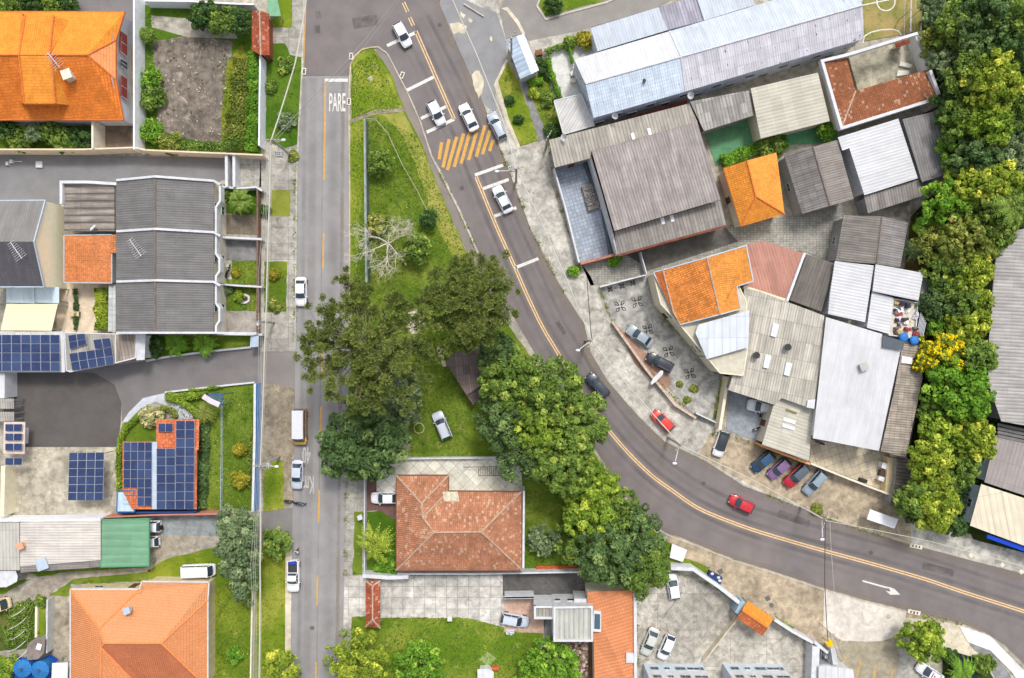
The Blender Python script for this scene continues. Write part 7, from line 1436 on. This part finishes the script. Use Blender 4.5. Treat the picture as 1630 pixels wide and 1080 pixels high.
for k in range(7): q = A.lerp(B, k / 6); mb.tube([q + nn, q - nn], .03, 4)
for q in (A, B): mb.cyl((q.x, q.y, .2), .05, 1.2, 5)
mb.build('ladder', darkg, r); p = P(1418, 768, 1.5); tag(MB().prism(xy([(1414, 728), (1426, 730), (1420, 788), (1409, 784)], 1.8), .15, 1.75).build('yard_platform', plain((214, 196, 156), .8, .1)), 'long cream platform beside the striped lean-to', 'platform')
for x, y, w2, h2, z, rgb, l in ((1409, 742, 1.1, .8, 1.3, (232, 232, 236), 'white appliance box, upper one in the concrete yard corner'), (1404, 757, .8, 1.4, 1.0, (86, 72, 62), 'dark brown cabinet in the concrete yard corner'), (1402, 762, .8, .6, 1.1, (226, 226, 230), 'white appliance box, lower one in the concrete yard corner'), (1374, 765, 1.0, .5, .8, (54, 52, 52), 'dark bin lying by the concrete yard wall')):
    p = P(x, y, z); tag(MB().box((p.x, p.y, .2), (w2, h2, z), -.3, z0=.2).box((p.x, p.y, z + .2), (w2 + .06, h2 + .06, .05), -.3, z0=.2 + z).build('appliance', plain(rgb, .6)), l, 'appliance')
rs_ = random.Random(8); mb = MB()
for k in range(5):
    y = 968 + k * 18; pts = [P(44 - 6 * math.cos(t * .35) + t * 2.2 if 0 else 12 + 32 * (t / 10), y + 16 - 26 * (t / 10) ** 1.6 * .8, .2 + .7 * math.sin(t / 10 * math.pi)) for t in range(11)]
    o = MB().tube(pts, .055, 5).build('garden_hoop', plain((214, 212, 204), .6)); tag(o, f'white curved tunnel hoop over the vegetable bed, {("topmost", "second", "third", "fourth", "lowest")[k]}', 'hoop', 'vegetable tunnel hoops')

# ================================================================== TREES AND PLANTS
araucaria('dark araucaria with starry branch tufts over the left road', 578, 552, 112, 19, 108, 3)
araucaria('smaller araucaria at the right of the sandy gap', 747, 478, 76, 17, 80, 9)
tree('large round grey-green tree between road and terracotta house', 577, 708, (74, 62), 9, 'dark', leaf=.28, dens=1.2)
tree('tall grey-green shrub tree beside the lawn path', 640, 635, (32, 46), 6, 'grey'); tree('greyish tree under the araucaria shade', 590, 650, (48, 32), 6, 'grey')
G1 = 'big trees lining the curve'
for x, y, r_, h_, pl, l in ((812, 612, 54, 11, 'mid', 'deep green tree above the mossy shed'), (790, 562, 34, 9, 'dark', 'tree joining the dark pine and the big clump behind shed'), (802, 660, 46, 10, 'dark', 'leafy tree overhanging the central lawn'), (872, 622, 58, 13, 'mid', 'tree nearest the dark car on the curve'),
  (862, 680, 50, 12, 'lime', 'yellow-green speckled tree in the big clump'), (915, 680, 56, 12, 'mid', 'tree bulging over the inner kerb of the curve'), (832, 722, 48, 10, 'dark', 'tree touching the white terrace end'), (890, 738, 54, 12, 'mid', 'middle tree of the big clump below the curve'),
  (935, 778, 48, 9, 'lime', 'light speckled tree before the gap to the lower clump'), (945, 832, 46, 9, 'lime', 'pale yellow-green tree of the lower clump'), (990, 818, 40, 8, 'mid', 'tree nearest the inner kerb, lower clump'), (1020, 850, 42, 9, 'dark', 'dark tree at the right of lower clump'),
  (968, 890, 52, 11, 'dark', 'broadest dark tree above the peach metal roof'), (1025, 905, 46, 9, 'mid', 'tree over the white car in bottom court'), (915, 868, 34, 6, 'mid', 'small tree by the back garden of terracotta house')):
    tree(l, x, y, r_, h_, pl, G1, dens=1.1)
tree('sparse dark bush in the back garden of the terracotta house', 865, 862, 26, 3, 'grey', dens=.6); bare_tree('leafless pale tree on the island lawn', 618, 388, 50, 7, 5); tree('low yellow-green bush beside the leafless tree', 598, 357, 17, 2.5, 'olive', dens=.6); tree('feathery green tree right of the leafless tree', 661, 398, (24, 26), 3.5, 'mid', dens=.6); tree('small feathery tree at the top of the island lawn', 606, 258, 22, 3.5, 'mid', dens=.5); tree('small dense bush on the island slope', 682, 346, 13, 3, 'deep')
tree('round tree with yellow tips at bottom beside the left road', 568, 1056, 50, 7, 'yel'); tree('bright yellow-green tree at the bottom left verge', 450, 1064, 30, 6, 'yel'); tree('loose bright tree on the lower lawn', 668, 1066, 42, 5, 'bright', dens=.6); tree('dense bright green dome tree at the bottom centre', 873, 1072, 52, 6, 'bright', irr=.1)
tree('tall grey-green tree on the verge above the peach house', 374, 872, (34, 60), 8, 'grey', dens=1.2); tree('lower part tree of the verge, by the white wall', 388, 925, (24, 34), 6, 'grey'); tree('small bushy tree at the corner of the left pavement', 438, 866, 22, 3.5, 'mid')
palm('large yellowish palm in the front garden of terracotta house', 598, 864, 34, 4.0, 'yel', n=19, wid=.6, up=.45, droop=.5); bush('green shrub under the yellowish palm', 618, 900, 20, 1.6, 'bright'); palm('bushy palm in the upper front garden', 383, 320, 21, 2.6, 'mid', n=34, up=.5); bush('dark shrub at the corner of the upper front garden', 360, 308, 12, 1.3, 'mid')
palm('left fern palm in the narrow garden strip', 280, 548, 22, 1.8, 'bright', n=20); palm('right fern palm in the narrow garden strip', 325, 548, 22, 1.8, 'bright', n=20); tree('dark shrub at the left end of the fern garden', 242, 552, (13, 22), 2.5, 'deep'); palm('spiky yucca with pale heart on the solar house lawn', 327, 657, 18, 1.6, 'olive', n=44, droop=.1, wid=.18)
bush('pale cream-leaved shrub at the corner of the solar house', 240, 664, 17, 1.8, 'cream'); bush('yellow bush on the lawn by the blue wall, upper one', 381, 717, 9, 1.3, 'gold', irr=.1); bush('yellow bush on the lawn by the blue wall, lower one', 381, 764, 13, 1.6, 'gold', irr=.1); bush('round yellow bush on the pavement lawn strip', 436, 437, 7.5, 1.1, 'gold', irr=.05); bush('small yellow flowering bush on the middle front lawn', 376, 435, 4, .6, 'gold', irr=.1); bush('small bush beside the white ring planter', 380, 472, 7, .9, 'lime'); bush('shrub in the corner of lower front garden', 358, 460, 8, .9, 'grey'); bush('faint dry bush on the pavement lawn strip', 437, 487, 9, .8, 'olive')
hedge('lime hedge curling round the left side of solar house', [(189, 782), (188, 720), (193, 695), (206, 676), (222, 664)], 8, 1.1, 'lime'); hedge('short hedge at the back corner of the solar house', [(254, 650), (272, 652), (281, 664)], 9, 1.1, 'olive'); hedge('lime hedge along the driveway above the yucca', [(266, 631), (300, 631), (330, 629)], 12, 1.2, 'lime'); hedge('bright hedge curving beside the pale path', [(264, 634), (288, 640), (303, 650), (312, 663)], 10, 1.1, 'lime')
hedge('dark agapanthus strip along the right side of solar house', [(326, 675), (324, 740), (321, 808)], 15, .9, 'dark', .28); hedge('thin climbing plant on the blue wall', [(399, 690), (397, 730), (395, 780)], 5, .6, 'olive', .15, .4); hedge('grassy hedge above the driveway kerb', [(300, 622), (354, 616)], 6, .6, 'lime')
hedge('bright lime hedge along the white wall, right of the vacant yard', [(403, 84), (404, 130), (402, 190), (398, 240)], 18, 2.2, 'bright', .24); hedge('tall weedy border left of the lime hedge', [(388, 92), (383, 150), (376, 200), (370, 236)], 34, .8, 'olive', .22, .6); hedge('mixed green bushes at the foot of vacant yard', [(262, 232), (300, 236), (345, 236), (385, 228)], 18, 1.3, 'mid', .24)
hedge('leafy hedge of broad leaves in the sand-coloured yard', [(161, 460), (160, 490), (162, 525)], 20, 1.8, 'yel', .3); hedge('thin climber beside the benches', [(119, 460), (122, 500), (119, 525)], 6, .7, 'deep')
for x, y, r_, pl, l in ((234, 55, 11, 'mid', 'topmost'), (240, 125, 19, 'bright', 'second'), (241, 155, 18, 'mid', 'third'), (240, 210, 19, 'bright', 'lowest'), (270, 228, 18, 'olive', 'rightmost')): tree(f'round bush along the left wall of the vacant yard, {l}', x, y, r_, 2.2, pl, 'bushes along the vacant yard wall', leaf=.22)
for x, y, r_, pl, l in ((322, 22, 22, 'deep', 'left'), (352, 26, 26, 'mid', 'middle'), (382, 34, 20, 'deep', 'right')): tree(f'dark tree behind the vacant yard, {l} of three', x, y, r_, 4, pl, 'dark trees behind the vacant yard')
for x, y, r_, pl, l in ((8, 205, 16, 'deep', 'first'), (30, 222, 20, 'mid', 'second'), (52, 212, 14, 'grey', 'third'), (78, 208, 20, 'mid', 'fourth'), (100, 224, 18, 'mid', 'fifth'), (124, 218, 20, 'deep', 'sixth')): tree(f'garden shrub below the orange house, {l} from the left', x, y, r_, 3, pl, 'shrubs below the orange house')
for x, y, r_, pl, l in ((14, 6, 14, 'mid', 'first'), (46, 4, 18, 'deep', 'second'), (84, 4, 16, 'mid', 'third'), (108, 4, 14, 'deep', 'fourth')): tree(f'treetop at the very top edge above the orange house, {l}', x, y, r_, 3, pl, 'treetops above the orange house')
bush('weedy shrub on the green verge, upper one', 454, 104, 12, .9, 'mid', dens=.5); bush('pale shrub on the green verge, lower one', 455, 192, 14, 1.0, 'grey', dens=.7); bush('small shrub on the verge near the wall', 431, 138, 9, .8, 'mid', dens=.6); bush('tuft at the pavement edge by the crossing pole', 467, 248, 6, .6, 'olive')
bush('dark bush on the fence strip of the upper front garden', 421, 336, (7, 12) if 0 else 9, 1.0, 'deep'); tree('round bush on the verge at lower left', 372, 1045, 12, 1.2, 'bright'); bush('bush in lower left corner garden', 8, 1066, 22, 1.8, 'lime'); bush('shrub by the orange pot in the lower left garden', 64, 958, 9, 1.0, 'mid')
hedge('vegetable bed rows under the white hoops, upper part', [(10, 985), (34, 974), (52, 962)], 30, .5, 'mid', .2); hedge('vegetable bed rows under the white hoops, lower part', [(8, 1015), (32, 1008), (54, 995)], 34, .5, 'mid', .2)
# green yard by the garage
hedge('hedge along the top of the white patio', [(868, 84), (884, 76), (906, 70)], 9, 1.4, 'mid'); hedge('leafy hedge down the left side of the white patio', [(872, 92), (878, 118), (886, 140), (892, 156)], 9, 1.4, 'bright'); hedge('clipped rectangular hedge beside the garage', [(842, 134), (865, 127)], 11, 1.2, 'bright', irr if 0 else .16); hedge('thin green hedge dividing the patio from the warehouse wall', [(904, 70), (912, 100)], 5, 1.5, 'bright')
bush('yellow-green bush at the top corner of the patio', 930, 63, 13, 1.8, 'gold'); bush('green bush left of the yellow patio bush', 908, 68, 11, 1.8, 'mid'); bush('fluffy shrub in the middle of small green yard', 871, 158, 11, 1.2, 'mid'); bush('dark shrub at the foot of small green yard', 882, 208, 13, 1.4, 'deep'); bush('pale climber on the yard wall', 850, 148, 7, 1.0, 'yel'); bush('tiny dark bush on the lime lawn strip, upper', 811, 161, 5, .7, 'deep'); bush('tiny dark bush on the lime lawn strip, lower', 825, 190, 6, .7, 'deep')
tree('dark bush on the grass wedge at the top edge', 882, 6, 13, 1.8, 'deep')
hedge('leafy border between the green court and grey roofs', [(1150, 258), (1180, 246), (1215, 232), (1252, 226)], 20, 1.6, 'bright', .26); tree('bright round bush by the wall of the green court', 1317, 207, 16, 2.6, 'bright'); tree('dark leafy bush above the orange hipped house', 1228, 232, 22, 2.6, 'mid')
bush('round bush at the corner of the paved court driveway', 914, 431, 8, 1.2, 'bright', irr=.05); bush('bush against the red wall of the driveway', 978, 414, 10, 1.2, 'bright')
palm('banana plant with broad bright leaves near the grey barn', 1473, 361, 19, 3, 'bright', n=9, droop=.15, wid=1.1, cat='banana plant', name='banana_plant'); palm('spiky grey-green agave beside the grey barn', 1453, 400, 18, 2, 'grey', n=30, droop=.15, wid=.35, cat='plant', name='agave_plant')
# the wood along the right side
G2 = 'trees of the wood on the right'
band = [(1492, 15, 26, 6, 'grey', 'feathery treetop beside the soccer court fence'), (1490, 62, 24, 6, 'olive', 'dry yellowish bush tree at court corner'), (1506, 100, 24, 7, 'grey', 'bluish-green tree beside the walled yard'), (1535, 35, 36, 10, 'mid', 'dark leafy tree near the black gap at top'), (1575, 20, 40, 12, 'dark', 'dark treetop at the top edge of the wood'), (1615, 30, 38, 12, 'mid', 'treetop in the top right corner'),
 (1560, 75, 36, 11, 'dark', 'deep green tree under the top treetops'), (1605, 85, 34, 12, 'deep', 'darkest tree at the upper right edge'), (1548, 115, 36, 12, 'mid', 'mid green tree left of the brightest crown'), (1590, 130, 46, 14, 'yel', 'brightest yellow-green crown in the upper wood'), (1628, 160, 38, 13, 'mid', 'mid green crown at the right edge, upper'), (1512, 160, 26, 8, 'deep', 'dark shrub tree at the corner of tile house'),
 (1535, 190, 34, 10, 'mid', 'mid green crown right of the tall grey roof'), (1580, 195, 38, 12, 'lime', 'wide crown in the middle of the upper wood'), (1522, 235, 28, 8, 'bright', 'bright crown hugging the tall grey roof'), (1560, 250, 38, 11, 'dark', 'deep green crown below the wide middle crown'), (1610, 235, 38, 11, 'grey', 'grey-green crown at the right edge, middle'), (1545, 290, 34, 10, 'yel', 'yellow-speckled crown near the top of dark dome tree'), (1592, 290, 40, 11, 'yel', 'broad yellow-speckled crown at right edge'), (1625, 320, 34, 11, 'mid', 'green crown at the right edge above the factory'),
 (1508, 320, 38, 9, 'bright', 'dense dark-bright dome near the dark lean-to'), (1560, 340, 34, 9, 'mid', 'crown beside the palm fronds'), (1500, 385, 34, 8, 'olive', 'crown right of the banana plant'), (1540, 385, 42, 10, 'olive', 'brownish-green crown above the factory corner'), (1590, 365, 34, 9, 'mid', 'crown touching the factory roof top'), (1515, 430, 34, 8, 'mid', 'green crown left of the factory wall'), (1552, 430, 36, 9, 'yel', 'yellow crown beside the factory roof'),
 (1500, 480, 30, 7, 'dark', 'dark crown right of the rooftop terrace'), (1535, 470, 34, 8, 'mid', 'green crown halfway down the factory'), (1560, 480, 24, 7, 'yel', 'small yellow crown against the factory'), (1505, 520, 28, 6, 'bright', 'bright crown above the yellow flowering tree'), (1545, 520, 32, 8, 'yel', 'pale yellow crown right above flowering tree'), (1555, 565, 30, 8, 'mid', 'crown right of the flowering tree')]
for x, y, r_, h_, pl, l in band: tree(l, x, y, r_ * 1.06, h_, pl, G2, leaf=(.22, .27, .33)[(x + y) % 3], irr=.2)
tree('tree covered in bright yellow blossoms', 1503, 568, 42, 8, 'flower', dens=1.2); tree('large vivid green feathery tree below the blossoms', 1534, 625, 54, 10, 'bright', dens=1.2, leaf=.34)
for x, y, r_, h_, pl, l in ((1490, 660, 24, 6, 'mid', 'shaded crown between lean-to and vivid tree'), (1500, 695, 34, 8, 'lime', 'crown below the vivid feathery tree'), (1555, 700, 36, 9, 'yel', 'yellow-tipped crown beside the blue-white wall'), (1486, 738, 36, 9, 'yel', 'pale lime round crown near the striped lean-to'), (1530, 752, 30, 8, 'mid', 'green crown above the kerbside pair'), (1462, 800, 34, 8, 'mid', 'dark green left tree of the kerbside pair'), (1496, 806, 40, 9, 'yel', 'yellow-green right tree of the kerbside pair'), (1520, 835, 20, 5, 'deep', 'dark bush between kerbside pair and shop')): tree(l, x, y, r_, h_, pl, G2)
palm('palm with long grey-green fronds inside the wood', 1608, 330, 40, 10, 'mid', n=18, wid=.7)
tree('round lime-speckled tree on the pale forecourt, lower right', 1472, 1024, 38, 6, 'lime', irr=.12, dens=1.2); palm('fern clump in the dark pit at the bottom right', 1532, 1068, 26, 2, 'bright', n=18); bush('bush on the bank of the dark pit', 1568, 1058, 18, 1.2, 'mid', dens=.7); bush('creeper at the corner of the dark pit', 1512, 1045, 12, 1.0, 'deep'); bush('weeds sprouting at the outer kerb of the curve', 1300, 812, 7, .5, 'olive')

# undergrowth and grass blades (nobody could count them)
def scatter(name, label, polys, dens, size, pal, zz, hgt, cat):
    cen = []; nor = []; tin = []; rs = np.random.RandomState(4)
    for poly in polys:
        q = [tuple(v) for v in xy(poly)]; x0, x1 = min(v[0] for v in q), max(v[0] for v in q); y0, y1 = min(v[1] for v in q), max(v[1] for v in q)
        n = int((x1 - x0) * (y1 - y0) * dens); px = rs.uniform(x0, x1, n); py = rs.uniform(y0, y1, n); ins = np.zeros(n, bool)
        for i in range(len(q)):
            a, b = q[i], q[i - 1]; c = (a[1] > py) != (b[1] > py); ins ^= c & (px < (b[0] - a[0]) * (py - a[1]) / (b[1] - a[1] + 1e-12) + a[0])
        px, py = px[ins], py[ins]; m = len(px); cen.append(np.stack([px, py, zz + rs.uniform(0, hgt, m)], 1)); nor.append(rs.normal(size=(m, 3)) + np.array([0, 0, .8]))
        tin.append(.35 + .3 * np.sin(px * .7 + 1.3 * np.sin(py * .5)) * np.cos(py * .6) + rs.normal(size=m) * .2)
    cen = np.concatenate(cen); o = leaf_mesh(name, cen, np.concatenate(nor), size * rs.uniform(.6, 1.4, len(cen)), np.concatenate(tin), leafm(*LM[pal]), None, aspect=2.2)
    tag(o, label, cat, kind='stuff')
wood_poly = [(1468, -30), (1680, -30), (1680, 380), (1612, 384), (1583, 425), (1572, 560), (1590, 680), (1560, 760), (1545, 835), (1440, 830), (1450, 790), (1462, 640), (1475, 540), (1485, 440), (1450, 345), (1515, 300), (1500, 160)]
mbd = MB(); rr = random.Random(21)
for k in range(170):
    x, y = rr.uniform(250, 360), rr.uniform(66, 225); p = P(x, y); s_ = rr.uniform(.05, .22); mbd.box((p.x, p.y, .05 + s_ * .2), (s_ * 1.8, s_, s_ * .5), rr.uniform(0, 3), mi=rr.choice((0, 1)))
tag(mbd.build('rubble', [plain((176, 164, 148), .9, .2), plain((96, 84, 72), .9, .3)]), 'scattered bits of debris on the vacant paved yard', 'rubble', kind='stuff')
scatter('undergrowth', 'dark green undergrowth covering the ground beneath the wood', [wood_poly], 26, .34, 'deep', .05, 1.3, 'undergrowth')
lawns = [[(355, 92), (402, 92), (402, 244), (352, 240)], [(232, 20), (245, 20), (250, 240), (232, 240)], [(560, 104), (597, 84), (640, 172), (560, 188)], [(560, 196), (600, 186), (660, 215), (740, 405), (800, 505), (760, 600), (740, 728), (656, 728), (640, 640), (560, 640)], [(835, 780), (930, 780), (930, 905), (835, 905)], [(606, 986), (745, 986), (862, 1011), (862, 1085), (602, 1085)], [(415, 740), (451, 740), (451, 810), (420, 812)], [(410, 880), (453, 872), (453, 1085), (406, 1085)], [(264, 645), (404, 616), (402, 812), (316, 812)], [(793, 132), (808, 100), (853, 222), (830, 230)], [(424, 92), (474, 94), (472, 230), (424, 225)], [(345, 930), (398, 930), (396, 1085), (345, 1085)], [(422, 417), (457, 418), (455, 496), (422, 496)], [(352, 416), (408, 416), (408, 494), (354, 494)], [(842, 132), (872, 125), (895, 216), (874, 220)]]
scatter('grass', 'short green grass blades on the lawns', lawns, 20, .15, 'mid', .06, .05, 'grass')

def along(name, label, lines, per_m, size, pal, cat, spread=.18, hgt=.14, z=.06):
    cen = []; rs = np.random.RandomState(9)
    for pts in lines:
        q = [P(a, b) for a, b in pts]
        for a, b in zip(q[:-1], q[1:]):
            L = (b - a).length; n = int(L * per_m); k = max(1, int(L / .8)); cc = rs.uniform(0, 1, k); t = np.clip(cc[rs.randint(0, k, n)] + rs.normal(size=n) * .25 / L, 0, 1)
            cen.append(np.stack([a.x + (b.x - a.x) * t + rs.normal(size=n) * spread, a.y + (b.y - a.y) * t + rs.normal(size=n) * spread, z + rs.uniform(0, hgt, n)], 1))
    cen = np.concatenate(cen); n = len(cen); o = leaf_mesh(name, cen, rs.normal(size=(n, 3)) + np.array([0, 0, .8]), size * rs.uniform(.6, 1.4, n), rs.uniform(0, .8, n), leafm(*LM[pal]), None, aspect=2)
    tag(o, label, cat, kind='stuff')
along('weeds', 'weeds growing out of joints along walls and kerbs', [[(700, 276), (732, 338), (768, 420)], [(797, 238), (825, 311), (844, 363), (900, 467)], [(955, 458), (975, 513), (1030, 592), (1108, 666)], [(1043, 492), (1090, 541), (1139, 592)], [(1068, 907), (1145, 938), (1190, 972)], [(1220, 787), (1310, 822), (1420, 858)], [(406, 640), (404, 815)], [(604, 985), (745, 985)], [(552, 765), (549, 915)], [(413, 300), (413, 530)], [(884, 300), (922, 418)], [(1130, 690), (1213, 709), (1290, 740)], [(1014, 940), (1014, 1060)], [(1236, 988), (1300, 1030)], [(470, 260), (469, 545)], [(880, 270), (872, 225)], [(925, 420), (985, 404), (1156, 361)], [(1300, 95), (1340, 206)], [(1529, 994), (1443, 973)]], 13, .13, 'olive', 'weeds')
along('leaf_litter', 'fallen leaves scattered on road edges near the trees', [[(890, 640), (960, 745), (1005, 806)], [(557, 480), (556, 640), (553, 760)], [(640, 735), (812, 735)], [(1060, 862), (1160, 892)], [(1430, 850), (1545, 870)], [(950, 945), (1005, 960)], [(740, 640), (700, 600)], [(1110, 700), (1200, 760)]], 16, .11, 'gold', 'leaves', .55, .01, .02)
